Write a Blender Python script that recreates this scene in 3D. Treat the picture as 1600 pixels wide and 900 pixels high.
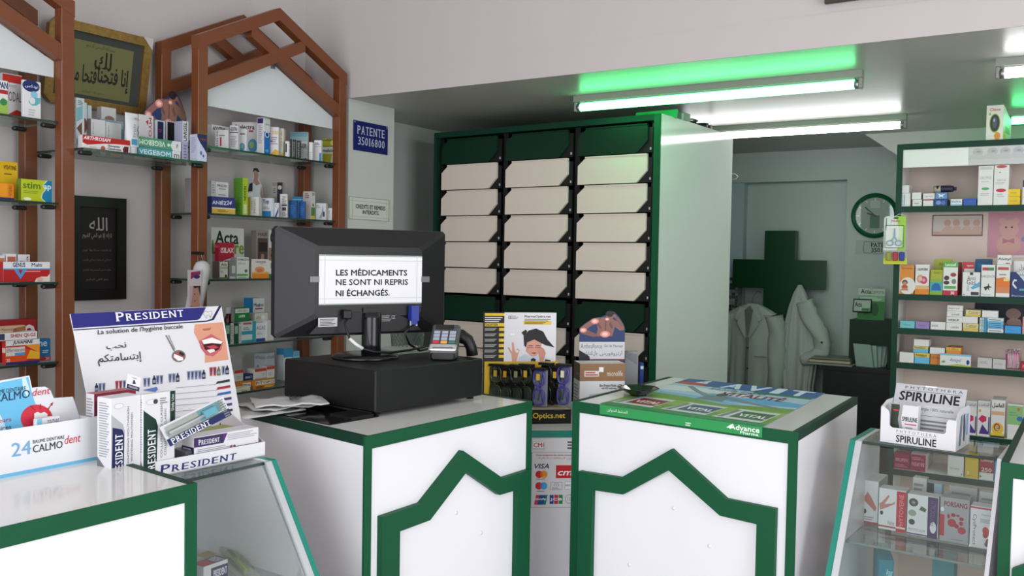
import bpy, bmesh, math, random
from mathutils import Vector, Matrix
random.seed(7)
SC = bpy.context.scene
COL = SC.collection
for _o in list(bpy.data.objects): bpy.data.objects.remove(_o)

# ---------------------------------------------------------------- camera, world, lights, exposure
EYE = 1.55
FPX = 1400.0
_yaw, _pitch, _roll = math.radians(-32.144), math.radians(1.994), math.radians(0.948)
_M = (Matrix(((math.cos(_roll), -math.sin(_roll), 0), (math.sin(_roll), math.cos(_roll), 0), (0, 0, 1)))
      @ Matrix(((1, 0, 0), (0, -math.sin(_pitch), -math.cos(_pitch)), (0, math.cos(_pitch), -math.sin(_pitch))))
      @ Matrix(((math.cos(_yaw), -math.sin(_yaw), 0), (math.sin(_yaw), math.cos(_yaw), 0), (0, 0, 1))))
cam_d = bpy.data.cameras.new('camera')
cam_d.sensor_width = 36.0
cam_d.lens = 36.0 * FPX / 1600.0
cam_d.clip_start = 0.05
cam = bpy.data.objects.new('camera', cam_d)
COL.objects.link(cam)
_r, _d, _f = _M[0], _M[1], _M[2]
_R = Matrix(((_r[0], -_d[0], -_f[0]), (_r[1], -_d[1], -_f[1]), (_r[2], -_d[2], -_f[2])))
cam.matrix_world = Matrix.Translation((0, 0, EYE)) @ _R.to_4x4()
SC.camera = cam

world = bpy.data.worlds.new('world'); SC.world = world
world.use_nodes = True
_bg = world.node_tree.nodes['Background']
_bg.inputs[0].default_value = (0.80, 0.88, 1.0, 1); _bg.inputs[1].default_value = 1.0

def area(name, loc, size, rot, power, color):
    l = bpy.data.lights.new(name, 'AREA'); l.shape = 'RECTANGLE'
    l.size, l.size_y = size; l.energy = power; l.color = color
    o = bpy.data.objects.new(name, l); COL.objects.link(o)
    o.location = loc; o.rotation_euler = [math.radians(a) for a in rot]
    return o
# daylight through the open shop front behind the visitor and the street window on the right
area('daylight_shop_front', (-0.4, -2.45, 1.85), (4.2, 3.2), (90, 0, 0), 185, (0.97, 0.97, 1.0))
area('daylight_side_window', (2.95, 0.9, 1.75), (3.0, 2.9), (90, 0, 90), 140, (0.97, 0.97, 1.0))
SC.view_settings.view_transform = 'Standard'
SC.view_settings.look = 'None'
SC.view_settings.gamma = 1.0
SC.view_settings.use_curve_mapping = False
SC.view_settings.exposure = -0.12
SC.cycles.max_bounces = 8
SC.cycles.transparent_max_bounces = 24
SC.cycles.sample_clamp_indirect = 6.0

# ---------------------------------------------------------------- geometry of a view ray (places read off the photograph onto real planes)
def ray(x, y):
    return _M.transposed() @ Vector(((x - 800) / FPX, (y - 450) / FPX, 1.0))
def _at(d, t): return Vector((d.x * t, d.y * t, d.z * t + EYE))
def gX(x, y, X): d = ray(x, y); return _at(d, X / d.x)
def gY(x, y, Y): d = ray(x, y); return _at(d, Y / d.y)
def gZ(x, y, Z): d = ray(x, y); return _at(d, (Z - EYE) / d.z)
def gP(x, y, o, n):
    d = ray(x, y); o = Vector(o) - Vector((0, 0, EYE)); n = Vector(n)
    return _at(d, o.dot(n) / d.dot(n))
def zat(x, y, P):               # height of pixel (x, y) above the floor on the vertical through P
    d = ray(x, y); return EYE + d.z * math.hypot(P[0], P[1]) / math.hypot(d.x, d.y)

# ---------------------------------------------------------------- materials
def lin(c): return c / 12.92 if c <= 0.04045 else ((c + 0.055) / 1.055) ** 2.4
def rgb(h):
    h = h.lstrip('#')
    if len(h) == 3: h = ''.join(a + a for a in h)
    return tuple(lin(int(h[i:i + 2], 16) / 255) for i in (0, 2, 4)) + (1.0,)
_mats = {}
def mat(name, col, rough=0.5, metal=0.0, spec=0.5, coat=0.0, noise=None, bump=None, trans=0.0, ior=1.45):
    if name in _mats: return _mats[name]
    m = bpy.data.materials.new(name); m.use_nodes = True
    nt = m.node_tree; b = nt.nodes['Principled BSDF']
    c = rgb(col) if isinstance(col, str) else col
    b.inputs['Base Color'].default_value = c
    b.inputs['Roughness'].default_value = rough
    b.inputs['Metallic'].default_value = metal
    b.inputs['Specular IOR Level'].default_value = spec
    b.inputs['Coat Weight'].default_value = coat
    b.inputs['Coat Roughness'].default_value = 0.1
    b.inputs['Transmission Weight'].default_value = trans
    b.inputs['IOR'].default_value = ior
    if noise or bump:
        tc = nt.nodes.new('ShaderNodeTexCoord')
        mp = nt.nodes.new('ShaderNodeMapping'); nt.links.new(tc.outputs['Object'], mp.inputs[0])
    if noise:
        (sx, sy, sz), scale, amt = noise
        mp.inputs['Scale'].default_value = (sx, sy, sz)
        n = nt.nodes.new('ShaderNodeTexNoise'); n.inputs['Scale'].default_value = scale
        n.inputs['Detail'].default_value = 5
        nt.links.new(mp.outputs[0], n.inputs['Vector'])
        mx = nt.nodes.new('ShaderNodeMix'); mx.data_type = 'RGBA'
        mx.inputs[6].default_value = tuple(v * (1 - amt) for v in c[:3]) + (1,)
        mx.inputs[7].default_value = tuple(min(1, v * (1 + amt)) for v in c[:3]) + (1,)
        nt.links.new(n.outputs['Fac'], mx.inputs[0]); nt.links.new(mx.outputs[2], b.inputs['Base Color'])
    if bump:
        scale, st = bump
        n2 = nt.nodes.new('ShaderNodeTexNoise'); n2.inputs['Scale'].default_value = scale; n2.inputs['Detail'].default_value = 4
        nt.links.new(tc.outputs['Object'], n2.inputs['Vector'])
        bp = nt.nodes.new('ShaderNodeBump'); bp.inputs['Strength'].default_value = st; bp.inputs['Distance'].default_value = 0.01
        nt.links.new(n2.outputs['Fac'], bp.inputs['Height']); nt.links.new(bp.outputs[0], b.inputs['Normal'])
    _mats[name] = m
    return m
def emit(name, col, strength):
    m = bpy.data.materials.new(name); m.use_nodes = True
    b = m.node_tree.nodes['Principled BSDF']
    b.inputs['Base Color'].default_value = (0.8, 0.8, 0.8, 1)
    b.inputs['Emission Color'].default_value = col
    b.inputs['Emission Strength'].default_value = strength
    return m
def glass(name, tint=(0.93, 0.97, 0.95, 1), refl=0.10):
    # thin pane: mostly clear with a mirror share that grows at grazing angles
    m = bpy.data.materials.new(name); m.use_nodes = True
    nt = m.node_tree; nt.nodes.clear()
    out = nt.nodes.new('ShaderNodeOutputMaterial')
    tr = nt.nodes.new('ShaderNodeBsdfTransparent'); tr.inputs[0].default_value = tint
    gl = nt.nodes.new('ShaderNodeBsdfGlossy'); gl.inputs['Roughness'].default_value = 0.02
    lw = nt.nodes.new('ShaderNodeLayerWeight'); lw.inputs['Blend'].default_value = 0.35
    mul = nt.nodes.new('ShaderNodeMath'); mul.operation = 'MULTIPLY_ADD'
    mul.inputs[1].default_value = 0.38; mul.inputs[2].default_value = refl * 0.4
    nt.links.new(lw.outputs['Fresnel'], mul.inputs[0])
    mx = nt.nodes.new('ShaderNodeMixShader')
    nt.links.new(mul.outputs[0], mx.inputs[0]); nt.links.new(tr.outputs[0], mx.inputs[1]); nt.links.new(gl.outputs[0], mx.inputs[2])
    nt.links.new(mx.outputs[0], out.inputs[0])
    _mats[name] = m
    return m
def ink(c):
    if not isinstance(c, str): return c
    return mat('print_' + c.lstrip('#'), c, 0.45, spec=0.35)

# ---------------------------------------------------------------- mesh builder
def frame(o, u, v):             # origin, direction along the face, direction up the face; normal = u x v
    u = Vector(u).normalized(); v = Vector(v).normalized(); n = u.cross(v).normalized()
    return Matrix(((u.x, v.x, n.x, o[0]), (u.y, v.y, n.y, o[1]), (u.z, v.z, n.z, o[2]), (0, 0, 0, 1)))
ZUP = Vector((0, 0, 1))
_glyphs = {}
def glyph(s, bold=0.0, shear=0.0, sp=1.0):
    k = (s, bold, shear, sp)
    if k in _glyphs: return _glyphs[k]
    c = bpy.data.curves.new('lettering', 'FONT'); c.body = s; c.size = 1; c.resolution_u = 2
    c.offset = bold; c.shear = shear; c.space_character = sp
    o = bpy.data.objects.new('lettering', c); COL.objects.link(o)
    e = o.evaluated_get(bpy.context.evaluated_depsgraph_get()); m = e.to_mesh()
    vs = [(v.co.x, v.co.y) for v in m.vertices]; fs = [tuple(p.vertices) for p in m.polygons]
    e.to_mesh_clear(); bpy.data.objects.remove(o); bpy.data.curves.remove(c)
    x0 = min(v[0] for v in vs); x1 = max(v[0] for v in vs); y0 = min(v[1] for v in vs); y1 = max(v[1] for v in vs)
    vs = [((x - x0) / max(1e-6, x1 - x0), (y - y0) / max(1e-6, y1 - y0)) for x, y in vs]
    _glyphs[k] = (vs, fs); return _glyphs[k]

def wloc(o):
    p = o.location.copy()
    return p + wloc(o.parent) if o.parent else p

class MB:
    asp = 1.0                   # width : height of one unit on the face being printed
    def __init__(self): self.v = []; self.f = []; self.m = []; self.s = []; self.mats = []
    def mi(self, m):
        m = ink(m)
        if m not in self.mats: self.mats.append(m)
        return self.mats.index(m)
    def add(self, vs, fs, m, smooth=False, M=None):
        b = len(self.v); k = self.mi(m)
        self.v += [tuple(M @ Vector(p)) if M else tuple(p) for p in vs]
        for f in fs:
            self.f.append(tuple(i + b for i in f)); self.m.append(k); self.s.append(smooth)
        return self
    def box(self, lo, hi, m, M=None):
        (a, b, c), (d, e, f) = lo, hi
        vs = [(a, b, c), (d, b, c), (d, e, c), (a, e, c), (a, b, f), (d, b, f), (d, e, f), (a, e, f)]
        return self.add(vs, [(0, 3, 2, 1), (4, 5, 6, 7), (0, 1, 5, 4), (1, 2, 6, 5), (2, 3, 7, 6), (3, 0, 4, 7)], m, False, M)
    def cbox(self, lo, hi, m, r, M=None):        # box with chamfered upright and level edges
        (a, b, c), (d, e, f) = lo, hi
        def ring(z, i): return [(a + i + r, b + i, z), (d - i - r, b + i, z), (d - i, b + i + r, z), (d - i, e - i - r, z), (d - i - r, e - i, z), (a + i + r, e - i, z), (a + i, e - i - r, z), (a + i, b + i + r, z)]
        vs = ring(c, r) + ring(c + r, 0) + ring(f - r, 0) + ring(f, r)
        fs = [tuple(reversed(range(8))), tuple(range(24, 32))]
        for k in range(3):
            for i in range(8): fs.append((k * 8 + i, k * 8 + (i + 1) % 8, k * 8 + 8 + (i + 1) % 8, k * 8 + 8 + i))
        return self.add(vs, fs, m, False, M)
    def prism(self, pts, z0, z1, m, M=None, side=None, smooth=False):   # 2-D outline (ccw) extruded along its normal
        n = len(pts)
        self.add([(x, y, z0) for x, y in pts], [tuple(reversed(range(n)))], m, False, M)
        self.add([(x, y, z1) for x, y in pts], [tuple(range(n))], m, False, M)
        vs = [(x, y, z0) for x, y in pts] + [(x, y, z1) for x, y in pts]
        return self.add(vs, [(i, (i + 1) % n, n + (i + 1) % n, n + i) for i in range(n)], side or m, smooth, M)
    def poly(self, pts, m, M=None): return self.add(pts, [tuple(range(len(pts)))], m, False, M)
    def band(self, A, B, z0, z1, m, M=None):      # solid strip between two outlines of equal length
        n = len(A)
        for i in range(n - 1):
            self.prism([A[i], A[i + 1], B[i + 1], B[i]], z0, z1, m, M)
        return self
    def tube(self, path, r, m, n=8, closed=False, smooth=True, caps=True):
        P = [Vector(p) for p in path]; k = len(P); rr = r if isinstance(r, (list, tuple)) else [r] * k
        vs = []; up = None
        for i in range(k):
            t = ((P[(i + 1) % k] if closed or i < k - 1 else P[i]) - (P[i - 1] if closed or i > 0 else P[i])).normalized()
            if up is None:
                up = t.cross(Vector((0, 0, 1)))
                if up.length < 1e-3: up = t.cross(Vector((1, 0, 0)))
            up = (up - t * up.dot(t)).normalized(); w = t.cross(up)
            for j in range(n):
                a = 2 * math.pi * j / n
                vs.append(P[i] + (up * math.cos(a) + w * math.sin(a)) * rr[i])
        fs = []
        for i in range(k if closed else k - 1):
            for j in range(n):
                a, b = i * n, ((i + 1) % k) * n
                fs.append((a + j, a + (j + 1) % n, b + (j + 1) % n, b + j))
        if caps and not closed: fs += [tuple(reversed(range(n))), tuple((k - 1) * n + j for j in range(n))]
        return self.add(vs, fs, m, smooth)
    def lathe(self, prof, m, M=None, n=24, smooth=True):   # (radius, height) profile about the local z axis
        vs = []; fs = []
        for r, z in prof:
            for j in range(n): vs.append((r * math.cos(2 * math.pi * j / n), r * math.sin(2 * math.pi * j / n), z))
        for i in range(len(prof) - 1):
            for j in range(n): fs.append((i * n + j, i * n + (j + 1) % n, (i + 1) * n + (j + 1) % n, (i + 1) * n + j))
        fs += [tuple(reversed(range(n))), tuple((len(prof) - 1) * n + j for j in range(n))]
        return self.add(vs, fs, m, smooth, M)
    def text(self, M, x0, y0, x1, y1, s, m, z=0.0003, bold=0.0, shear=0.0, vert=False, sp=1.0, flip=False):
        vs, fs = glyph(s, 0.0, shear, sp)
        if bold > 0:            # heavier strokes: the same outline set three times, a stroke's breadth apart
            e = bold * 1.0 * (y1 - y0 if not vert else x1 - x0); k = 0
            for dx, dy in ((-e, 0), (e, 0), (0, e), (0, -e)):
                k += 1; dx /= self.asp; lim = .07 * abs((y1 - y0) if vert else (x1 - x0)) / len(s); dx, dy = (dx, max(-lim, min(lim, dy))) if vert else (max(-lim, min(lim, dx)), dy); self.text(M, x0 + dx, y0 + dy, x1 + dx, y1 + dy, s, m, z + k * 1e-5, 0.0, shear, vert, sp, flip)
        if flip: vs = [(1 - a, 1 - b) for a, b in vs]
        if vert == 1: P = [(x0 + (1 - b) * (x1 - x0), y0 + a * (y1 - y0), z) for a, b in vs]      # reads upwards
        elif vert == 2: P = [(x0 + b * (x1 - x0), y1 - a * (y1 - y0), z) for a, b in vs]          # reads downwards
        else: P = [(x0 + a * (x1 - x0), y0 + b * (y1 - y0), z) for a, b in vs]
        return self.add(P, fs, m, False, M)
    def art(self, M, w, h, items, z=0.0002):       # print on a w x h face, items in 0..1 of the face
        for it in items:
            k = it[0]
            if k == 'r': _, a, b, c, d, col = it; self.poly([(a * w, b * h, z), (c * w, b * h, z), (c * w, d * h, z), (a * w, d * h, z)], col, M)
            elif k == 'p': self.poly([(x * w, y * h, z) for x, y in it[1]], it[2], M)
            elif k == 'c':
                _, cx, cy, rx, ry, col = it
                self.poly([((cx + rx * math.cos(t * math.pi / 10)) * w, (cy + ry * math.sin(t * math.pi / 10)) * h, z) for t in range(20)], col, M)
            elif k == 't':
                _, a, b, c, d, s, col = it[:7]; o = it[7] if len(it) > 7 else ''
                self.text(M, a * w, b * h, c * w, d * h, s, col, z, 0.034 if 'b' in o else 0.0, 0.25 if 'i' in o else 0.0, 1 if 'v' in o else (2 if 'd' in o else False), 1.0, 'f' in o)
            elif k == 'l':                          # block of small print as thin bars
                _, a, b, c, d, n, col = it
                for i in range(n):
                    y = b + (d - b) * (i + 0.2) / n; e = a + (c - a) * (0.72 + 0.28 * ((i * 37 + int(a * 50)) % 7) / 6)
                    self.poly([(a * w, y * h, z), (e * w, y * h, z), (e * w, (y + 0.5 * (d - b) / n) * h, z), (a * w, (y + 0.5 * (d - b) / n) * h, z)], col, M)
            z += 0.00004
        return self
    def artq(self, c00, c10, c11, c01, items, off=0.0004):    # print on any four-cornered face
        A, B, C, D = (Vector(c) for c in (c00, c10, c11, c01)); t = MB(); t.asp = (B - A).length / max(1e-6, (D - A).length); t.art(Matrix(), 1, 1, items, 0.0)
        n = (B - A).cross(D - A).normalized(); P = []
        for x, y, z in t.v: P.append((A * (1 - x) + B * x) * (1 - y) + (D * (1 - x) + C * x) * y + n * (off + z))
        b = len(self.v); self.v += [tuple(p) for p in P]
        for f, k in zip(t.f, t.m): self.f.append(tuple(i + b for i in f)); self.m.append(self.mi(t.mats[k])); self.s.append(False)
        return self
    def slab(self, c00, c10, c11, c01, th, m, edge=None):       # four-cornered sheet with thickness th behind its face
        A, B, C, D = (Vector(c) for c in (c00, c10, c11, c01)); n = (B - A).cross(D - A).normalized() * -th
        return self.add([A, B, C, D, A + n, B + n, C + n, D + n], [(0, 1, 2, 3), (7, 6, 5, 4), (1, 0, 4, 5), (2, 1, 5, 6), (3, 2, 6, 7), (0, 3, 7, 4)], m)
    def build(self, name, parent=None, loc=None):
        me = bpy.data.meshes.new(name); o = Vector(loc) if loc is not None else Vector((0, 0, 0))
        me.from_pydata([tuple(Vector(p) - o) for p in self.v], [], self.f)
        for m in self.mats: me.materials.append(m)
        me.polygons.foreach_set('material_index', self.m); me.polygons.foreach_set('use_smooth', self.s)
        me.update()
        ob = bpy.data.objects.new(name, me); COL.objects.link(ob); ob.location = o
        if parent is not None:
            ob.parent = parent; ob.location = o - wloc(parent)
        return ob

def tag(o, label, cat, group=None):
    o['label'] = label; o['category'] = cat
    if group: o['group'] = group
    return o
def thing(name, label, cat, loc, group=None):
    e = bpy.data.objects.new(name, None); COL.objects.link(e); e.location = Vector(loc); e.empty_display_size = 0.05
    return tag(e, label, cat, group)
def struct(mb, name):
    o = mb.build(name); o['kind'] = 'structure'; return o

# ---------------------------------------------------------------- palette
M_WALL = mat('wall_paint', '#b6b0af', 0.85, noise=((1, 1, 1), 2.0, 0.03), bump=(14, 0.05))
M_WALL_IN = mat('wall_paint_inner', '#b9bcb8', 0.7, noise=((1, 1, 1), 2.0, 0.03))
M_WALL_BACK = mat('wall_paint_back_room', '#b9c5c1', 0.7)
M_CEIL = mat('gloss_ceiling_paint', '#a7a8a2', 0.33, spec=0.6, bump=(9, 0.10))
M_CEIL_HI = mat('ceiling_paint', '#cdc8c6', 0.9)
M_FLOOR = mat('floor_tile', '#b5ada0', 0.35, noise=((1, 1, 1), 5, 0.08))
M_WHITE = mat('white_laminate', '#e2e2e6', 0.22, spec=0.5)
M_WHITE_TOP = mat('white_laminate_top', '#dededc', 0.12, spec=0.5)
M_PANEL = mat('white_cabinet_side', '#cfd6cf', 0.10, spec=0.5)
M_GREEN = mat('green_paint', '#0c4e30', 0.5, spec=0.25, noise=((1, 1, 1), 14, 0.06))
M_GREEN_D = mat('dark_green_edging', '#12372a', 0.5, spec=0.2)
M_GREEN_DD = mat('bottle_green_drawer', '#082c1d', 0.45, spec=0.3)
M_TEAL = mat('teal_edging', '#1a8271', 0.4)
M_CREAM = mat('cream_drawer_front', '#d6c9bd', 0.5)
M_BLACK = mat('black_metal', '#0b0b0d', 0.45)
M_BLACK_P = mat('black_plastic', '#0e0e11', 0.42, noise=((1, 1, 1), 300, 0.1))
M_WOOD = mat('reddish_brown_wood', '#6c3a1d', 0.42, noise=((3, 3, 30), 6, 0.16), coat=0.15)
M_STEEL = mat('brushed_steel', '#9a9a9a', 0.35, 0.9)
M_ALU = mat('aluminium_edge', '#c8ccd0', 0.35, 0.4)
M_CLAMP = mat('dark_shelf_clamp', '#2b2b2d', 0.4, 0.6)
M_GLASS = glass('shelf_glass', (0.86, 0.93, 0.90, 1), 0.06)
M_GLASS_E = mat('glass_edge', '#22352f', 0.15)
M_PANE = glass('display_glass', (0.95, 0.98, 0.97, 1), 0.10)
M_FROST = mat('frosted_white_glass', '#c4c9cb', 0.25)

# ---------------------------------------------------------------- room shell
XW = -3.37                      # left wall
Y0 = -2.5; XR = 3.0             # shop front behind the visitor, street window on the right
YM = 3.34                       # face of the low-ceiling zone
ZC = EYE + 0.77                 # low ceiling
ZH = 3.75
YB = 6.35                       # far wall of the back room
mb = MB(); mb.box((XW - .2, Y0 - .2, -.1), (XR + .2, YB + .3, 0), M_FLOOR); struct(mb, 'floor')
mb = MB(); mb.box((XW - .2, Y0 - .2, ZH), (XR + .2, YM + .2, ZH + .1), M_CEIL_HI); struct(mb, 'ceiling')
mb = MB(); mb.box((XW - .2, YM, ZC), (XR + .2, YB + .3, ZC + .12), M_CEIL); struct(mb, 'ceiling_low')
mb = MB(); mb.box((XW - .2, YM, ZC + .12), (XR + .2, YM + .2, ZH), M_WALL); mb.box((XW - .2, YM - .004, ZC), (XR + .2, YM, ZC + .12), M_WALL); struct(mb, 'wall_back_upper')
mb = MB(); mb.box((XW - .2, Y0 - .2, 0), (XW, YM, ZH), M_WALL); mb.box((XW - .2, YM, 0), (XW, YB + .3, ZC), M_WALL_IN); struct(mb, 'wall_left')
mb = MB(); mb.box((XW, YM, 0), (-3.07, 3.69, ZC), M_WALL_IN); struct(mb, 'pillar')
# right wall with a street window
mb = MB()
mb.box((XR, Y0 - .2, 0), (XR + .2, -.7, ZH), M_WALL); mb.box((XR, 2.5, 0), (XR + .2, YB + .3, ZH), M_WALL)
mb.box((XR, -.7, 0), (XR + .2, 2.5, .25), M_WALL); mb.box((XR, -.7, 3.25), (XR + .2, 2.5, ZH), M_WALL); struct(mb, 'wall_right')
mb = MB()
mb.box((XW, Y0 - .2, 0), (-2.6, Y0, ZH), M_WALL); mb.box((1.8, Y0 - .2, 0), (XR, Y0, ZH), M_WALL)
mb.box((-2.6, Y0 - .2, 3.5), (1.8, Y0, ZH), M_WALL); mb.box((-2.6, Y0 - .2, 0), (1.8, Y0, .15), M_WALL); struct(mb, 'wall_front')
mb = MB()
for x in (-2.6, -1.15, .35, 1.74): mb.box((x, Y0 - .14, .15), (x + .06, Y0 - .08, 3.5), M_ALU)
for z in (.15, 2.4, 3.44): mb.box((-2.6, Y0 - .14, z), (1.8, Y0 - .08, z + .06), M_ALU)
struct(mb, 'window_1')
mb = MB()
for y in (-.7, .87, 2.44): mb.box((XR + .08, y, .25), (XR + .14, y + .06, 3.25), M_ALU)
for z in (.25, 3.19): mb.box((XR + .08, -.7, z), (XR + .14, 2.5, z + .06), M_ALU)
struct(mb, 'window_2')
# back room: far wall with the shallow niche behind the cross, slanted opening edge on the right
mb = MB()
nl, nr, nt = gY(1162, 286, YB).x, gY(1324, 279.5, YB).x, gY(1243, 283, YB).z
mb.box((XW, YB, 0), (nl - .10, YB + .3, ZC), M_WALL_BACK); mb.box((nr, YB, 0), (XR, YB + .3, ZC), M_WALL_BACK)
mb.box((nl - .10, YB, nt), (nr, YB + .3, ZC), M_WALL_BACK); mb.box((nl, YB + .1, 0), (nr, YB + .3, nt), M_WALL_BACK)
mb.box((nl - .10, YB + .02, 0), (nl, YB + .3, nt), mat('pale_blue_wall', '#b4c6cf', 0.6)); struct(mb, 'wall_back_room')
mb = MB()
a, b = gY(1353, 211, 5.7), gY(1403, 243, 5.7); s = (b.z - a.z) / (b.x - a.x)
xa = a.x + (ZC - a.z) / s
Mx = frame((0, 5.7, 0), (1, 0, 0), (0, 0, 1))
mb.prism([(xa, ZC), (-.62, ZC + s * (-.62 - xa)), (-.62, 0), (XR, 0), (XR, ZC)][::-1][::-1], -.12, 0, M_WALL_IN, Mx); struct(mb, 'wall_back_right')

# ---------------------------------------------------------------- white counters with green edging
def prism_plan(mb, pts, z0, z1, m): mb.prism([(p[0], p[1]) for p in pts], z0, z1, m); return mb
ZT = EYE - .475
def counter(label, plan, arch, edge_top):
    """plan: four top corners, front-left first, anticlockwise seen from above (front edge = 0 -> 1)"""
    P = [Vector((x, y)) for x, y in plan]
    t = thing('shop_counter', label, 'counter', ((P[0].x + P[2].x) / 2, (P[0].y + P[2].y) / 2, 0))
    mb = MB(); prism_plan(mb, P, 0.06, ZT - .022, M_WHITE)
    mb.build('body', t)
    c = sum(P, Vector((0, 0))) / 4
    mb = MB(); prism_plan(mb, [c + (p - c) * .93 for p in P], 0, .06, M_BLACK); mb.build('plinth', t)
    mb = MB(); prism_plan(mb, P, ZT - .022, ZT, M_WHITE_TOP); mb.build('worktop', t)
    fd = (P[1] - P[0]); L = fd.length; fd = fd / L
    F = frame((P[0].x, P[0].y, 0), (fd.x, fd.y, 0), ZUP)
    for lo, hi in (((-.001, ZT - .034, -.002), (L + .001, ZT + .0015, .004)), ((-.001, .06, -.002), (.026, ZT - .034, .004)), ((L - .026, .06, -.002), (L + .001, ZT - .034, .004))):
        mb = MB(); mb.box(lo, hi, M_GREEN, F); mb.build('green_edging', t)
    for i in edge_top:
        mb = MB()
        q0, q1 = P[i], P[(i + 1) % 4]; d = (q1 - q0); l = d.length; d = d / l
        G = frame((q0.x, q0.y, ZT), (d.x, d.y, 0), (-d.y, d.x, 0))
        mb.box((0, -.001, -.024), (l, .016, .0015), M_GREEN_D, G); mb.build('top_edging', t)
    if arch:
        o, i = arch; nrm = Vector((fd.y, -fd.x, 0)); pt = (P[0].x, P[0].y, 0)
        def loc(p): w = gP(p[0], p[1], pt, nrm); return ((w.x - P[0].x) * fd.x + (w.y - P[0].y) * fd.y, w.z)
        O = [loc(p) for p in o]; I = [loc(p) for p in i]
        O = [(O[0][0], .10)] + O + [(O[-1][0], .10)]; I = [(I[0][0], .10)] + I + [(I[-1][0], .10)]
        mb = MB(); mb.band(I, O, 0, .018, M_GREEN, F); mb.build('arch_moulding', t)
        for fx, fz in ((.5, .79), (.66, .70), (.30, .58), (.5, .52)):
            mb = MB(); G = F @ Matrix.Translation((L * fx, fz, 0)); mb.lathe([(.006, 0), (.006, .0012), (.002, .0016)], M_WHITE, G, 12); mb.build('screw_cap', t)
    return t
counter('white counter with a green pointed arch, carrying the monitor', [(-1.552, 1.759), (-1.505, 2.526), (-2.13, 2.63), (-2.175, 1.866)],
        ([(589.6, 806), (651.9, 785), (716.7, 703), (779, 746), (823, 732)], [(617.7, 828.4), (664.9, 811), (722, 736), (774, 772), (801.8, 764)]), (3, 1))
counter('white counter with a green pointed arch, poster taped on its top', [(-1.394, 2.613), (-.638, 2.521), (-.636, 3.312), (-1.378, 3.396)],
        ([(908.8, 734.5), (974.5, 745), (1053, 700.5), (1138, 778), (1215.6, 793.5)], [(930.3, 764), (977.6, 771), (1048.6, 733), (1128.7, 803.7), (1186, 817)]), (3, 1))
counter('white counter cut by the bottom left corner, carrying the blue dental balm box', [(-1.548, .43), (-1.514, 1.202), (-2.13, 1.27), (-2.165, .50)], None, (1, 3))
counter('white counter cut by the right edge, beside the glass case', [(-.136, 2.445), (.64, 2.36), (.70, 3.16), (-.12, 3.25)],
        ([(1583, 886), (1600, 880), (1700, 800), (1780, 870), (1800, 880)], [(1606, 900), (1620, 896), (1700, 830), (1770, 890), (1790, 896)]), (3, 1))

# ---------------------------------------------------------------- white corner unit in the gap between the counters
ZK = EYE - .625
_a, _b = gZ(830, 673, ZK), gZ(897, 673, ZK); _k = Vector((_b.x - _a.x, _b.y - _a.y)).normalized()
K0 = Vector((_a.x, _a.y)) - _k * .03; K1 = Vector((_b.x, _b.y)) + _k * .04
t = thing('corner_unit', 'low white corner unit with card payment stickers between two counters', 'counter', (-1.75, 3.0, 0))
pl = [tuple(K0), tuple(K1), (-1.402, K1.y + .02), (-1.402, 3.43), (-2.45, 3.43), (-2.45, 2.75), (K0.x - .05, 2.75)]
mb = MB(); mb.prism(pl, 0, ZK - .02, M_WHITE); mb.build('body', t)
mb = MB(); mb.prism(pl, ZK - .02, ZK, M_WHITE_TOP); mb.build('worktop', t)
FK = frame((K0.x, K0.y, 0), (_k.x, _k.y, 0), ZUP); LK = (K1 - K0).length
mb = MB(); mb.box((0, ZK - .024, 0), (LK, ZK + .001, .004), M_TEAL, FK); mb.build('green_edging', t)

# ---------------------------------------------------------------- bank of drawers
ZD = EYE + .69
A, B = (-3.086, 4.063), (-1.683, 3.979)
du = Vector((B[0] - A[0], B[1] - A[1])); WD = du.length; du /= WD
FD = frame((A[0], A[1], 0), (du.x, du.y, 0), ZUP)
t = thing('drawer_cabinet', 'tall dark green cabinet of cream pharmacy drawers with a white side', 'cabinet', ((A[0] + B[0]) / 2, 4.46, 0))
mb = MB()
mb.box((0, 0, -.89), (.02, ZD - .03, 0), M_GREEN_D, FD); mb.box((0, ZD - .03, -.89), (WD - .0205, ZD, 0), M_GREEN_D, FD)
mb.box((.02, 0, -.89), (WD - .02, ZD - .03, -.84), M_BLACK, FD)
mb.build('carcass', t)
mb = MB(); mb.box((WD - .02, 0, -.89), (WD, ZD, -.0025), M_PANEL, FD); mb.build('side_panel', t)
mb = MB(); mb.box((WD - .035, 0, -.002), (WD + .001, ZD, .003), M_GREEN, FD); mb.build('green_edging', t)
mb = MB(); mb.box((0, ZD - .03, -.002), (WD - .035, ZD, .003), M_GREEN_D, FD); mb.build('green_edging', t)  # darker green paints in the shade along the unlit top edge
mb = MB(); mb.box((-.001, 0, -.002), (.02, ZD - .03, .003), M_GREEN_D, FD); mb.build('green_edging', t)
colx = [(gP(px0, py, (A[0], A[1], 0), (du.y, -du.x, 0)), gP(px1, py2, (A[0], A[1], 0), (du.y, -du.x, 0))) for px0, py, px1, py2 in ((690, 262, 776, 255), (790, 258, 887, 248), (903, 250, 1011, 241))]
colx = [((Vector(p[:2]) - Vector(A)).dot(du), (Vector(q[:2]) - Vector(A)).dot(du)) for p, q in colx]
for p, q in colx:
    mb = MB(); mb.box((p - .035, 0, -.06), (p - .006, ZD - .03, -.030), M_BLACK, FD); mb.build('divider', t)
mb = MB(); mb.box((colx[-1][1] + .01, 0, -.06), (WD - .035, ZD - .03, -.030), M_BLACK, FD)
mb.build('divider', t)
rowz = [gP(1011, y, (A[0], A[1], 0), (du.y, -du.x, 0)).z for y in (241, 287.5, 334, 381, 428, 474.5)]
pitch = (rowz[0] - rowz[-1]) / 5
ztop = rowz[0] + pitch
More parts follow.
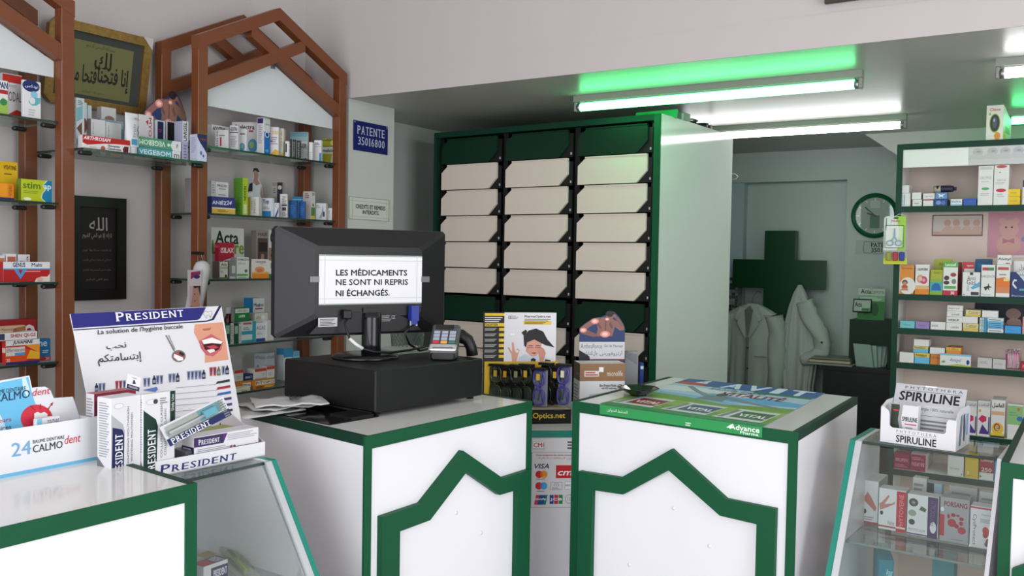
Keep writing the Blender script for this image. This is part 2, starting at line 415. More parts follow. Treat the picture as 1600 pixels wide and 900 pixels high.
def drawer(ci, z1, m):
    p, q = colx[ci]; w = q - p; h = pitch - .010; z0 = z1 - h
    c = .056
    mb = MB(); G = FD @ Matrix.Translation((p, z0, 0))
    tl = .020
    mb.prism([(0, 0), (w - c, 0), (w, c), (w, h), (.046, h), (0, h - .040)], -.014, .0, m, G)
    mb.prism([(.044, h - .002), (w, h - .002), (w, h + .004), (.044, h + .004)], -.014, .006, m, G)
    dr = mb.build('drawer', t)
    k = MB(); k.box((-.004, 0, -.05), (w + .022, h - .012, -.0145), M_BLACK, G)
    k.box((w + .010, .012, -.0145), (w + .016, .024, -.010), M_ALU, G); k.build('drawer_tray', dr)
for ci in range(3):
    drawer(ci, ztop, M_GREEN_DD)
    for r in range(5): drawer(ci, rowz[0] - r * pitch, M_CREAM)
    z = rowz[0] - 5 * pitch - .008
    drawer(ci, z, M_GREEN_DD)
    for r in range(1, 3): drawer(ci, z - r * pitch, M_CREAM)
    for r in range(3, 10): 
        if z - r * pitch > .15: drawer(ci, z - r * pitch, M_GREEN_DD if r > 6 else M_CREAM)

# ---------------------------------------------------------------- wooden house-shaped shelf frames along the left wall
XF = -3.05
PW, PD = .048, .045
def house(label, yl, yr, ze, zp, panel_px=None):
    """front and rear lattice: two posts, two rafters, two crossing inner bars"""
    ym = (yl + yr) / 2
    t = thing('wooden_shelf_frame', label, 'shelf unit', (XF - .12, ym, 0))
    dz = .185
    W = lambda y: y - yl
    for xf in (XF, XF - .235):
        F = frame((xf, yl, 0), (0, 1, 0), ZUP); L = yr - yl; m = L / 2
        nm = 'front' if xf == XF else 'rear'
        for y in (0, L - PW):
            mb = MB(); mb.cbox((y, 0, -PD), (y + PW, ze, 0), M_WOOD, .002, F); mb.build('post', t)
        s = (zp - ze) / m; th = .050 * math.hypot(1, s)
        mb = MB(); mb.prism([(-.0008, ze - th), (m, zp - th), (m, zp), (-.0008, ze)], -PD + .001, .001, M_WOOD, F); mb.build('rafter', t)
        mb = MB(); mb.prism([(m, zp - th), (L + .0008, ze - th), (L + .0008, ze), (m, zp)], -PD + .001, .001, M_WOOD, F); mb.build('rafter', t)
        # inner bars run on past the crossing up to the opposite rafter
        zi = ze - dz; yy = (zp - th + .02 - zi - 0) ; yx = m + dz / (2 * s) - .030
        mb = MB(); mb.prism([(PW - .004, zi - th + s * PW), (yx, zi - th + s * yx), (yx, zi + s * yx), (PW - .004, zi + s * PW)], -PD + .002, -.001, M_WOOD, F); mb.build('inner_bar', t)
        mb = MB(); a = L - yx; mb.prism([(a, zi - th + s * yx), (L - PW + .004, zi - th + s * PW), (L - PW + .004, zi + s * PW), (a, zi + s * yx)], -PD + .0025, -.0005, M_WOOD, F); mb.build('inner_bar', t)
    F = frame((XF, yl, 0), (0, 1, 0), ZUP); L = yr - yl; m = L / 2; zi = ze - dz
    mb = MB(); zb = ZGABLE
    mb.prism([(PW + .003, zb), (L - PW - .003, zb), (L - PW - .003, zi - th + s * PW + .0), (m, zi - th + s * m - .004), (PW + .003, zi - th + s * PW + .0)], -PD - .008, -PD + .0, M_FROST, F); mb.build('gable_panel', t)
    for y, z in ((PW, zb + .09), (L - PW - .022, zb + .09), (m - .011, zi - th + s * m - .026)):
        mb = MB(); mb.box((y, z, -PD - .012), (y + .022, z + .022, -PD + .006), M_STEEL, F); mb.build('panel_clip', t)
    return t
ZGABLE = gX(334, 167.5, XF - .05).z
ye = [gX(x, y, XF) for x, y in ((310.5, 55), (542, 108), (443, 14))]
FRAME_A = house('wooden house-shaped shelf frame whose whole gable is in view', ye[0].y, ye[1].y, ye[0].z + .003, ye[2].z, None)
WU = ye[1].y - ye[0].y
YL2 = gX(116.7, 0, XF).y
FRAME_B = house('wooden house-shaped shelf frame cut by the left edge', YL2 - WU, YL2, ye[0].z + .003, ye[2].z, None)

def glass_shelf(y0, y1, z, parent=None, label=None, x0=XW + .03, x1=XF - .022):
    mb = MB(); mb.box((x0, y0, z - .008), (x1, y1, z), M_GLASS)
    sh = mb.build('glass_shelf', parent, ((x0 + x1) / 2, (y0 + y1) / 2, z - .008))
    if label: tag(sh, label, 'shelf')
    mb = MB(); mb.box((x1, y0, z - .008), (x1 + .0012, y1, z), M_GLASS_E); mb.build('polished_edge', sh)
    mb = MB(); mb.box((x0, y0 - .0012, z - .008), (x1, y0, z), M_GLASS_E); mb.build('polished_edge', sh)
    for y in (y0, y1):
        for x in (x1 - .025, x0 + .06):
            mb = MB(); s = 1 if y == y0 else -1
            ys = sorted((y - s * .002, y + s * .045))
            mb.cbox((x - .012, ys[0], z - .024), (x + .012, ys[1], z - .0085), M_CLAMP, .004); mb.build('clamp', sh)
ZS2 = [gX(334, y, XF - .02).z for y in (228.5, 333, 436.5)]
ZS2.append(gX(340, 541, XF - .02).z); ZS2.append(gX(345, 618, XF - .02).z)
for i, z in enumerate(ZS2): glass_shelf(ye[0].y + PW + .002, ye[1].y - PW - .002, z, FRAME_A)
ZS1 = [gX(x, y, XF - .02).z for x, y in ((100, 191), (95, 317), (97, 440.5), (95, 564))]
for i, z in enumerate(ZS1): glass_shelf(YL2 - WU + PW + .002, YL2 - PW - .002, z, FRAME_B)
XM = XF + .05
ZSM = gX(220, 241, XM).z
glass_shelf(YL2 + .002, ye[0].y - .002, ZSM, None, 'glass shelf bridging the two wooden frames', x1=XM)

# ---------------------------------------------------------------- strip lights under the low ceiling
TUBE_W = emit('white_tube_light', (1, 1, 1, 1), 16.0)
TUBE_G = emit('green_tube_light', (0.085, 1.0, 0.29, 1), 15.0)
M_FIX = mat('strip_light_housing', '#8d9288', 0.4, noise=((1, 1, 1), 20, 0.06))
def strip_light(label, x0, x1, y, m, deep=.075):
    t = thing('strip_light', label, 'ceiling light', ((x0 + x1) / 2, y, ZC))
    zt = ZC - .055
    mb = MB(); mb.box((x0, y - .022, ZC - .030), (x1, y + .022, ZC), M_FIX); mb.box((x0 + .03, y - .015, ZC - .036), (x1 - .03, y + .015, ZC - .03), M_FIX); mb.build('housing', t)
    for x in (x0, x1 - .014):
        mb = MB(); mb.cbox((x, y - .016, ZC - .074), (x + .014, y + .016, ZC - .030), M_FIX, .003); mb.build('lamp_holder', t)
    mb = MB(); mb.tube([(x0 + .014, y, zt), (x0 + .030, y, zt)], .0185, M_STEEL, 14); mb.build('tube_cap', t); mb = MB(); mb.tube([(x1 - .030, y, zt), (x1 - .014, y, zt)], .0185, M_STEEL, 14); mb.build('tube_cap', t)
    mb = MB(); mb.tube([(x0 + .030, y, zt), (x1 - .030, y, zt)], .018, m, 16); mb.build('tube', t)
yt1 = 3.80; strip_light('long strip light glowing green above the drawer cabinet', gY(899, 165, yt1).x, gY(1348, 130, yt1).x, yt1, TUBE_G)
yt2 = 5.02; strip_light('white strip light beyond the drawer cabinet, over the passage', gY(1417, 190, yt2).x - 1.24, gY(1417, 190, yt2).x, yt2, TUBE_W)
yt3 = 3.83; strip_light('white strip light cut by the right edge, nearest the front', gY(1556, 105, yt3).x, gY(1556, 105, yt3).x + 1.24, yt3, TUBE_W)
yt4 = 5.10; strip_light('green strip light cut by the right edge, over the right shelves', gY(1570, 190, yt4).x, gY(1570, 190, yt4).x + 1.24, yt4, TUBE_G)

# ---------------------------------------------------------------- lettering helpers: joined Arabic letters, slab-serif capitals
import unicodedata
_AR = {}
for _c in range(0xFE70, 0xFEFD):
    _dcp = unicodedata.decomposition(chr(_c)).split()
    if len(_dcp) == 2 and _dcp[0] in ('<isolated>', '<initial>', '<medial>', '<final>'):
        _AR.setdefault(chr(int(_dcp[1], 16)), {})[_dcp[0][1:-1]] = chr(_c)
def arabic(s):
    out = []
    for i, ch in enumerate(s):
        if ch not in _AR: out.append(ch); continue
        f = _AR[ch]
        prv = i > 0 and s[i - 1] in _AR and 'initial' in _AR[s[i - 1]]
        nxt = i + 1 < len(s) and s[i + 1] in _AR and 'initial' in f and 'final' in _AR[s[i + 1]]
        k = 'medial' if prv and nxt else 'final' if prv else 'initial' if nxt else 'isolated'
        out.append(f.get(k, f.get('isolated', ch)))
    return ''.join(reversed(out))
_SW = dict(zip('PRESIDNTAVUO0135689 247', (.68, .76, .68, .58, .36, .78, .80, .72, .78, .76, .76, .78, .58, .44, .56, .56, .58, .58, .58, .35, .58, .58, .56)))
_SS = {'P': ((-.1, .42, 0), (-.1, .2, 1)), 'R': ((-.1, .42, 0), (-.1, .2, 1), (.78, 1.08, 0)), 'E': ((-.1, .2, 0), (-.1, .2, 1)), 'I': ((-.7, 1.7, 0), (-.7, 1.7, 1)), 'D': ((-.1, .2, 0), (-.1, .2, 1)),
       'N': ((-.1, .3, 0), (-.1, .2, 1), (.7, 1.1, 1)), 'T': ((.28, .72, 0),), 'A': ((-.1, .25, 0), (.75, 1.1, 0)), 'V': ((-.1, .25, 1), (.75, 1.1, 1)), 'U': ((-.1, .3, 1), (.7, 1.1, 1)), '1': ((-.3, 1.3, 0),)}
def serif(mb, M, x0, y0, x1, y1, s, m, z=.0003, small=1.0, vert=False, shear=0.0):
    """slab-serif capitals fitted to a rectangle; small < 1 makes every capital but the first smaller"""
    ws = [_SW.get(c, .7) * (1 if i == 0 else small) for i, c in enumerate(s)]; tot = sum(ws)
    def put(vs, fs, z=z):
        P = [(x0 + (1 - b) * (x1 - x0), y0 + a * (y1 - y0), z) if vert else (x0 + a * (x1 - x0) + shear * b * (y1 - y0), y0 + b * (y1 - y0), z) for a, b in vs]
        mb.add(P, fs, m, False, M)
    x = 0
    for i, c in enumerate(s):
        w = ws[i] / tot; h = 1 if i == 0 else small
        if c != ' ':
            a = x + w * .12; cw = w * .74
            if c in 'I1': a = x + w * .32; cw = w * .36
            vs, fs = glyph(c)
            for j, dx in enumerate((-.035, 0, .035)): put([(a + (p + dx) * cw, q * h) for p, q in vs], fs, z + j * 1e-5)
            for u0, u1, top in _SS.get(c, ()):
                b0, b1 = (h * .93, h) if top else (0, h * .07)
                put([(a + u0 * cw, b0), (a + u1 * cw, b0), (a + u1 * cw, b1), (a + u0 * cw, b1)], [(0, 1, 2, 3)], z + 4e-5)
        x += w

# ---------------------------------------------------------------- right-hand shelf unit
M_SHELF_BACK = mat('shelf_back_board', '#cbbbb0', 0.7)
M_SHELF_W = mat('shelf_white', '#d6d6d2', 0.4)
YS = 4.47
sx0 = gY(1403, 226, YS).x; sx1 = .62; szt = gY(1403, 226, YS).z
t = thing('wall_shelf_unit', 'tall white shelf unit with green front edges by the right edge', 'shelf unit', ((sx0 + sx1) / 2, YS + .14, 0))
mb = MB(); mb.box((sx0 + .002, YS + .26, 0), (sx1, YS + .275, szt), M_SHELF_BACK); mb.build('back_board', t)
for a, b in ((sx0, sx0 + .018), (sx1 - .018, sx1)):
    mb = MB(); mb.box((a, YS, 0), (b, YS + .26, szt), M_SHELF_W); mb.build('side_panel', t)
    mb = MB(); mb.box((a - .002, YS - .004, 0), (b + .006, YS - .0001, szt), M_GREEN_D); mb.build('green_edging', t)
mb = MB(); mb.box((sx0 + .018, YS, szt - .018), (sx1 - .018, YS + .26, szt), M_SHELF_W); mb.build('top_board', t)
mb = MB(); mb.box((sx0 + .024, YS - .004, szt - .026), (sx1 - .024, YS - .0001, szt + .001), M_GREEN_D); mb.build('green_edging', t)
hz0 = gY(1411, 262, YS).z
mb = MB(); mb.box((sx0 + .018, YS + .004, hz0), (sx1 - .018, YS + .014, szt - .018), M_SHELF_W); mb.build('header_board', t)
ZR = [gY(1500, y, YS).z for y in (321.5, 462.5, 517.5, 573)] + [gY(1540, 683, YS).z, gY(1470, 742, YS).z]
ZR += [ZR[-1] - .31, ZR[-1] - .62]
for z in ZR:
    mb = MB(); mb.box((sx0 + .018, YS, z - .018), (sx1 - .018, YS + .26, z), M_SHELF_W); sh = mb.build('shelf_board', t)
    mb = MB(); mb.box((sx0 + .024, YS - .004, z - .027), (sx1 - .024, YS - .0001, z + .0008), M_GREEN_D); mb.build('green_edging', sh)

# ---------------------------------------------------------------- glass display cases with sloping fronts
def sloped_case(label, F, W, depth, ztop, slope, panel_end, shelfz, back=False):
    """local x along the front, y away from the viewer, z up; front top edge at y = 0, glass slopes out towards -y below"""
    t = thing('display_case', label, 'display case', F @ Vector((W / 2, depth / 2, 0)))
    WL_ = .029 if 0 in panel_end else .011
    WR_ = W - .029 if 1 in panel_end else W - .011
    zb = .42; yb = -slope * (ztop - zb)
    prof = lambda: [(0, ztop), (depth, ztop), (depth, 0), (yb, 0), (yb, zb)]
    G = F @ Matrix(((0, 0, 1, 0), (1, 0, 0, 0), (0, 1, 0, 0), (0, 0, 0, 1)))     # outline in (y, z), extruded along x
    sn = math.hypot(1, slope)
    for e in (0, 1):
        if e not in panel_end:
            mb = MB(); mb.prism(prof()[::-1], *((W - .010, W) if e else (0, .010)), M_WHITE, G); mb.build('end_panel', t)
    for e in panel_end:
        x0, x1 = (W - .028, W) if e else (0, .028)
        mb = MB(); mb.prism(prof()[::-1], x0, x1, M_WHITE, G); mb.build('end_panel', t)
        c = .5 if e else .5
        xa, xb = (W - .016, W + .0005) if e else (-.0005, .016)
        mb = MB(); mb.prism([(-.004 * sn, ztop + .001), (.001, ztop + .001), (yb + .001, zb), (yb - .004 * sn, zb)], xa, xb, M_TEAL, G); mb.build('green_edging', t)
        mb = MB(); mb.prism([(0, ztop - .001), (depth, ztop - .001), (depth, ztop + .001), (0, ztop + .001)][::1], xa, xb, M_TEAL, G); mb.build('top_edging', t)
        xa, xb = (W - .034, W - .0165) if e else (.0165, .034)
        mb = MB(); mb.prism([(-.006 * sn, ztop + .0006), (.0, ztop + .0006), (yb, zb), (yb - .006 * sn, zb)], xa, xb, M_ALU, G); mb.build('glass_channel', t)
    mb = MB(); mb.prism([(yb + .02, .10), (depth, .10), (depth, .42), (yb + .02, .42)][::1], .03, W - .03, M_WHITE, G); mb.build('base_box', t)
    mb = MB(); mb.prism([(.004, ztop - .007), (depth, ztop - .007), (depth, ztop), (.004, ztop)], WL_, WR_, M_PANE, G); mb.build('glass_top', t)
    mb = MB(); mb.prism([(.0, ztop - .0075), (.0035, ztop - .0075), (.0035, ztop + .0002), (.0, ztop + .0002)], WL_, WR_, M_GLASS_E, G); mb.build('polished_edge', t)
    mb = MB(); mb.prism([(.0, ztop - .010), (.0045, ztop - .010), (yb + .0045, zb + .004), (yb, zb + .004)], WL_, WR_, M_PANE, G); mb.build('sloping_glass', t)
    if back:
        mb = MB(); mb.prism([(depth - .012, .42), (depth, .42), (depth, ztop - .008), (depth - .012, ztop - .008)], WL_, WR_, M_WHITE, G); mb.build('back_panel', t)
    for z in shelfz:
        y0 = -slope * (ztop - z) + .03
        mb = MB(); mb.prism([(y0, z - .006), (depth - .02, z - .006), (depth - .02, z), (y0, z)], WL_, WR_, M_PANE, G); sh = mb.build('glass_shelf', t)
        mb = MB(); mb.prism([(y0 - .0015, z - .0062), (y0 - .0001, z - .0062), (y0 - .0001, z), (y0 - .0015, z)], WL_, WR_, mat('case_shelf_edge', '#6f7f7a', .3), G); mb.build('polished_edge', sh)
    return t
ZCR = EYE - .52                  # right case, between the poster counter and the far right counter
FR_ = frame((-.543, 2.745, 0), (1, -.06, 0), (.06, 1, 0))
ZRS = gY(1440, 853, 2.68).z
sloped_case('sloping glass display case full of cartons, right of the poster counter', FR_, .392, .235, ZCR, .62, (0,), (ZRS, ZRS - .22))
ZCL = EYE - .515                 # left case, between the balm counter and the monitor counter
FL_ = frame((-1.690, 1.252, 0), (.05, 1, 0), (-1, .05, 0))
ZLS = gX(380, 890, -1.72).z
sloped_case('sloping glass display case under the blue and white toothpaste stand', FL_, .315, .34, ZCL, .62, (1,), (ZLS,), True)
mb = MB()

# ---------------------------------------------------------------- signs and frames on the walls
def plate(name, label, cat, M, w, h, th, m, items, extra=None):
    mb = MB(); mb.cbox((0, 0, 0), (w, h, th), m, min(.001, th * .3), M); mb.art(M, w, h, items, th + .0003)
    if extra: extra(mb)
    o = mb.build(name, None, M @ Vector((w / 2, 0, 0))); return tag(o, label, cat)
XP = -3.068
a, b, c = gX(552, 186.5, XP), gX(605.4, 198.5, XP), gX(552, 234, XP)
zt_, zb_ = (a.z + b.z) / 2, c.z; w, h = b.y - a.y, zt_ - zb_
M = frame((XP, a.y, zb_), (0, 1, 0), ZUP)
def _pat(mb):
    serif(mb, M, w * .09, h * .56, w * .91, h * .84, 'PATENTE', '#aeb4cc', .0045); serif(mb, M, w * .11, h * .2, w * .91, h * .47, '35016800', '#aeb4cc', .0045)
plate('licence_plate_sign', 'navy blue enamel plate with white serif lettering on the white pillar', 'sign', M, w, h, .004, '#141c5c', [('c', .03, .95, .02, .025, '#999'), ('c', .97, .95, .02, .025, '#999')], _pat)
a, b, c = gX(545, 307, XP), gX(608, 312.5, XP), gX(545, 342, XP); w, h = b.y - a.y, (a.z + b.z) / 2 - c.z
M = frame((XP, a.y, c.z), (0, 1, 0), ZUP)
plate('paper_notice', 'laminated white paper notice taped to the white pillar', 'notice', M, w, h, .0008, '#c4c8bf',
      [('r', 0, 0, 1, .02, '#7d8a66'), ('r', 0, .98, 1, 1, '#7d8a66'), ('r', 0, 0, .012, 1, '#7d8a66'), ('r', .988, 0, 1, 1, '#7d8a66'), ('r', .08, 0, .09, 1, '#a3ab94'), ('r', 0, .82, 1, .84, '#a3ab94'), ('r', .93, 0, .94, 1, '#a3ab94'), ('r', 0, .12, 1, .14, '#a3ab94'),
       ('t', .16, .50, .90, .68, 'CREDITS ET REMISES', '#1a1a1a', 'b'), ('t', .33, .26, .74, .43, 'INTERDITS.', '#1a1a1a', 'b')])
# large calligraphy picture in a gilt frame, tipped slightly forward
M_GILT = mat('gilt_frame', '#90703c', .4, .5, noise=((1, 1, 1), 60, .5))
M_MAT = mat('dark_velvet_mat', '#3a3f3a', .9)
XG = XW + .03
g0, g1 = gX(67, 162, XG), gX(226.5, 177, XG); gt = gX(231, 60, XG + .05)
zb_ = (g0.z + g1.z) / 2; w = g1.y - g0.y; ht = ((gX(70, 21, XG + .05).z + gX(229, 56, XG + .05).z) / 2 - zb_)
M = frame((XG - .02, g0.y, zb_), (0, 1, 0), (.05, 0, ht))
h = math.hypot(ht, .05)
t = thing('calligraphy_picture', 'large gilt-framed black calligraphy on olive ground, high on the wall', 'picture', M @ Vector((w / 2, 0, 0)))
bw = .035
mb = MB()
O = [(.03, 0), (w - .03, 0), (w, .03), (w, h - .03), (w - .03, h), (.03, h), (0, h - .03), (0, .03), (.03, 0)]
I = [(bw, bw), (w - bw, bw), (w - bw, bw), (w - bw, h - bw), (w - bw, h - bw), (bw, h - bw), (bw, h - bw), (bw, bw), (bw, bw)]
for i in range(8): 
    q = [O[i], O[i + 1], I[i + 1], I[i]]
    if abs(I[i][0] - I[i + 1][0]) + abs(I[i][1] - I[i + 1][1]) < 1e-6: q = q[:3]
    mb.prism(q, 0, .022, M_GILT, M)
mb.build('gilt_frame', t)
mb = MB(); mb.box((bw - .002, bw - .002, .002), (w - bw + .002, h - bw + .002, .010), M_MAT, M); mt = mb.build('mat_board', t)
mb = MB(); pw, ph = w - 2 * bw - .075, h - 2 * bw - .045; P = M @ Matrix.Translation((bw + .035, bw + .014, .0102))
mb.box((0, 0, 0), (pw, ph, .001), '#6b6b45', P)
K = '#1c1d14'
mb.text(P, pw * .50, ph * .16, pw * .96, ph * .60, arabic('إنا فتحنا'), K, .0014, .02); mb.text(P, pw * .44, ph * .52, pw * .68, ph * .86, arabic('لك'), K, .0014, .02)
mb.text(P, pw * .02, ph * .16, pw * .48, ph * .56, arabic('فتحا مبينا'), K, .0014, .02); mb.text(P, pw * .30, ph * .87, pw * .72, ph * .97, arabic('بسم الله الرحمن الرحيم'), '#33351f', .0014)
mb.text(P, pw * .30, ph * .03, pw * .62, ph * .10, arabic('صدق الله العظيم'), '#45472c', .0014)
mb.build('calligraphy_sheet', mt)
mb = MB(); mb.prism([(w - .045, h + .002), (w + .002, h + .002), (w + .002, h - .045)], .012, .0235, mat('clear_corner_guard', '#b9b4b2', .3), M); mb.build('corner_guard', t)
# narrow black picture below it
XG = XW + .004
b0, b1 = gX(104, 470.5, XG), gX(192.5, 467, XG); zt_ = gX(193, 311, XG).z; zb_ = gX(192.5, 467, XG).z
w, h = b1.y - b0.y, zt_ - zb_; M = frame((XG, b0.y, zb_), (0, 1, 0), ZUP)
t = thing('calligraphy_picture', 'narrow black-framed picture of silver lettering between the wooden frames', 'picture', M @ Vector((w / 2, 0, 0)))
mb = MB(); bw = w * .17
mb.band([(0, 0), (w, 0), (w, h), (0, h), (0, 0)], [(bw, bw), (w - bw, bw), (w - bw, h - bw), (bw, h - bw), (bw, bw)], 0, .022, mat('black_lacquer', '#0d0b0c', .3), M)
mb.build('black_frame', t)
mb = MB(); mb.box((bw - .001, bw - .001, .001), (w - bw + .001, h - bw + .001, .008), '#171213', M)
G = M @ Matrix.Translation((bw, bw, .0082)); w2, h2 = w - 2 * bw, h - 2 * bw; S_ = '#8f8a88'
mb.text(G, w2 * .30, h2 * .72, w2 * .78, h2 * .88, arabic('الله'), S_, .0003, .01); mb.text(G, w2 * .12, h2 * .61, w2 * .90, h2 * .69, arabic('لا إله إلا هو الحي القيوم'), S_, .0003)
for i, q in enumerate(('لا تأخذه سنة ولا نوم', 'له ما في السماوات وما في الأرض', 'يعلم ما بين أيديهم وما خلفهم', 'وهو العلي العظيم')):
    mb.text(G, w2 * (.14 + .08 * (i == 3)), h2 * (.46 - .12 * i), w2 * (.88 - .08 * (i == 3)), h2 * (.50 - .12 * i), arabic(q), '#6d6866', .0003)
mb.build('lettered_panel', t)
# corner of a dark carved frame at the top of the upper wall
p = gY(1290, 7, YM - .006); M = frame((p.x, YM - .006, p.z), (1, 0, 0), ZUP)
t = thing('picture_frame', 'bottom corner of a dark carved picture frame at the top edge', 'picture', M @ Vector((.25, 0, 0)))
mb = MB(); fm = mat('carved_dark_frame', '#3b2f26', .5, .2, noise=((1, 1, 1), 90, .7))
mb.band([(0, 0), (.5, 0), (.5, .4), (0, .4), (0, 0)], [(.03, .03), (.47, .03), (.47, .37), (.03, .37), (.03, .03)], 0, .02, fm, M); mb.build('frame_moulding', t)
mb = MB(); mb.box((.029, .029, .001), (.471, .371, .008), '#8a7f70', M); mb.build('picture_sheet', t)

# ---------------------------------------------------------------- back room
M_CROSS = mat('cross_green_paint', '#0a3f22', .35)
YX = YB - .084
def cx(x, y): v = gY(x, y, YX); return v.x, v.z
hx0, hx1, vx0, vx1 = cx(1145, 430)[0], cx(1287, 430)[0], cx(1193.5, 430)[0], cx(1241, 430)[0]
z1 = (cx(1145, 403)[1] + cx(1288, 409)[1]) / 2; z0 = (cx(1145, 447)[1] + cx(1286, 455)[1]) / 2; zt_ = cx(1217, 360.5)[1]; zb_ = z0 - (zt_ - z1)
M = frame((0, YX, 0), (1, 0, 0), ZUP)
mb = MB(); mb.prism([(vx0, zb_), (vx1, zb_), (vx1, z0), (hx1, z0), (hx1, z1), (vx1, z1), (vx1, zt_), (vx0, zt_), (vx0, z1), (hx0, z1), (hx0, z0), (vx0, z0)], -.080, 0, M_CROSS, M)
tag(mb.build('pharmacy_cross', None, ((hx0 + hx1) / 2, YX + .05, zb_)), 'big dark green pharmacy cross on the back room wall', 'cross')
# clock
cp = gY(1367.5, 337, YB - .002); M = frame(cp, (1, 0, 0), ZUP); r = .149
t = thing('wall_clock', 'round wall clock with a green rim, beside the right shelf unit', 'clock', cp)
mb = MB()
prof = [(r - .030, .012), (r - .026, .030), (r - .012, .036), (r, .024), (r, 0)]
for i in range(len(prof) - 1):
    n = 40; vs = [(pr * math.cos(2 * math.pi * k / n), pr * math.sin(2 * math.pi * k / n), pz) for pr, pz in prof[i:i + 2] for k in range(n)]
    mb.add(vs, [(n + k, n + (k + 1) % n, (k + 1) % n, k) for k in range(n)], mat('clock_green_rim', '#0e5a38', .25), True, M)
mb.build('rim', t)
mb = MB(); mb.lathe([(r - .024, .006), (r - .024, .012)], '#9fa8a2', M, 40, False)
for k in range(12):
    a = k * math.pi / 6; G = M @ Matrix.Rotation(a, 4, 'Z'); mb.box((-.003, r - .052, .0122), (.003, r - .034, .0128), '#e4e8e4', G)
mb.art(M @ Matrix.Translation((-.05, -.02, .0125)), .1, .14, [('r', .2, -.45, .8, .15, '#176b45'), ('r', .2, .5, .8, .85, '#b9c2bb')]); mb.build('dial', t)
for a, l, wd in ((math.radians(72), .052, .005), (math.radians(48), .085, .004)):
    mb = MB(); mb.box((-wd, -.012, .0132), (wd, l, .0145), '#101812', M @ Matrix.Rotation(a, 4, 'Z')); mb.build('hand', t)
mb = MB(); mb.lathe([(r - .026, .020), (r - .026, .0215)], M_PANE, M, 40, False); mb.build('glass_cover', t)
a, b, c = gY(1337, 375, YB - .002), gY(1410, 376, YB - .002), gY(1337, 397, YB - .002); w, h = b.x - a.x, a.z - c.z
plate('paper_notice', 'small laminated notice on the wall under the clock', 'notice', frame((a.x, YB - .002, c.z), (1, 0, 0), ZUP), w, h, .0008, '#a9b6ae',
      [('r', .18, .08, 1, .11, '#3a4a42'), ('r', .18, .86, 1, .89, '#3a4a42'), ('r', .18, .08, .19, .89, '#3a4a42'), ('t', .34, .5, .84, .80, 'PATENTE', '#16241c', 'b'), ('t', .35, .14, .86, .44, '35016800', '#16241c', 'b')])
# mosaic tile patch on the left of the niche
a, b = gY(1130, 433, YB + .018), gY(1160, 500, YB + .018)
mb = MB(); tw = .022
mb.box((a.x - .1, YB - .001, b.z - .3), (nl - .10 + .1, YB + .0195, a.z), '#6d7a78')
n0 = int((nl - a.x + .1) / tw)
for i in range(n0):
    for j in range(int((a.z - b.z + .1) / tw)):
        x, z = a.x - .1 + i * tw, a.z - j * tw
        c = ('#8c9795', '#4d5555', '#a7b0ad', '#3c4444')[(i * 7 + j * 3 + (i * j) % 5) % 4]
        mb.box((x + .002, YB - .003, z - tw + .002), (x + tw - .002, YB - .001, z - .002), c)
o = mb.build('trim_1'); o['kind'] = 'structure'

# white coats
M_COAT = mat('white_cotton', '#b4bcb7', .9, bump=(60, .1))
def cloth_loft(rings, m, name, parent, n=96, open_front=False):
    """hanging cloth: rings from top to hem, folds deepening downwards; open_front leaves a V-shaped gap at the throat"""
    vs = []; fs = []
    for i, (cx_, cy_, cz_, rx, ry, amp) in enumerate(rings):
        for j in range(n):
            a = 2 * math.pi * j / n
            f = abs(math.sin(a * 4.5 + .18 * i + .4)) ** .6 + .6 * abs(math.sin(a * 7.3 + 1.1 - .12 * i)) ** .7 - .9
            k = 1 + amp * 1.2 * f; sq = lambda v: math.copysign(abs(v) ** .75, v)
            vs.append((cx_ + rx * (1 + amp * .3 * f) * sq(math.cos(a)), cy_ + ry * (k + amp * 2.2 * f) * sq(math.sin(a)), cz_ + (amp * .05 * math.sin(a * 5) if i > len(rings) - 3 else 0)))
    for i in range(len(rings) - 1):
        for j in range(n): fs.append((i * n + j, (i + 1) * n + j, (i + 1) * n + (j + 1) % n, i * n + (j + 1) % n))
    fs += [tuple(range(n)), tuple(reversed(range((len(rings) - 1) * n, len(rings) * n)))]
    mb = MB(); mb.add(vs, fs, m, True); return mb.build(name, parent)
def sleeve(pts, r, seed, parent):
    """hanging sleeve: a tube along the bends of the arm with gathers across it"""
    P = [Vector(p) for p in pts]; out = []; rad = []; N = 26
    for i in range(N):
        u = i / (N - 1) * (len(P) - 1); k = min(int(u), len(P) - 2); f = u - k
        p0, p1, p2, p3 = P[max(k - 1, 0)], P[k], P[k + 1], P[min(k + 2, len(P) - 1)]
        q = .5 * ((2 * p1) + (p2 - p0) * f + (2 * p0 - 5 * p1 + 4 * p2 - p3) * f * f + (3 * p1 - p0 - 3 * p2 + p3) * f ** 3)
        g = math.sin(i * 1.9 + seed) * .5 + math.sin(i * 3.1 + seed * 2) * .5
        out.append(q + Vector((.004 * g, .003 * math.sin(i * 1.3), 0))); rad.append(r * (1 + .07 * g) * (1 - .18 * i / N))
    mb = MB(); b = len(mb.v); mb.tube(out, rad, M_COAT, 18)
    for j, v in enumerate(mb.v):
        c = out[j // 18]; d = Vector(v) - c; a = 2 * math.pi * (j % 18) / 18
        mb.v[j] = tuple(c + d * (1 + .10 * math.sin(a * 3 + (j // 18) * .5 + seed)))
    mb.build('sleeve', parent)
YC = 6.16
def cw(x, y, Y=YC): return gY(x, y, Y)
t = thing('lab_coat', 'white lab coat on a hanger, in front of the green cross', 'coat', (cw(1180, 500).x, YC, .35))
c0 = cw(1176, 474); cxm = c0.x
sh = cw(1216, 494); hw = sh.x - cxm
rg = []
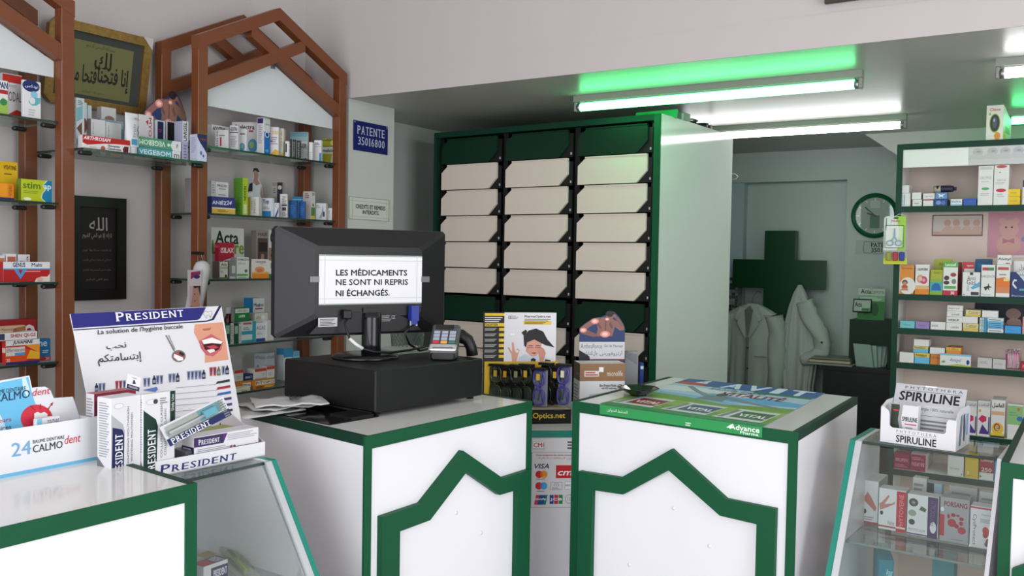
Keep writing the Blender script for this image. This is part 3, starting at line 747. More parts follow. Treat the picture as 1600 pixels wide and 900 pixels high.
for z, rx, ry, am in ((0, .035, .03, .02), (-.015, .07, .045, .02), (-.035, hw * .62, .06, .02), (-.065, hw * .92, .065, .02), (-.12, hw * .98, .07, .03), (-.3, hw * .95, .075, .06), (-.5, hw * .97, .08, .09), (-.75, hw * 1.0, .085, .10), (-.95, hw * 1.04, .09, .12)):
    rg.append((cxm, YC, c0.z + z, rx, ry, am))
cloth_loft(rg, M_COAT, 'coat_body', t)
for s in (-1, 1):
    mb = MB(); pts = [(cxm + s * hw * .80, YC - .02, c0.z - .07), (cxm + s * hw * 1.02, YC - .03, c0.z - .2), (cxm + s * hw * 1.04, YC - .05, c0.z - .38), (cxm + s * hw * 1.05, YC - .06, c0.z - .56), (cxm + s * hw * 1.05, YC - .06, c0.z - .66)]
    sleeve(pts, .062, s, t)
    mb = MB(); mb.box((cxm + s * .004 - .0015, YC - .118, c0.z - 1.0), (cxm + s * .004 + .0015, YC - .085, c0.z - .23), mat('coat_pocket_welt', '#8a928c', .9)); mb.build('placket', t)
    q = [(cxm + s * .012, YC - .105, c0.z - .24), (cxm + s * .03, YC - .072, c0.z - .03), (cxm + s * .065, YC - .075, c0.z - .02), (cxm + s * .095, YC - .088, c0.z - .10), (cxm + s * .07, YC - .095, c0.z - .12), (cxm + s * .075, YC - .096, c0.z - .14)]
    mb = MB(); vs = q + [(x, y + .006, z) for x, y, z in q]; k = len(q)
    mb.add(vs, [tuple(range(k)), tuple(reversed(range(k, 2 * k)))] + [(i, i + k, (i + 1) % k + k, (i + 1) % k) for i in range(k)], M_COAT); mb.build('lapel', t)
mb = MB(); mb.poly([(cxm - .030, YC - .082, c0.z - .045), (cxm, YC - .104, c0.z - .235), (cxm + .030, YC - .082, c0.z - .045), (cxm, YC - .06, c0.z - .012)], mat('coat_inside_shade', '#6f7974', .9)); mb.build('collar_opening', t)  # dark sheet paints the shaded inside of the coat at the V neck
for z in (.30, .44, .58):
    mb = MB(); mb.lathe([(.006, 0), (.006, .003)], '#2b3431', frame((cxm + .012, YC - .119, c0.z - z), (1, 0, 0), ZUP), 10); mb.build('button', t)
mb = MB(); mb.box((cxm + hw * .28, YC - .098, c0.z - .36), (cxm + hw * .75, YC - .090, c0.z - .355), mat('coat_pocket_welt', '#959d97', .9)); mb.build('pocket', t)
t2 = thing('coat_hanger', 'wire hanger carrying the left lab coat', 'hanger', (cxm, YC, c0.z + .01))
mb = MB(); mb.tube([(cxm, YC, c0.z - .03), (cxm, YC, c0.z + .035), (cxm + .012, YC, c0.z + .06), (cxm + .02, YC + .02, c0.z + .078), (cxm + .005, YC + .10, c0.z + .085), (cxm, YB - .001, c0.z + .07)], .0025, M_STEEL, 6); mb.build('hook', t2)
pk = cw(1250, 445, 6.2)
t = thing('lab_coat', 'white lab coat hung by its collar from the arm of the green cross', 'coat', (pk.x, 6.2, .35))
rg = []
for (xl, xr, y, ry, am) in ((1247, 1253, 445, .012, .02), (1240, 1260, 458, .03, .03), (1233, 1266, 478, .045, .05), (1228, 1270, 500, .06, .07), (1224, 1276, 525, .075, .10), (1221, 1280, 550, .085, .12), (1221, 1276, 575, .09, .13), (1223, 1272, 600, .09, .14), (1222, 1274, 640, .09, .14)):
    l, r_ = cw(xl, y, 6.2), cw(xr, y, 6.2); rg.append(((l.x + r_.x) / 2, 6.2, l.z, (r_.x - l.x) / 2, ry, am))
cloth_loft(rg, M_COAT, 'coat_body', t)
mb = MB(); P = [cw(1258, 470, 6.14), cw(1268, 500, 6.13), cw(1282, 525, 6.12), cw(1286, 545, 6.12), cw(1274, 556, 6.12), cw(1256, 562, 6.12)]
sleeve(P, .058, 2.2, t)
mb = MB(); q = [cw(1251, 448, 6.165), cw(1262, 470, 6.13), cw(1272, 489, 6.12), cw(1259, 489, 6.115), cw(1252, 470, 6.13)]
vs = [tuple(p) for p in q] + [(p.x, p.y + .006, p.z) for p in q]; k = len(q)
mb.add(vs, [tuple(reversed(range(k))), tuple(range(k, 2 * k))] + [(i, (i + 1) % k, (i + 1) % k + k, i + k) for i in range(k)], M_COAT); mb.build('collar', t)
mb = MB(); mb.lathe([(.007, 0), (.007, .003)], '#2b3431', frame(cw(1284, 535, 6.058), (1, 0, 0), ZUP), 10); mb.build('button', t)
# desk, box with papers, ledgers, leaflets
YK = 5.93
dk0, dk1 = gY(1282, 567, YK).x, -.74; zk = gY(1330, 573, YK).z
t = thing('dark_desk', 'black desk in the back room under the ledgers', 'desk', ((dk0 + dk1) / 2, YK + .19, 0))
mb = MB(); mb.box((dk0, YK, zk - .03), (dk1, YB - .01, zk), M_BLACK); mb.build('desk_top', t)
mb = MB(); mb.box((dk0 + .01, YK + .03, 0), (dk1 - .01, YB - .02, zk - .03), M_BLACK_P); mb.build('desk_body', t)
bx0, bx1 = gY(1326.5, 540, YK + .1).x, gY(1392, 540, YK + .1).x; bz1 = gY(1350, 500, YK + .1).z
t = thing('drop_box', 'dark green open box stuffed with papers on the black desk', 'box', ((bx0 + bx1) / 2, YK + .2, zk))
w = bx1 - bx0; h = bz1 - zk; M = frame((bx0, YK + .1, zk), (1, 0, 0), ZUP)
mb = MB(); mb.band([(0, 0), (0, h), (w, h), (w, 0)], [(w * .18, 0), (w * .18, h * .46), (w * .92, h * .46), (w * .92, 0)], -.22, 0, M_GREEN_DD, M); mb.box((0, 0, -.235), (w, h, -.22), M_GREEN_DD, M); mb.build('box_shell', t)
for i in range(5):
    mb = MB(); M2 = frame((bx0 + w * (.22 + .05 * i), YK + .06 + .012 * i, zk + .001), (1, .15 * (i - 2), 0), (.1 * (i - 2), .25, 1)); ww, hh = w * .46, h * (.50 - .03 * (i % 3))
    mb.box((0, 0, 0), (ww, hh, .0015), mat('pale_blue_paper', '#9fb3ae', .7), M2)
    tag(mb.build('paper_sheet', None, (bx0 + w * .4, YK + .06, zk)), 'pale blue paper slip standing in the mouth of the green box', 'paper', 'paper slips in the green box')
lx, ly = gY(1258, 575, YK + .02), gY(1340, 580, YK + .02)
for i, (lab, c, d, th) in enumerate((('grey stack of loose sheets under the brown ledger', '#8d948c', .0, .012), ('thick brown ledger lying on loose sheets at the desk edge', '#6d5d45', .012, .022), ('thin grey folder lying on the brown ledger', '#7d827c', .034, .008))):
    mb = MB(); M2 = frame((lx.x + .015 + .015 * i, YK - .03 + .01 * i, zk + d + .0006 * i), (1, .04 * i, 0), (-.04 * i, 1, 0))
    mb.cbox((0, 0, 0), (.285 - .025 * i, .24, th), c, .002, M2)
    if i == 1: mb.box((.004, -.0006, .004), (.254, .0, th - .004), '#b9b09a', M2)
    tag(mb.build('ledger' if i else 'paper_stack', None, M2 @ Vector((.13, .12, 0))), lab, 'ledger' if i else 'paper')
def leaflet(label, x0, x1, yt, yb, Y, items, base, lean=.02):
    a, b = gY(x0, yb, Y), gY(x1, yb, Y); zt = gY(x0, yt, Y).z; M2 = frame((a.x, Y, a.z), (1, 0, 0), (0, lean, zt - a.z)); w, h = b.x - a.x, zt - a.z
    mb = MB(); mb.box((0, 0, -.02), (w, h, 0), base, M2); mb.art(M2, w, h, items); return tag(mb.build('leaflet_box', None, M2 @ Vector((w / 2, 0, 0))), label, 'leaflet box')
leaflet('green leaflet box with white top standing on the green drop box', 1339, 1381, 450, 500, YK + .14,
        [('r', 0, 0, 1, .78, '#2f7a33'), ('r', 0, .6, 1, .78, '#7fae86'), ('t', .1, .84, .48, .97, 'Acta', '#12301c', 'b'), ('t', .5, .84, .95, .97, 'Levure', '#4c7a4e'), ('c', .3, .35, .12, .16, '#1f5c28'), ('c', .65, .35, .14, .2, '#175022'), ('l', .08, .62, .9, .74, 3, '#c6d8c4')], '#b7c7b8')
leaflet('small black-edged white carton in front of the green leaflet box', 1332, 1360, 466, 487, YK + .112,
        [('r', .06, .08, .98, .9, '#aeb8b0'), ('t', .12, .4, .5, .75, 'Acta', '#12301c', 'b'), ('r', .5, .1, .95, .3, '#2f7a33')], '#1b221e')

# ---------------------------------------------------------------- clutter on top of the drawer cabinet
zc_ = ZD
def onD(x, y): return gZ(x, y, ZD)
p = onD(1048, 182); M = frame((p.x - .03, p.y + .05, ZD), (-1, .05, 0), (0, .2, 1))
mb = MB(); mb.box((-.005, 0, 0), (.22, .045, .012), mat('green_folded_card', '#3fae6c', .5), frame((p.x + .01, p.y + .03, ZD), (-1, .06, 0), (0, .4, 1)))
tag(mb.build('folded_card', None, (p.x - .1, p.y + .05, ZD)), 'long folded green card on the front top edge of the drawer cabinet', 'card')
p = onD(1073, 190); mb = MB(); mb.box((p.x - .09, p.y - .02, ZD), (p.x - .005, p.y + .06, ZD + .045), mat('grey_green_carton', '#7f9a86', .6)); mb.box((p.x - .02, p.y - .022, ZD + .005), (p.x - .008, p.y - .02, ZD + .04), '#d6ddd6')
tag(mb.build('small_carton', None, (p.x - .05, p.y + .02, ZD)), 'small grey-green carton on top of the drawer cabinet', 'carton')
for i, (x, y, r) in enumerate(((1088, 197, .030), (1103, 203, .034))):
    p = onD(x, y); mb = MB(); pts = []
    for k in range(40):
        a = k * .55; pts.append((p.x - .05 + r * math.cos(a) * 1.2, p.y + .03 + r * math.sin(a) + .0006 * k, ZD + .006 + .034 * (.5 + .5 * math.sin(a * .37 + i))))
    mb.tube(pts, .0045, mat('dark_green_cable', '#39463d', .5), 6)
    tag(mb.build('cable_coil', None, (p.x - .05, p.y + .03, ZD)), ('coil of dark cable next to the grey-green carton on the drawer cabinet', 'coil of dark cable next to the metal bracket on the drawer cabinet')[i], 'cable')
p = onD(1124, 211); mb = MB(); mb.box((p.x - .045, p.y - .06, ZD), (p.x - .002, p.y + .04, ZD + .012), mat('zinc_bracket', '#7b8078', .45, .5)); mb.box((p.x - .045, p.y - .06, ZD + .012), (p.x - .030, p.y - .03, ZD + .05), '#5d4d45')
tag(mb.build('metal_bracket', None, (p.x - .02, p.y, ZD)), 'metal bracket on the rear top corner of the drawer cabinet', 'bracket')
p = gY(1139, 276, 4.97); mb = MB(); mb.tube([(p.x - .10, 4.95, p.z + .03), (p.x - .02, 4.96, p.z + .018), (p.x + .035, 4.97, p.z + .014), (p.x + .05, 4.975, p.z), (p.x + .04, 4.975, p.z - .014), (p.x, 4.97, p.z - .018), (p.x - .10, 4.95, p.z - .02)], .0018, mat('white_wire', '#d5dad6', .4), 6)
mb.box((p.x - .11, 4.935, p.z - .03), (p.x - .095, 4.965, p.z + .04), M_BLACK)
tag(mb.build('wire_hook', None, (p.x, 4.95, p.z)), 'white wire hook poking out behind the drawer cabinet', 'hook')

# ---------------------------------------------------------------- cash drawer, monitor, card terminal on the monitor counter
ZTT = EYE - .338
tc = Vector((-1.71, 1.985)); ta = Vector((-1.652, 2.457)); tb = Vector((-2.14, 1.994))
e1 = (ta - tc).normalized(); L1 = (ta - tc).length; L2 = (tb - tc).length
FT = frame((tc.x, tc.y, ZT), (e1.x, e1.y, 0), ZUP)          # normal looks to the customers
HT = ZTT - ZT
M_TILL = mat('black_powder_coat', '#09090b', .5, noise=((1, 1, 1), 260, .15))
t = thing('cash_drawer', 'wide black steel cash drawer under the monitor', 'cash drawer', FT @ Vector((L1 / 2, 0, -L2 / 2)))
mb = MB(); mb.cbox((0, .014, -L2), (L1, HT, 0), M_TILL, .004, FT); mb.build('drawer_case', t)
mb = MB(); mb.box((.004, .02, -L2 - .004), (L1 - .004, HT - .012, -L2 + .001), M_TILL, FT); mb.build('drawer_front', t)
for x in (.03, L1 - .03):
    for y in (-.03, -L2 + .03):
        mb = MB(); mb.lathe([(.012, 0), (.012, .015)], M_BLACK, Matrix.Translation(FT @ Vector((x, .005, y)) - Vector((0, 0, .0012))), 12); mb.build('foot', t)
mb = MB(); mb.box((-.165, .0003, -L2 - .02), (.02, .0035, -.005), mat('glossy_black_sheet', '#0a0a0b', .12), FT)
tag(mb.build('desk_mat', None, FT @ Vector((0, 0, -.2))), 'glossy black mat under the cash drawer', 'mat')
mb = MB(); mb.box((-.085, .0038, -.10), (-.002, .012, -.004), mat('grey_metal_plate', '#2a2c2e', .3, .6), FT)
tag(mb.build('metal_plate', None, FT @ Vector((-.03, 0, -.1))), 'grey metal plate lying beside the cash drawer corner', 'plate')

mc = gZ(571, 559, ZTT); md = Vector((.38, .924, 0)).normalized(); mn = Vector((md.y, -md.x, 0))
pc = mc + mn * .012
def mp(x, y, off=0.0):
    q = gP(x, y, pc + mn * off, mn); return ((q - pc).dot(md), q.z)
FM = Matrix.Translation(Vector((pc.x, pc.y, 0))) @ frame((0, 0, 0), md, ZUP)
(uL, zT), (uR, zT2), (uR2, zB), (uL2, zB2) = mp(431, 351), mp(696, 363.5), mp(693, 519.5), mp(427.5, 527)
uL = (uL + uL2) / 2; uR = (uR + uR2) / 2; zT = (zT + zT2) / 2; zB = (zB + zB2) / 2
t = thing('computer_monitor', 'black flat monitor seen from behind on the cash drawer', 'monitor', mc)
mb = MB(); rr = .008
def rrect(a, b, c, d, r): return [(a + r, b), (c - r, b), (c, b + r), (c, d - r), (c - r, d), (a + r, d), (a, d - r), (a, b + r)]
mb.prism(rrect(uL, zB, uR, zT, .010), -.030, 0, M_BLACK_P, FM)
w, h = uR - uL, zT - zB
O = rrect(uL + .002, zB + .002, uR - .002, zT - .002, .010); I = rrect(uL + w * .20, zB + h * .18, uR - w * .17, zT - h * .17, .012)
I2 = rrect(uL + w * .26, zB + h * .26, uR - w * .15, zT - h * .24, .012)
n = len(O); vs = [(x, y, 0) for x, y in O] + [(x, y, .022) for x, y in I]
mb.add(vs, [(i, (i + 1) % n, n + (i + 1) % n, n + i) for i in range(n)] + [tuple(range(n, 2 * n))], M_BLACK_P, False, FM)
mb.build('back_shell', t)
mb = MB(); mb.box((uL + .015, zB + .015, -.0315), (uR - .015, zT - .015, -.030), mat('dark_screen', '#08090b', .15), FM); mb.build('screen', t)
# arched port recess under the shell
mb = MB(); ar = [(uL + w * (.17 + .66 * i / 16), zB + h * (.03 + .20 * math.sin(math.pi * i / 16) ** .6)) for i in range(17)]
mb.prism(ar, .001, .0245, mat('port_recess', '#101013', .5), FM); mb.build('port_cover', t)
def mquad(x0, y0, x1, y1, d): a, b = mp(x0, y1, d), mp(x1, y0, d); return a, b
def mlabel(name, x0, y0, x1, y1, d, m, items, th=.0008):
    a, b = mquad(x0, y0, x1, y1, d); mb = MB(); mb.box((a[0], a[1], d), (b[0], b[1], d + th), m, FM)
    mb.art(FM @ Matrix.Translation((a[0], a[1], d + th)), b[0] - a[0], b[1] - a[1], items); return mb
mlabel('label', 497, 496, 527, 511, .025, '#b5b5b5', [('l', .08, .1, .9, .9, 5, '#444')]).build('rating_label', t)
mlabel('label', 594, 490, 622, 508, .025, '#202024', [('l', .08, .3, .6, .9, 4, '#8a8a8a'), ('t', .62, .55, .82, .85, 'CE', '#b0b0b0')]).build('rating_label', t)
# stand
SB = Matrix.Translation((mc.x, mc.y, ZTT))
mb = MB(); mb.lathe([(.108, .0), (.110, .004), (.106, .011), (.085, .016), (.05, .018), (.0, .018)], mat('black_gloss_plastic', '#141417', .22), SB, 48); mb.build('stand_base', t)
mb = MB(); mb.lathe([(.032, .016), (.031, .05), (.031, .13), (.030, .150)], mat('black_gloss_plastic', '#141417', .22), SB @ Matrix.Translation((mn.x * .04, mn.y * .04, 0)), 28); mb.build('stand_neck', t)
mb = MB(); mb.box((-.03, ZTT + .12, .012), (.03, ZTT + .165, .03), M_BLACK_P, FM); mb.build('hinge', t)
# plugs and leads
q = mp(645, 487, .03); mb = MB(); mb.box((q[0] - .014, q[1] - .030, .025), (q[0] + .014, q[1] + .020, .048), mat('blue_plug', '#25358c', .4), FM); mb.box((q[0] - .011, q[1] - .042, .03), (q[0] + .011, q[1] - .030, .044), mat('blue_plug', '#25358c', .4), FM)
for s in (-1, 1): mb.box((q[0] + s * .010 - .003, q[1] - .046, .034), (q[0] + s * .010 + .003, q[1] - .030, .040), mat('plug_screw', '#c7c7c2', .4), FM)
mb.build('video_plug', t)
q2 = mp(540, 492, .03); mb = MB(); mb.cbox((q2[0] - .013, q2[1] - .012, .024), (q2[0] + .013, q2[1] + .016, .050), M_BLACK, .003, FM); mb.build('power_plug', t)
W = lambda x, y, d: gP(x, y, pc + mn * d, mn)
mb = MB(); P = [FM @ Vector((q2[0], q2[1] - .01, .046)), W(538, 505, .06), W(546, 528, .075), W(556, 538, .085)]; mb.tube(P, .004, M_BLACK, 8); mb.build('power_lead', t)
mb = MB(); mb.tube([W(546, 529, .078), W(556, 538, .088), W(567, 545, .095)], .0055, mat('white_lead_sleeve', '#d6d6d6', .4), 8); mb.build('lead_sleeve', t)
mb = MB(); mb.tube([W(567, 545, .095), W(585, 550, .10), W(608, 551, .08), W(640, 547, .04), W(664, 542, .0)], .004, M_BLACK, 8); mb.build('power_lead', t)
mb = MB(); mb.tube([FM @ Vector((q[0], q[1] - .04, .037)), W(632, 520, .045), W(640, 538, .03), W(656, 548, -.0), W(668, 545, -.02)], .004, M_BLACK, 8); mb.build('video_lead', t)
# taped notice on the monitor
a, b = mquad(498, 400, 659.5, 477, .0228); mb = MB(); w, h = b[0] - a[0], b[1] - a[1]
mb.box((a[0], a[1], .0225), (b[0], b[1], .0233), '#dcdce0', FM); G = FM @ Matrix.Translation((a[0], a[1], .0233))
mb.art(G, w, h, [('r', 0, .97, 1, 1, '#8e9a8e'), ('r', 0, 0, 1, .025, '#8e9a8e'), ('r', .05, 0, .056, 1, '#b3bdb3'), ('r', .945, 0, .951, 1, '#b3bdb3'), ('r', 0, .88, 1, .895, '#c3c9c3'), ('r', 0, .12, 1, .135, '#c3c9c3'),
                 ('t', .155, .585, .845, .73, 'LES MÉDICAMENTS', '#141414', 'b'), ('t', .155, .395, .855, .51, 'NE SONT NI REPRIS', '#141414', 'b'), ('t', .155, .175, .67, .32, 'NI ÉCHANGÉS.', '#141414', 'b')])
o = tag(mb.build('paper_notice', None, FM @ Vector((0, a[1], .023))), 'white notice about medicines taped to the back of the monitor', 'notice')
for x0, x1 in ((484, 499), (658, 671)):
    c0, c1 = mp(x0, 441, .0226), mp(x1, 432, .0226); mb = MB(); mb.box((c0[0], c0[1], .0235), (c1[0], c1[1], .0238), mat('clear_tape', '#6a6a6d', .25), FM); mb.build('tape_strip', o)

# card terminal
p = gZ(691, 564, ZTT); n2 = Vector((-p.x, -p.y, 0)).normalized(); n2 = Matrix.Rotation(math.radians(-8), 3, 'Z') @ n2; u2 = Vector((-n2.y, n2.x, 0))
M = frame((p.x, p.y, ZTT), u2, ZUP)
t = thing('card_terminal', 'small grey card payment terminal on the right end of the cash drawer', 'card terminal', p)
mb = MB(); mb.cbox((-.040, 0, -.10), (.040, .030, -.004), M_BLACK, .005, M); mb.build('cradle', t)
T = M @ Matrix.Translation((0, .030, 0)) @ Matrix.Rotation(math.radians(-48), 4, 'X')
mb = MB(); mb.cbox((-.046, 0, -.035), (.046, .125, 0), mat('terminal_grey', '#4a4a4c', .35), .006, T); mb.build('body', t)
mb = MB(); mb.cbox((-.044, .002, .0005), (.044, .028, .006), mat('terminal_silver', '#c2c3c4', .25, .5), .003, T); mb.box((-.033, .010, .006), (.033, .013, .0062), M_BLACK, T); mb.build('card_slot', t)
mb = MB(); mb.box((-.034, .098, .0005), (.026, .118, .002), mat('lcd_glass', '#23251f', .15), T); mb.build('display', t)
for i in range(3):
    for j in range(4):
        mb = MB(); c = ('#c23a44', '#e0a04a', '#3c7268')[i] if j == 0 else '#9fa6b5'
        mb.box((-.036 + i * .026, .034 + j * .0145, .0005), (-.016 + i * .026, .045 + j * .0145, .003), c, T); mb.build('key', t)
# barcode scanner behind it
mb = MB(); q0 = gZ(738, 557, ZTT); D2 = u2
P = [q0 + Vector((0, 0, .003)), q0 + Vector((0, 0, .03)) - D2 * .004, q0 + Vector((0, 0, .055)) - D2 * .016, q0 + Vector((0, 0, .068)) - D2 * .040, q0 + Vector((0, 0, .070)) - D2 * .065]
mb.tube(P, [.020, .019, .021, .024, .022], M_BLACK_P, 14); tag(mb.build('barcode_scanner', None, q0), 'curved black hand scanner behind the card terminal', 'scanner')
# papers behind the monitor foot
for i, (dx, c, lab) in enumerate(((0, '#9fb5a5', 'pale green paper pad behind the monitor foot'), (.0, '#c9cac6', 'white paper sheets on the pale green pad behind the monitor'))):
    q = gZ(640, 549, ZTT); mb = MB(); G = frame((q.x, q.y, ZTT + .0005 + .007 * i), (.2 + .2 * i, 1, 0), (-1, .2 + .2 * i, 0)); mb.box((-.10, -.06, 0), (.09 - .03 * i, .07, .006), c, G)
    tag(mb.build('paper_pad', None, q), lab, 'paper')
# wire basket on the counter behind the cash drawer
p = Vector((-2.02, 2.515, ZTT + .001)); t = thing('wire_basket', 'round wire basket standing behind the monitor', 'basket', p)
mw = mat('grey_green_wire', '#6f827a', .4, .3)
for z, r in ((.003, .055), (.075, .062)):
    mb = MB(); mb.tube([(p.x + r * math.cos(a * .2618), p.y + r * math.sin(a * .2618), p.z + z) for a in range(24)], .002, mw, 6, True); mb.build('rim', t)
mb = MB()
for k in range(24):
    for s in (-1, 1):
        mb.tube([(p.x + (.055 + .007 * f) * math.cos(k * .2618 + s * f * .9), p.y + (.055 + .007 * f) * math.sin(k * .2618 + s * f * .9), p.z + .003 + .072 * f) for f in (0, .33, .66, 1)], .0009, mw, 4)
mb.build('wire_mesh', t)
# flattened paper bags on the left end of the counter
for i, (x, y, r, lab) in enumerate(((408, 636, .25, 'crumpled white paper bag lowest at the left end of the monitor counter'), (440, 632, .05, 'white paper bag with grey leaf print at the left end of the monitor counter'), (452, 634, -.25, 'white paper bag nearest the cash drawer on the monitor counter'))):
    q = gZ(x, y, ZT + .02); z = ZT + .0065 + .0125 * i; A = math.atan2(.9, .35) + r; u_ = Vector((math.cos(A), math.sin(A), 0)); v_ = Vector((-u_.y, u_.x, 0))
    mb = MB(); n = 9; vs = []
    for a in range(n):
        for b in range(n):
            x_ = (a / (n - 1) - .5) * .21; y_ = (b / (n - 1) - .5) * .15
            vs.append(Vector((q.x, q.y, z)) + u_ * x_ + v_ * y_ + Vector((0, 0, .004 * math.sin(a * 1.7 + i) * math.sin(b * 1.3 + i * 2) + .004)))
    k = len(vs); top = vs; bot = [v - Vector((0, 0, .0035)) for v in vs]
    fs = []
    for a in range(n - 1):
        for b in range(n - 1): fs.append((a * n + b, a * n + n + b, a * n + n + b + 1, a * n + b + 1)); fs.append((k + a * n + b, k + a * n + b + 1, k + a * n + n + b + 1, k + a * n + n + b))
    ring = [b for b in range(n)] + [a * n + n - 1 for a in range(1, n)] + [(n - 1) * n + b for b in range(n - 2, -1, -1)] + [a * n for a in range(n - 2, 0, -1)]
    fs += [(ring[j], ring[(j + 1) % len(ring)], k + ring[(j + 1) % len(ring)], k + ring[j]) for j in range(len(ring))]
    mb.add(top + bot, fs, mat('white_bag_paper', '#c2c3c2', .7), True)
    G = frame((q.x, q.y, z + .0125), u_, v_)
    for k2 in range(7): mb.art(G @ Matrix.Rotation(k2 * .5 - 1.5, 4, 'Z'), .1, .1, [('p', [(-.02, -.02), (.35, -.06), (.42, 0), (.3, .05)], '#4a5254')], 0)
    tag(mb.build('paper_bag', None, q), lab, 'paper bag')

# ---------------------------------------------------------------- printed figures used on the cardboard displays
def man_items():   # back view of a bare-shouldered man with glowing sore spots, 0..1 by 0..1
    sk, sk2, gl, gl2 = '#8a6258', '#6d4a45', '#d98a80', '#f0c4b8'
    it = [('p', [(.36, .30), (.72, .30), (.76, .50), (.80, .66), (.74, .76), (.60, .84), (.46, .82), (.36, .70), (.40, .50)], sk),
          ('p', [(.44, .83), (.30, .80), (.12, .64), (0, .52), (.06, .42), (.16, .50), (.26, .60), (.38, .66)], sk), ('p', [(0, .52), (.03, .38), (.30, .28), (.38, .30), (.36, .37), (.14, .49)], '#7d5850'),
          ('p', [(.70, .80), (.82, .72), (.98, .57), (.98, .48), (.88, .46), (.75, .60)], sk), ('p', [(.98, .57), (.90, .58), (.76, .84), (.79, .88), (.84, .84), (.94, .68)], '#7d5850'),
          ('p', [(.565, .82), (.545, .36), (.575, .36), (.59, .82)], sk2), ('p', [(.40, .70), (.48, .54), (.46, .50), (.38, .62)], sk2), ('p', [(.68, .72), (.73, .56), (.70, .50), (.64, .64)], sk2),
          ('p', [(.56, .80), (.72, .78), (.74, .90), (.60, .92)], sk), ('c', .66, .93, .095, .085, '#2a2020'), ('p', [(.70, .84), (.78, .82), (.80, .90), (.74, .92)], sk)]
    for x, y, r in ((.33, .72, .09), (.08, .47, .08), (.60, .78, .05), (.56, .36, .11)): it += [('c', x, y, r, r * .85, gl), ('c', x, y, r * .6, r * .5, gl2)]
    return it
def gel_card(name, label, M, w, h, ext=0.0):
    """display card: dark blue lower rectangle with the man cut out above it"""
    t = thing(name, label, 'display card', M @ Vector((w / 2, -ext, 0)))
    ol = [(0, 0), (1, 0), (1, .66), (.97, .74), (.86, .90), (.78, .97), (.73, 1.0), (.60, 1.0), (.57, .93), (.46, .885), (.29, .865), (.10, .75), (0, .67)]
    mb = MB(); mb.prism([(0, -ext), (w, -ext)] * (ext > 0) + [(x * w, y * h) for x, y in ol], -.002, 0, '#2a3a66', M)
    it = [(k[0], [(x, .30 + y * .70) for x, y in k[1]], k[2]) if k[0] == 'p' else (k[0], k[1], .30 + k[2] * .70, k[3], k[4] * .7, k[5]) for k in man_items()]
    mb.art(M, w, h, it + [('p', [(0, .02), (1, .02), (1, .40), (0, .40)], '#c9c9cc'), ('t', .03, .27, .50, .36, 'ArthroForce', '#505468'), ('t', .54, .28, .96, .35, 'Gel de Massage', '#3a3f58'),
                          ('t', .45, .12, .95, .23, arabic('أرتروفورس'), '#343a50'), ('t', .12, .12, .40, .23, arabic('جال للتدليك'), '#343a50'), ('r', .25, .02, 1, .06, '#7a3048'), ('p', [(0, 0), (.26, 0), (.22, .12), (0, .24)], '#1d2026')])
    mb.build('printed_card', t)
    mb = MB(); mb.box((w * .3, -ext, -.05), (w * .7, h * .25, -.0022), '#b9b9bc', M); mb.build('card_foot', t)
    return t

# ---------------------------------------------------------------- reading-glasses stand on the corner unit
o1 = gZ(830, 663, ZK); o2 = gZ(897, 662, ZK); ud = (o2 - o1); ud.z = 0; ud.normalize(); nd = Vector((ud.y, -ud.x, 0))
o1 = Vector((o1.x, o1.y, ZK)) - nd * .004
FO = frame(o1, ud, ZUP)
def op(x, y, d): q = gP(x, y, o1 + nd * d, nd); return (q - o1).dot(ud), q.z - ZK
x0 = op(757, 600, -.15)[0]; x1 = op(893, 600, 0)[0]; hs = op(860, 640, 0)[1]
t = thing('glasses_stand', 'yellow and black counter stand of folded reading glasses in the corner', 'display stand', FO @ Vector(((x0 + x1) / 2, 0, -.08)))
mb = MB(); mb.box((x0, 0, -.17), (x1, hs, 0), '#161616', FO); mb.box((x0 + .003, hs, -.168), (x1 - .003, hs + .001, -.002), '#b9ae97', FO)
tx = op(803, 650, 0)[0]
mb.text(FO, op(796, 657, 0)[0], hs * .28, op(883, 650, 0)[0], hs * .78, 'PharmaOptics.net', '#e3c63c', .0004, .012); mb.build('base_tray', t)
bd = -.15
bx0, by1 = op(755.5, 488, bd); bx1, _ = op(869.5, 488, bd); by0 = op(800, 566, bd)[1]
mb = MB(); mb.box((bx0, hs, bd - .006), (bx1, by1, bd), '#1a1a1a', FO)
G = FO @ Matrix.Translation((bx0, by0, bd)); w, h = bx1 - bx0, by1 - by0
it = [('r', .285, 0, 1, 1, '#d3d3d6'), ('r', .02, .93, .285, .985, '#d9b92e'), ('r', .02, .72, .285, .785, '#d9b92e'), ('t', .03, .73, .20, .775, 'DIOPTER', '#1a1a1a', 'b'), ('l', .02, .80, .27, .92, 3, '#d0d0d0')]
for i in range(6): it += [('r', .215, .63 - .108 * i, .285, .69 - .108 * i, '#d9b92e'), ('l', .02, .63 - .108 * i, .19, .69 - .108 * i, 3, '#a9a9a9')]
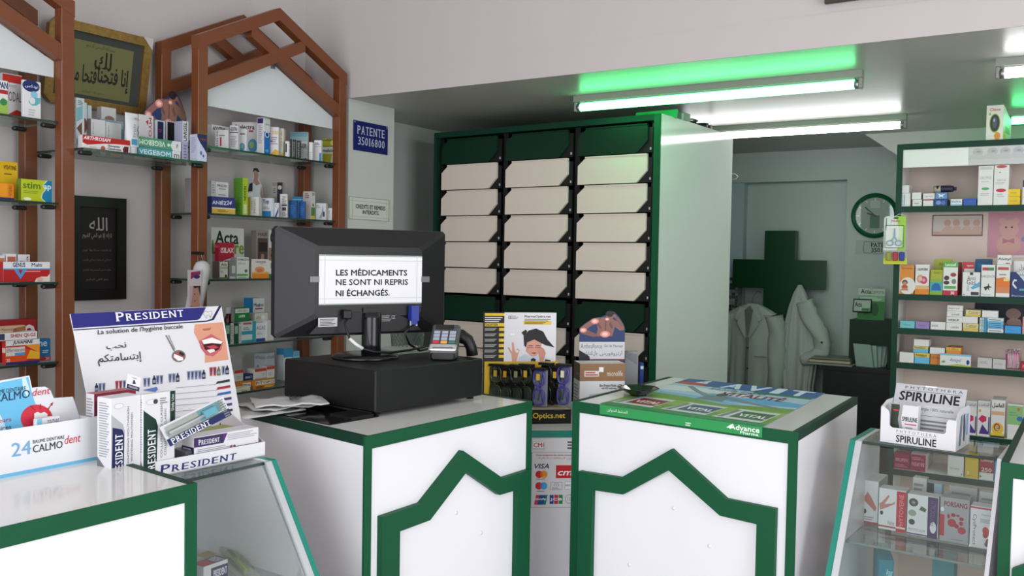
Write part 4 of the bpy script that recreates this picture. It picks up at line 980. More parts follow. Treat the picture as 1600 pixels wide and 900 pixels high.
it += [('t', .56, .89, .92, .945, 'PharmaOptics.net', '#4a4a4c', 'b'), ('r', .55, .76, .93, .83, '#d7b443'), ('l', .56, .765, .92, .88, 4, '#5a5340'), ('l', .34, .87, .48, .94, 3, '#8a8a8a'), ('t', .335, .875, .38, .93, 'CE', '#555'),
       # woman peering over her glasses: shirt, hand, face, hair
       ('p', [(.47, 0), (.50, .10), (.58, .17), (.66, .10), (.74, .18), (.86, .10), (.90, 0)], '#bcc0cc'), ('p', [(.66, 0), (.655, .06), (.69, .09), (.725, .06), (.72, 0)], '#20222a'), ('p', [(.84, 0), (.86, .06), (.93, .04), (.93, 0)], '#20222a'),
       ('p', [(.585, .22), (.60, .40), (.70, .46), (.80, .40), (.80, .24), (.72, .12), (.66, .12)], '#c9937f'), ('p', [(.40, .02), (.39, .16), (.33, .30), (.355, .30), (.40, .20), (.39, .40), (.415, .40), (.435, .22), (.47, .28), (.50, .24), (.48, .16), (.46, .02)], '#c9937f'),
       ('c', .465, .22, .022, .03, '#d3d3d6'), ('p', [(.78, .02), (.76, .16), (.74, .30), (.78, .33), (.84, .26), (.86, .18), (.83, .02)], '#bf8773'),
       ('p', [(.56, .34), (.55, .52), (.62, .64), (.72, .68), (.82, .62), (.88, .46), (.98, .30), (.86, .34), (.80, .38), (.70, .46), (.60, .40), (.585, .30)], '#17161a'), ('p', [(.56, .52), (.52, .60), (.58, .66), (.60, .62)], '#17161a'),
       ('r', .605, .295, .69, .312, '#a33244'), ('r', .71, .295, .79, .312, '#a33244'), ('r', .605, .26, .61, .30, '#a33244'), ('p', [(.655, .19), (.70, .20), (.74, .19), (.70, .165)], '#b02f3a'), ('r', .62, .33, .68, .345, '#2a1c1a'), ('r', .72, .33, .78, .345, '#2a1c1a'), ('r', .37, .54, .43, .58, '#e8e8ea')]
mb.art(G, w, h, it); mb.build('back_card', t)
yx0, yy1 = op(757, 565, bd + .004); yx1 = op(873, 565, bd + .004)[0]
mb = MB(); mb.box((yx0, hs + .0012, bd), (yx1, yy1, bd + .004), '#c9aa22', FO); mb.box((yx0 + .022, hs + .0012, bd + .004), (yx1 - .006, yy1 - .022, bd + .005), '#33342a', FO); mb.build('yellow_tray_back', t)
# pairs of glasses, each in a clear sleeve: hung lengthwise, lenses above, folded arms below
M_SLEEVE = glass('clear_sleeve', (.90, .91, .88, 1), .10)
def glasses(label, x, y0, y1, d, c, tagc, open_=.0):
    (cx0, zt), zb = op(x, y0, d), op(x, y1, d)[1]; zb = max(zb, hs + .003); h = zt - zb; wd = .036
    A = FO @ Matrix.Translation((cx0, zb, d)) @ Matrix.Rotation(math.radians(-38), 4, 'Y')
    t = thing('reading_glasses', label, 'reading glasses', A @ Vector((0, 0, 0)), 'reading glasses in clear sleeves')
    mb = MB(); m = mat('spectacle_' + c.lstrip('#'), c, .25)
    for zc, hh in ((h * .76, h * .20), (h * .27, h * .20)):
        mb.tube([A @ Vector((wd * .62 * math.copysign(abs(math.cos(k * .3142)) ** .7, math.cos(k * .3142)), zc + hh * math.copysign(abs(math.sin(k * .3142)) ** .7, math.sin(k * .3142)), 0)) for k in range(20)], .0036, m, 6, True)
    mb.tube([A @ Vector((-wd * .3, h * .56, 0)), A @ Vector((-wd * .05, h * .515, .003)), A @ Vector((-wd * .3, h * .47, 0))], .003, m, 6)
    mb.build('frame', t)
    for zc, hh in ((h * .76, h * .19), (h * .27, h * .19)):
        mb = MB(); mb.prism([(wd * .58 * math.cos(k * .3142), zc + hh * math.sin(k * .3142)) for k in range(20)], -.0006, .0006, M_PANE, A); mb.build('lens', t)
    for s in (.93, .08):
        mb = MB(); mb.tube([A @ Vector((wd * .5, h * s, -.003)), A @ Vector((wd * .2, h * (s * .5 + .25), -.010)), A @ Vector((-wd * .2, h * (1 - s) * .7 + h * .12, -.012))], .0022, m, 6); mb.build('arm', t)
    mb = MB(); mb.box((-wd * .25, h * .70, .002), (wd * .15, h * .86, .0028), tagc, A); mb.build('price_tag', t)
    mb = MB(); mb.box((-wd * .80, h * .96, -.018), (wd * .80, h * 1.02, .008), M_BLACK, A); mb.build('sleeve_clip', t)
    mb = MB(); mb.box((-wd * .78, h * .02, -.020), (wd * .78, h * .96, -.0185), mat('smoky_sleeve', '#23241c', .15) if 'violet' not in label.split()[0] else mat('sleeve_reflection', '#85869a', .15), A); mb.build('sleeve_back', t)  # violet pairs: white reflection painted in as a paler sleeve back
for i, (x, y0, y1, d, c, tg, lb) in enumerate((
        (775, 570, 655, -.125, '#3a3d22', '#c9a23a', 'olive reading glasses at the left end of the yellow stand'), (790, 571, 656, -.100, '#121212', '#c9922e', 'black reading glasses second from the left on the yellow stand'),
        (807, 571, 657, -.080, '#191a18', '#8a8a6a', 'black reading glasses third from the left on the yellow stand'), (822, 570, 659, -.065, '#2b2c1c', '#c9a23a', 'dark olive reading glasses left of the nearest violet pair'),
        (842, 576, 650, -.032, '#4a3f96', '#d9a83a', 'violet reading glasses nearest the front of the yellow stand'), (853, 568, 648, -.062, '#141418', '#9a9a9a', 'black reading glasses between the two violet pairs'),
        (868, 572, 648, -.055, '#20201c', '#c9a23a', 'black reading glasses with a yellow tag beside the last violet pair'), (880, 570, 648, -.030, '#4a3f96', '#d8d2c0', 'violet reading glasses at the right end of the yellow stand'))):
    glasses(lb, x, y0, y1, d, c, tg)
# card payment stickers on the corner unit front
nK = Vector((_k.y, -_k.x, 0)); oK = Vector((K0.x, K0.y, 0)) + nK * .001
def kp(x, y): q = gP(x, y, oK, nK); return (q - oK).dot(Vector((_k.x, _k.y, 0))), q.z
(sx_0, sz1), (_, sz0) = kp(832, 685), kp(832, 794); sx_1 = sx_0 + .20
G = frame((K0.x + nK.x * .0006 + _k.x * sx_0, K0.y + nK.y * .0006 + _k.y * sx_0, sz0), (_k.x, _k.y, 0), ZUP); w, h = min(.20, LK - sx_0), sz1 - sz0
mb = MB(); mb.box((0, 0, 0), (w, h, .0006), '#e3e1e3', G)
U = (kp(890, 730)[0] - sx_0) / w        # right end of what the gap shows, as a share of the sheet
def ux(px): return (px - 832) / 58.0 * U
mb.art(G, w, h, [('r', ux(831), .008, ux(899), .014, '#777'), ('r', ux(831), .79, ux(899), .796, '#777'), ('r', ux(831), .008, ux(831.6), .796, '#777'), ('r', ux(832), .84, ux(851), .955, '#c4c4c8'), ('r', ux(833), .86, ux(850), .95, '#eeeef0'), ('t', ux(834), .875, ux(849), .935, 'CMI', '#c32838', 'b'),
    ('l', ux(886), .84, ux(899), .97, 3, '#555'), ('t', ux(838), .745, ux(896), .772, 'Nous acceptons les cartes suivantes', '#a8343c', 'b'), ('t', ux(842), .695, ux(897), .735, arabic('نقبل البطاقات التالية'), '#b5707a'),
    ('t', ux(836), .57, ux(858), .635, 'VISA', '#1f2f63', 'bi'), ('c', ux(843), .485, ux(837.5), .053, '#d22630'), ('c', ux(850.5), .485, ux(837.5), .053, '#f09a2a'), ('c', ux(846.7), .485, ux(833.8), .040, '#ea6a22'), ('l', ux(838), .41, ux(855), .425, 1, '#666'),
    ('c', ux(843), .32, ux(837.5), .053, '#d22630'), ('c', ux(850.5), .32, ux(837.5), .053, '#38b4e8'), ('c', ux(846.7), .32, ux(833.8), .040, '#8f6bc0'), ('l', ux(840), .235, ux(853), .25, 1, '#666'),
    ('r', ux(869), .43, ux(897), .615, '#cf2232'), ('t', ux(872), .47, ux(900), .555, 'cmi', '#fff', 'bi'), ('r', ux(861), .26, ux(879), .375, '#999'), ('r', ux(861.6), .265, ux(878.4), .37, '#e3e1e3'), ('t', ux(866), .31, ux(874), .355, '(()', '#888'), ('l', ux(863), .27, ux(877), .30, 2, '#999'),
    ('r', ux(883), .27, ux(899), .38, '#bbb'), ('r', ux(883.6), .275, ux(899), .375, '#f2f2f2'), ('t', ux(884), .315, ux(892), .34, 'DISC', '#222', 'b'),
    ('p', [(ux(836), .05), (ux(839), .19), (ux(857), .19), (ux(854), .05)], '#1f4f8f'), ('p', [(ux(836), .05), (ux(839), .19), (ux(844), .19), (ux(841), .05)], '#cf3a5a'), ('p', [(ux(850), .05), (ux(853), .19), (ux(857), .19), (ux(854), .05)], '#14807a'), ('t', ux(838), .11, ux(855), .145, 'UnionPay', '#fff', 'bi'),
    ('r', ux(860), .06, ux(866), .19, '#26418f'), ('r', ux(867), .06, ux(873), .19, '#c8283c'), ('r', ux(874), .06, ux(880), .19, '#1f8a4a'), ('t', ux(861), .10, ux(879), .145, 'JCB', '#fff', 'b'), ('c', ux(890), .13, ux(838), .065, '#888'), ('c', ux(890), .13, ux(837.2), .058, '#e9e8ea'), ('t', ux(887), .10, ux(893), .165, ')))', '#666')], .0007)
tag(mb.build('sticker_sheet', None, G @ Vector((w / 2, 0, 0))), 'sheet of bank card logos stuck on the low white corner unit', 'sticker')
# blood pressure monitor carton, gel display card and grey card behind it
def brow(x, y, Y): return gP(x, y, o1 + nd * Y, nd)

# ---------------------------------------------------------------- cartons: a corner, two visible faces, printed art
GRP = None
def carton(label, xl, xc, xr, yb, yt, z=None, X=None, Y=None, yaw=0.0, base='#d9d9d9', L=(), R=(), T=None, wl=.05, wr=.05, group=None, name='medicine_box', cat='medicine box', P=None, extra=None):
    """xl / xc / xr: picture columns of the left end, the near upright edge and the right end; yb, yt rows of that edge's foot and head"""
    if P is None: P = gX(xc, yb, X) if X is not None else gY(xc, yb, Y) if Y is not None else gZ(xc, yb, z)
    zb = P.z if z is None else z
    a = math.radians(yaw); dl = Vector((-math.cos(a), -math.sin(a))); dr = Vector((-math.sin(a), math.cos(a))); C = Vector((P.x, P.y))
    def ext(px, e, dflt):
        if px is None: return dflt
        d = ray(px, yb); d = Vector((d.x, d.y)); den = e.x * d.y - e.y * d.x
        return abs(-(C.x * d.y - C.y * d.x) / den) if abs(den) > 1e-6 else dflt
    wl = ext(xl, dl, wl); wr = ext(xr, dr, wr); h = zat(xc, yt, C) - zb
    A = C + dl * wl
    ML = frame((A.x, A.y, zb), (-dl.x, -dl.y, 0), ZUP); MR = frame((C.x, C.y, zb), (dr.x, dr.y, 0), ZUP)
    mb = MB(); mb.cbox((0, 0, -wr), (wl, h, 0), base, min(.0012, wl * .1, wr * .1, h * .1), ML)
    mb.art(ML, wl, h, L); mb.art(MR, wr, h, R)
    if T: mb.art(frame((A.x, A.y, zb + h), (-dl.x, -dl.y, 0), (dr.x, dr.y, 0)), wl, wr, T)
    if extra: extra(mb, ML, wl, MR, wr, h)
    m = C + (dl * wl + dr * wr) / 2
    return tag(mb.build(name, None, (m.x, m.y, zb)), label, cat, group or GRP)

# ---------------------------------------------------------------- behind the poster counter: monitor carton, gel card, grey card
dM = -.135
(m0, _), (m1, mt) = op(905.7, 600, dM), op(977, 568, dM)
G = FO @ Matrix.Translation((m0, .0005, dM)); w, h = m1 - m0, mt; dpt = .10
mb = MB(); mb.cbox((0, 0, -dpt), (w, h, 0), '#d4d4d6', .001, G)
mb.art(G, w, h, [('r', 0, .67, 1, 1, '#8d6c4c'), ('t', .60, .76, .95, .86, 'microlife', '#dfd8d0'), ('r', .10, .755, .42, .86, '#dcd2cc'), ('l', .12, .765, .40, .85, 2, '#a8323a'), ('t', .44, .56, .82, .61, 'Blood Pressure Monitor', '#3a3a3c', 'b'), ('t', .48, .505, .82, .55, 'with PAD technology', '#3a3a3c', 'b'),
     ('c', .89, .56, .055, .05, '#555'), ('c', .89, .56, .045, .038, '#d4d4d6'), ('l', .74, .3, .95, .46, 3, '#666'), ('p', [(.10, .12), (.22, .42), (.72, .46), (.66, .14)], '#b3b3ba'), ('p', [(.14, .15), (.20, .34), (.34, .36), (.30, .15)], '#6d5a44'), ('p', [(.17, .2), (.21, .32), (.30, .33), (.27, .2)], '#b09a7a'), ('r', .42, .84, .52, .93, '#ececec')])
G2 = FO @ Matrix.Translation((m0, .0005, dM)) @ Matrix.Rotation(math.radians(-90), 4, 'Y') @ Matrix.Translation((-dpt, 0, 0))
mb.art(G2, dpt, h, [('r', 0, .67, 1, 1, '#4a3b30'), ('t', .35, .76, .95, .84, 'microlife', '#9a9088'), ('l', .1, .05, .9, .6, 9, '#8d8d90')])
tag(mb.build('monitor_carton', None, G @ Vector((w / 2, 0, -dpt / 2))), 'white and bronze blood pressure monitor carton behind the poster counter', 'carton')
dC = -.262; (c0, cb), (c1, _) = op(904.6, 566, dC), op(975.5, 566, dC); ct = op(950, 486.5, dC)[1]
gel_card('display_card', 'gel display card with a bare back standing behind the pressure monitor carton', FO @ Matrix.Translation((c0, cb, dC)), c1 - c0, ct - cb, cb - .0005)
(c0, _), (c1, ct) = op(976, 600, -.315), op(996, 549, -.315)
mb = MB(); mb.box((c0, .0005, -.345), (c1 + .004, ct, -.315), '#8b8b90', FO); mb.art(FO @ Matrix.Translation((c0, 0, -.315)), c1 - c0, ct, [('p', [(.0, .9), (1, .76), (1, .95), (0, 1)], '#77777c')])
tag(mb.build('carton', None, FO @ Vector((c0, 0, -.33))), 'tall plain grey carton right of the gel display card', 'carton')

(c0, _), (c1, ct) = op(997.5, 600, -.335), op(1004, 567, -.335)
mb = MB(); mb.cbox((c0 + .006, .0005, -.37), (c1 + .006, ct, -.335), '#1c3a80', .001, FO); mb.art(FO @ Matrix.Translation((c0 + .006, 0, -.335)), c1 - c0, ct, [('r', .1, .86, .9, .93, '#c4ccd8')])
tag(mb.build('carton', None, FO @ Vector((c1, 0, -.35))), 'narrow navy blue carton right of the tall plain grey carton', 'carton')

# ---------------------------------------------------------------- toothpaste stand on the left case
p0, p1, p2, p3 = Vector((-1.752, 1.281, ZCL)), Vector((-1.722, 1.578, ZCL)), Vector((-1.985, 1.655, ZCL)), Vector((-2.0, 1.281, ZCL))
t = thing('toothpaste_stand', 'white counter stand with a laughing mouth on its tall blue-headed card', 'display stand', (-1.87, 1.45, ZCL))
mb = MB(); b = [Vector(p) + Vector((0, 0, .001)) for p in (p0, p1, p2, p3)]
mb.add(b + [p + Vector((0, 0, .003)) for p in b], [(3, 2, 1, 0), (4, 5, 6, 7), (0, 1, 5, 4), (1, 2, 6, 5), (2, 3, 7, 6), (3, 0, 4, 7)], '#d9d9dc'); mb.build('tray_floor', t)
hl = zat(418, 690, (p1.x, p1.y)) - ZCL
up = lambda p, hh: Vector((p[0], p[1], ZCL + hh))
mb = MB(); mb.slab(up(p0, .001), up(p1, .001), up(p1, hl), up(p0, hl), .003, '#dcdce0')
lf = frame(up(p0, .001), (p1 - p0), ZUP); lw = (p1 - p0).length
serif(mb, lf, lw * .03, hl * .16, lw * .72, hl * .70, 'PRESIDENT', '#2a2a6a', .0006, .78, False, .12); mb.build('front_lip', t)
mb = MB(); mb.slab(up(p1, .001), up(p2, .001), up(p2, hl + .06), up(p1, hl), .003, '#cfc6c6'); mb.build('side_wing', t)
nb = Vector((.90, 0, .43)); ob = Vector((-1.955, 1.3, ZCL))
TL, TR, BL, BR = gP(110, 490.5, ob, nb), gP(346, 478, ob, nb), gP(147, 702, ob, nb), gP(374, 640, ob, nb)
BR = TR + (BR - TR) * ((TR.z - ZCL - .006) / (TR.z - BR.z)); BL = TL + (BL - TL) * ((TL.z - ZCL - .006) / (TL.z - BL.z)); BL.y = max(BL.y, 1.283)
mb = MB(); mb.slab(BL, BR, TR, TL, .004, '#dddde1')
def cp(pts, c): return (pts, c)
art = [cp([(110, 490.5), (114, 513), (309, 500), (313, 497), (322, 480)], '#2b2a78'), cp([(346, 478), (342, 478), (331, 498), (322, 501), (114, 515), (114.5, 516.5), (322, 503), (334, 500)], '#1d2450')]
sk = '#d89a80'
art += [cp([(304, 507), (348, 503.5), (357, 562), (320, 567), (320, 553), (303, 520)], sk), cp([(316, 514), (330, 512), (328, 516), (318, 517)], '#b06a55'), cp([(310, 533), (330, 522), (349, 534), (345, 547), (333, 557), (322, 555), (314, 545)], '#c4626a'), cp([(315, 534), (331, 528), (347, 535), (342, 546), (330, 552), (320, 546)], '#4a1518'),
        cp([(315, 532), (331, 527.5), (348, 534), (345, 537.5), (331, 536), (318, 538)], '#eeece8'), cp([(323, 547), (334, 545), (336, 549), (328, 552)], '#e8e0dc'), cp([(322, 542), (334, 539), (342, 543), (332, 546)], '#b5474f')]
art += [cp([(258, 524), (260, 523.5), (273, 548), (271, 549)], '#777'), cp([(262, 524), (264, 523.5), (274, 546), (272.5, 547)], '#999')]
ce = [(279 + 11 * math.cos(k * .3142), 556.5 + 9.5 * math.sin(k * .3142)) for k in range(20)]
art += [cp(ce[::-1], '#77777c'), cp([(279 + 9.5 * (x - 279) / 11, 556.5 + 8 * (y - 556.5) / 9.5) for x, y in ce[::-1]], '#8d5a5a'), cp([(272, 553), (286, 559), (286, 563), (278, 564), (271, 558)], '#eeeae6'), cp([(281, 549), (288, 553), (286, 557), (279, 553)], '#2c2426')]
for (x, y, cols) in ((148, 613, 'bgg'), (180, 609, 'rrg'), (218, 605, '.gg'), (238, 601, 'bgg'), (263, 598, 'ggb'), (292, 594, 'ggggb'), (327, 588, 'rrk'), (346, 586, 'gb')):
    for k, ch in enumerate(cols):
        if ch == '.': continue
        c = {'b': '#23273a', 'g': '#7c86a5', 'r': '#b5444a', 'k': '#6b7040'}[ch]; xx = x + k * 6.2 - .4 * k; yy = y - k * .4
        if ch in 'bk': art += [cp([(xx, yy), (xx + 5.4, yy - .5), (xx + 5.2, yy - 9.5), (xx + 3.6, yy - 11.5), (xx + 3.5, yy - 14.2), (xx + 1.6, yy - 14), (xx + 1.5, yy - 11.3), (xx - .2, yy - 9)], c), cp([(xx + .7, yy - 2.4), (xx + 4.6, yy - 2.8), (xx + 4.4, yy - 7), (xx + .6, yy - 6.6)], '#8f96ac')]
        else: art += [cp([(xx + .8, yy), (xx + 4, yy - .4), (xx + 4.8, yy - 14), (xx - .2, yy - 13.6)], c), cp([(xx + 1.6, yy - 3), (xx + 3, yy - 3.2), (xx + 3.4, yy - 12), (xx + 1.3, yy - 11.8)], '#33395a')]
for k, c in enumerate(('#2c3a33', '#a02c3c', '#3a62a8', '#4a3266', '#3c4276', '#343a3c', '#9a8a5c', '#4a5a3a')):
    y = 593 + k * 9.2; art += [cp([(339 + k * .6, y + 3.5), (358 + k * .9, y - .2), (358.5 + k * .9, y + 3.6), (337 + k * .6, y + 7.4)], c)]
    art += [cp([(274, y + 13.2), (337 + k, y + 7.6), (337 + k, y + 8.2), (274, y + 13.9)], '#8a8f98')]
art += [cp([(222, 610), (244, 605), (246, 609), (242, 613)], '#5877b8')]
nbn = nb.normalized()
for i, (pts, c) in enumerate(art): mb.poly([gP(x, y, ob, nb) + nbn * (.0004 + .00003 * i) for x, y in pts], c)
def onc(x, y): return gP(x, y, ob, nb)
def cframe(a, b, c): return frame(onc(*a) + nbn * .0022, onc(*b) - onc(*a), onc(*c) - onc(*a)), (onc(*b) - onc(*a)).length, (onc(*c) - onc(*a)).length
Q, qw, qh = cframe((180, 503), (288, 495), (178, 489)); serif(mb, Q, 0, 0, qw, qh, 'PRESIDENT', '#e6e6ee', .0004, .80)
Q, qw, qh = cframe((152, 525.5), (285, 515.5), (152, 515.7)); mb.text(Q, 0, 0, qw, qh, "La solution de l'hygiène buccale", '#26262c', .0004, .008)
Q, qw, qh = cframe((166, 549), (197, 546), (165, 538)); mb.text(Q, 0, 0, qw, qh, arabic('نحب'), '#2d3032', .0004, .008)
Q, qw, qh = cframe((153, 573), (221, 567), (152, 555)); mb.text(Q, 0, 0, qw, qh, arabic('إبتسامتكم'), '#2d3032', .0004, .008)
tooth = [(317, 490), (320, 486), (325, 488), (330, 486), (331, 490), (328, 497), (326, 492), (323, 493), (322, 498)]
mb.tube([onc(x, y) + nbn * .0015 for x, y in tooth], .0004, '#4a4a66', 4, True)
mb.build('header_card', t)
# boxes standing in the tray
GRP = 'cartons in the toothpaste stand'
def tb_art(band, band2, word, small):
    def ex(mb, ML, wl, MR, wr, h):
        # front = right face; dark band with a slanted top on its left, big serif word running upwards
        mb.art(MR, wr, h, [('p', [(.02, .0), (.42, .0), (.46, .60), (.40, .68), (.05, .80), (.02, .82)], '#a9abb0' if band2 else band), ('p', [(.03, 0), (.42, 0), (.44, .56), (.38, .62), (.06, .66)], band)])
        if word: serif(mb, MR, wr * .10, .01 * h, wr * .38, .58 * h, word, '#e8e8ee', .0012, .85, True)
        mb.text(MR, wr * .54, h * .2, wr * .60, h * .88, small, '#555a60', .0007, 0, 0, 1); mb.text(MR, wr * .66, h * .22, wr * .72, h * .80, small, '#3c4046', .0007, 0, 0, 1)
        mb.art(MR, wr, h, [('l', .52, .04, .95, .14, 3, '#777'), ('c', .26, .90, .16, .035, '#b9bcc4'), ('c', .26, .90, .14, .028, '#dcdce0')], .0006)
        mb.art(ML, wl, h, [('l', .15, .3, .9, .95, 22, '#9a9ca2'), ('p', [(0, 0), (1, 0), (1, .10), (0, .30)], '#6a6c72')])
    return ex
carton('tall silver-white mouthwash carton with a navy band, in the toothpaste stand', 151.7, 172.8, 220, 722, 623, z=ZCL + .005, P=gX(172.8, 722, -1.762), base='#d6d6d9', extra=tb_art('#1d2550', True, 'PRESIDENT', 'WHITENING MOUTHWASH'), name='mouthwash_box', cat='box')
def gx(mb, ML, wl, MR, wr, h):
    tb_art('#16352c', False, 'PRESIDENT', 'COLLUTORIO CLASSIC')(mb, ML, wl, MR, wr, h)
    mb.art(MR, wr, h, [('p', [(.84, .58), (1, .54), (1, 1), (.84, 1)], '#16352c'), ('c', .38, .9, .07, .03, '#3a3d42'), ('l', .52, .86, .76, .94, 3, '#888')], .0012)
    mb.text(MR, wr * .87, h * .76, wr * .97, h * .96, 'Daily Use', '#e0e4e2', .002, 0, 0, 1)
carton('tall white mouthwash carton with a dark green band, in the toothpaste stand', 217, 223, 273, 726, 617, z=ZCL + .005, P=gX(223, 726, -1.756), base='#d9d9dc', extra=gx, wl=.06, name='mouthwash_box', cat='box')
carton('maroon-edged carton behind the silver one in the toothpaste stand', 134, 147, 212, 700, 616, z=ZCL + .005, P=gX(147, 700, -1.90), base='#d6d4d6', R=[('r', 0, 0, .16, 1, '#6d2030'), ('r', 0, .9, 1, 1, '#8a2c3c')], L=[('l', .1, .2, .9, .95, 20, '#9a9ca2')], T=[('r', 0, 0, 1, 1, '#a8535c')], name='mouthwash_box', cat='box')
def flat(name, label, cat, A, B, D, th, m, items, extra=None, X=None):
    """thin pack given by three picture corners on an upright plane x = X: foot left, foot right, head left"""
    a, b, d = gX(*A, X), gX(*B, X), gX(*D, X); Fm = frame(a, b - a, d - a); w, h = (b - a).length, (d - a).length
    mb = MB(); mb.box((0, 0, -th), (w, h, 0), m, Fm); mb.art(Fm, w, h, items)
    if extra: extra(mb, Fm, w, h)
    return tag(mb.build(name, None, Fm @ Vector((w / 2, 0, -th / 2))), label, cat)
def sach(mb, F, w, h): serif(mb, F, w * .12, h * .10, w * .88, h * .22, 'PRESIDENT', '#d6d6de', .0009)
flat('sachet', 'small white and navy sachet standing up on top of the mouthwash cartons', 'sachet', (197.5, 606), (217, 612), (201, 584), .003, '#dedee2', [('r', 0, 0, 1, .30, '#26264a'), ('t', .3, .80, .7, .88, 'President', '#444'), ('p', [(.4, .40), (.42, .66), (.55, .7), (.66, .44)], '#3a3d46')], sach, X=-1.775)
def blis(mb, F, w, h):
    mb.art(F, w, h, [('r', .0, .0, 1, .36, '#24305f'), ('r', .55, .40, .9, .92, '#8fc7dc'), ('p', [(.02, .5), (.55, .55), (.55, .66), (.02, .72)], '#b9c4cc'), ('l', .9, .02, .99, .95, 8, '#888'), ('l', .05, .02, .8, .06, 1, '#e8e8ec')])
    serif(mb, F, w * .04, h * .06, w * .66, h * .32, 'PRESIDENT', '#e8e8ee', .0014)
    mb.cbox((w * .03, h * .38, .0005), (w * .92, h * .95, .012), M_SLEEVE, .003, F)
    mb.tube([F @ Vector((w * .06, h * .62, .006)), F @ Vector((w * .5, h * .62, .006)), F @ Vector((w * .6, h * .64, .006))], .0035, '#c9ccd4', 8); mb.box((w * .60, h * .5, .003), (w * .80, h * .82, .010), '#7cc3dc', F)
flat('toothbrush_pack', 'toothbrush blister pack leaning slantwise in the toothpaste stand', 'toothbrush pack', (266, 698), (362, 648), (250, 668), .003, '#dcdde2', [], blis, X=-1.735)
def tp(mb, ML, wl, MR, wr, h):
    mb.art(MR, wr, h, [('r', 0, .50, .44, .97, '#3a2a58'), ('p', [(.44, .5), (.50, .97), (.44, .97)], '#5c2f78'), ('l', .05, .06, .60, .42, 4, '#9a9aa2'), ('l', .50, .58, .97, .92, 4, '#a8a8b0'), ('r', .64, .04, .98, .22, '#5a2440'), ('c', .56, .22, .02, .10, '#8a3a44'), ('c', .61, .22, .02, .10, '#444a66')])
    serif(mb, MR, wr * .06, h * .6, wr * .38, h * .86, 'PRESIDENT', '#e6e6ee', .0014, .85); mb.art(ML, wl, h, [('r', 0, .05, 1, .5, '#33244f'), ('l', .1, .1, .9, .45, 3, '#b9b9c4')])
carton('flat purple and white toothpaste carton at the front of the toothpaste stand', 284, 303, 404, 708, 684, z=ZCL + .026, P=gX(303, 708, -1.752), yaw=-5.8, base='#d9d9dd', extra=tp, name='toothpaste_box', cat='toothpaste box')
carton('dark grey toothpaste carton lowest in the toothpaste stand', 272, 290, 380, 716, 706, z=ZCL + .005, P=gX(290, 716, -1.762), yaw=-5.8, base='#50545c', R=[('l', .05, .2, .9, .8, 2, '#8a8e98')], name='toothpaste_box', cat='toothpaste box')
carton('yellow-green toothpaste carton behind the purple one in the toothpaste stand', 300, 331, 378, 690, 677, z=ZCL + .046, P=gX(331, 692, -1.80), base='#8f963c', R=[('l', .05, .2, .9, .8, 2, '#5c6128')], wl=.04, name='toothpaste_box', cat='toothpaste box')
carton('white toothpaste carton under the yellow-green one in the toothpaste stand', 300, 326, 372, 700, 690, z=ZCL + .005, P=gX(326, 704, -1.81), base='#c9c9cf', R=[('l', .05, .2, .9, .8, 2, '#8a8a92')], wl=.04, name='toothpaste_box', cat='toothpaste box')

GRP = None
# ---------------------------------------------------------------- dental balm box on the left counter
XB = -1.862
a, b = gX(156, 709, XB), gX(-30, 752, XB); a = Vector((XB, a.y, ZT)); b = Vector((XB - .004, b.y, ZT))
hb = zat(153, 650, (a.x, a.y)) - ZT
FB = frame(b, a - b, ZUP); w = (a - b).length
t = thing('balm_box', 'white counter box of dental balm with a blue-edged front, cut by the left edge', 'display box', FB @ Vector((w / 2, 0, -.06)))
mb = MB(); mb.box((0, 0, -.002), (w, hb, 0), '#dedee3', FB)
mb.art(FB, w, hb, [('r', 0, 0, 1, .075, '#6cb4d8'), ('r', 0, .075, 1, .085, '#e8e8ee')])
def fx(px, py): q = gP(px, py, a, Vector((1, 0, 0))); return (q.y - b.y), q.z - ZT
for (s, x0, y1_, x1, y0_, c, bo) in (('24', 19, 714.5, 49, 695, '#6fa3c8', .02), ('BAUME DENTAIRE', 52, 693.6, 101, 686, '#33363f', .006), ('CALMO', 52, 708, 98, 691, '#2c2e38', .012), ('dent', 101, 694.5, 126, 684, '#c22a3a', .004)):
    (u0, v0), (u1, v1) = fx(x0, y1_), fx(x1, y0_)
    m_ = Matrix(FB); sl = (fx(x1, y1_ - (x1 - x0) * .17)[1] - v0)
    vs, fs = glyph(s, 0.0, .2 if s == 'dent' else 0)
    hh = {'24': .29, 'BAUME DENTAIRE': .075, 'CALMO': .165, 'dent': .19}[s] * hb
    for e in ((0, bo * .04) if bo else (0,)): mb.add([(u0 + p * (u1 - u0) + e, v0 + q * hh, .0008 + e * .01) for p, q in vs], fs, c, False, FB)
mb.build('front_panel', t)
mb = MB(); mb.box((w - .002, 0, -.13), (w, hb * .93, -.002), '#d3d3d8', FB); mb.prism([(w, hb * .93), (w, hb * 1.0), (w - .0, hb)][:3], -.01, -.002, '#d3d3d8', FB); mb.build('side_panel', t)
mb = MB(); mb.box((0, 0, -.132), (w, hb * .9, -.13), '#cfcfd4', FB); mb.build('back_panel', t)
mb = MB(); mb.box((.002, .0005, -.13), (w - .002, .003, -.002), '#cfcfd4', FB); mb.build('floor_panel', t)
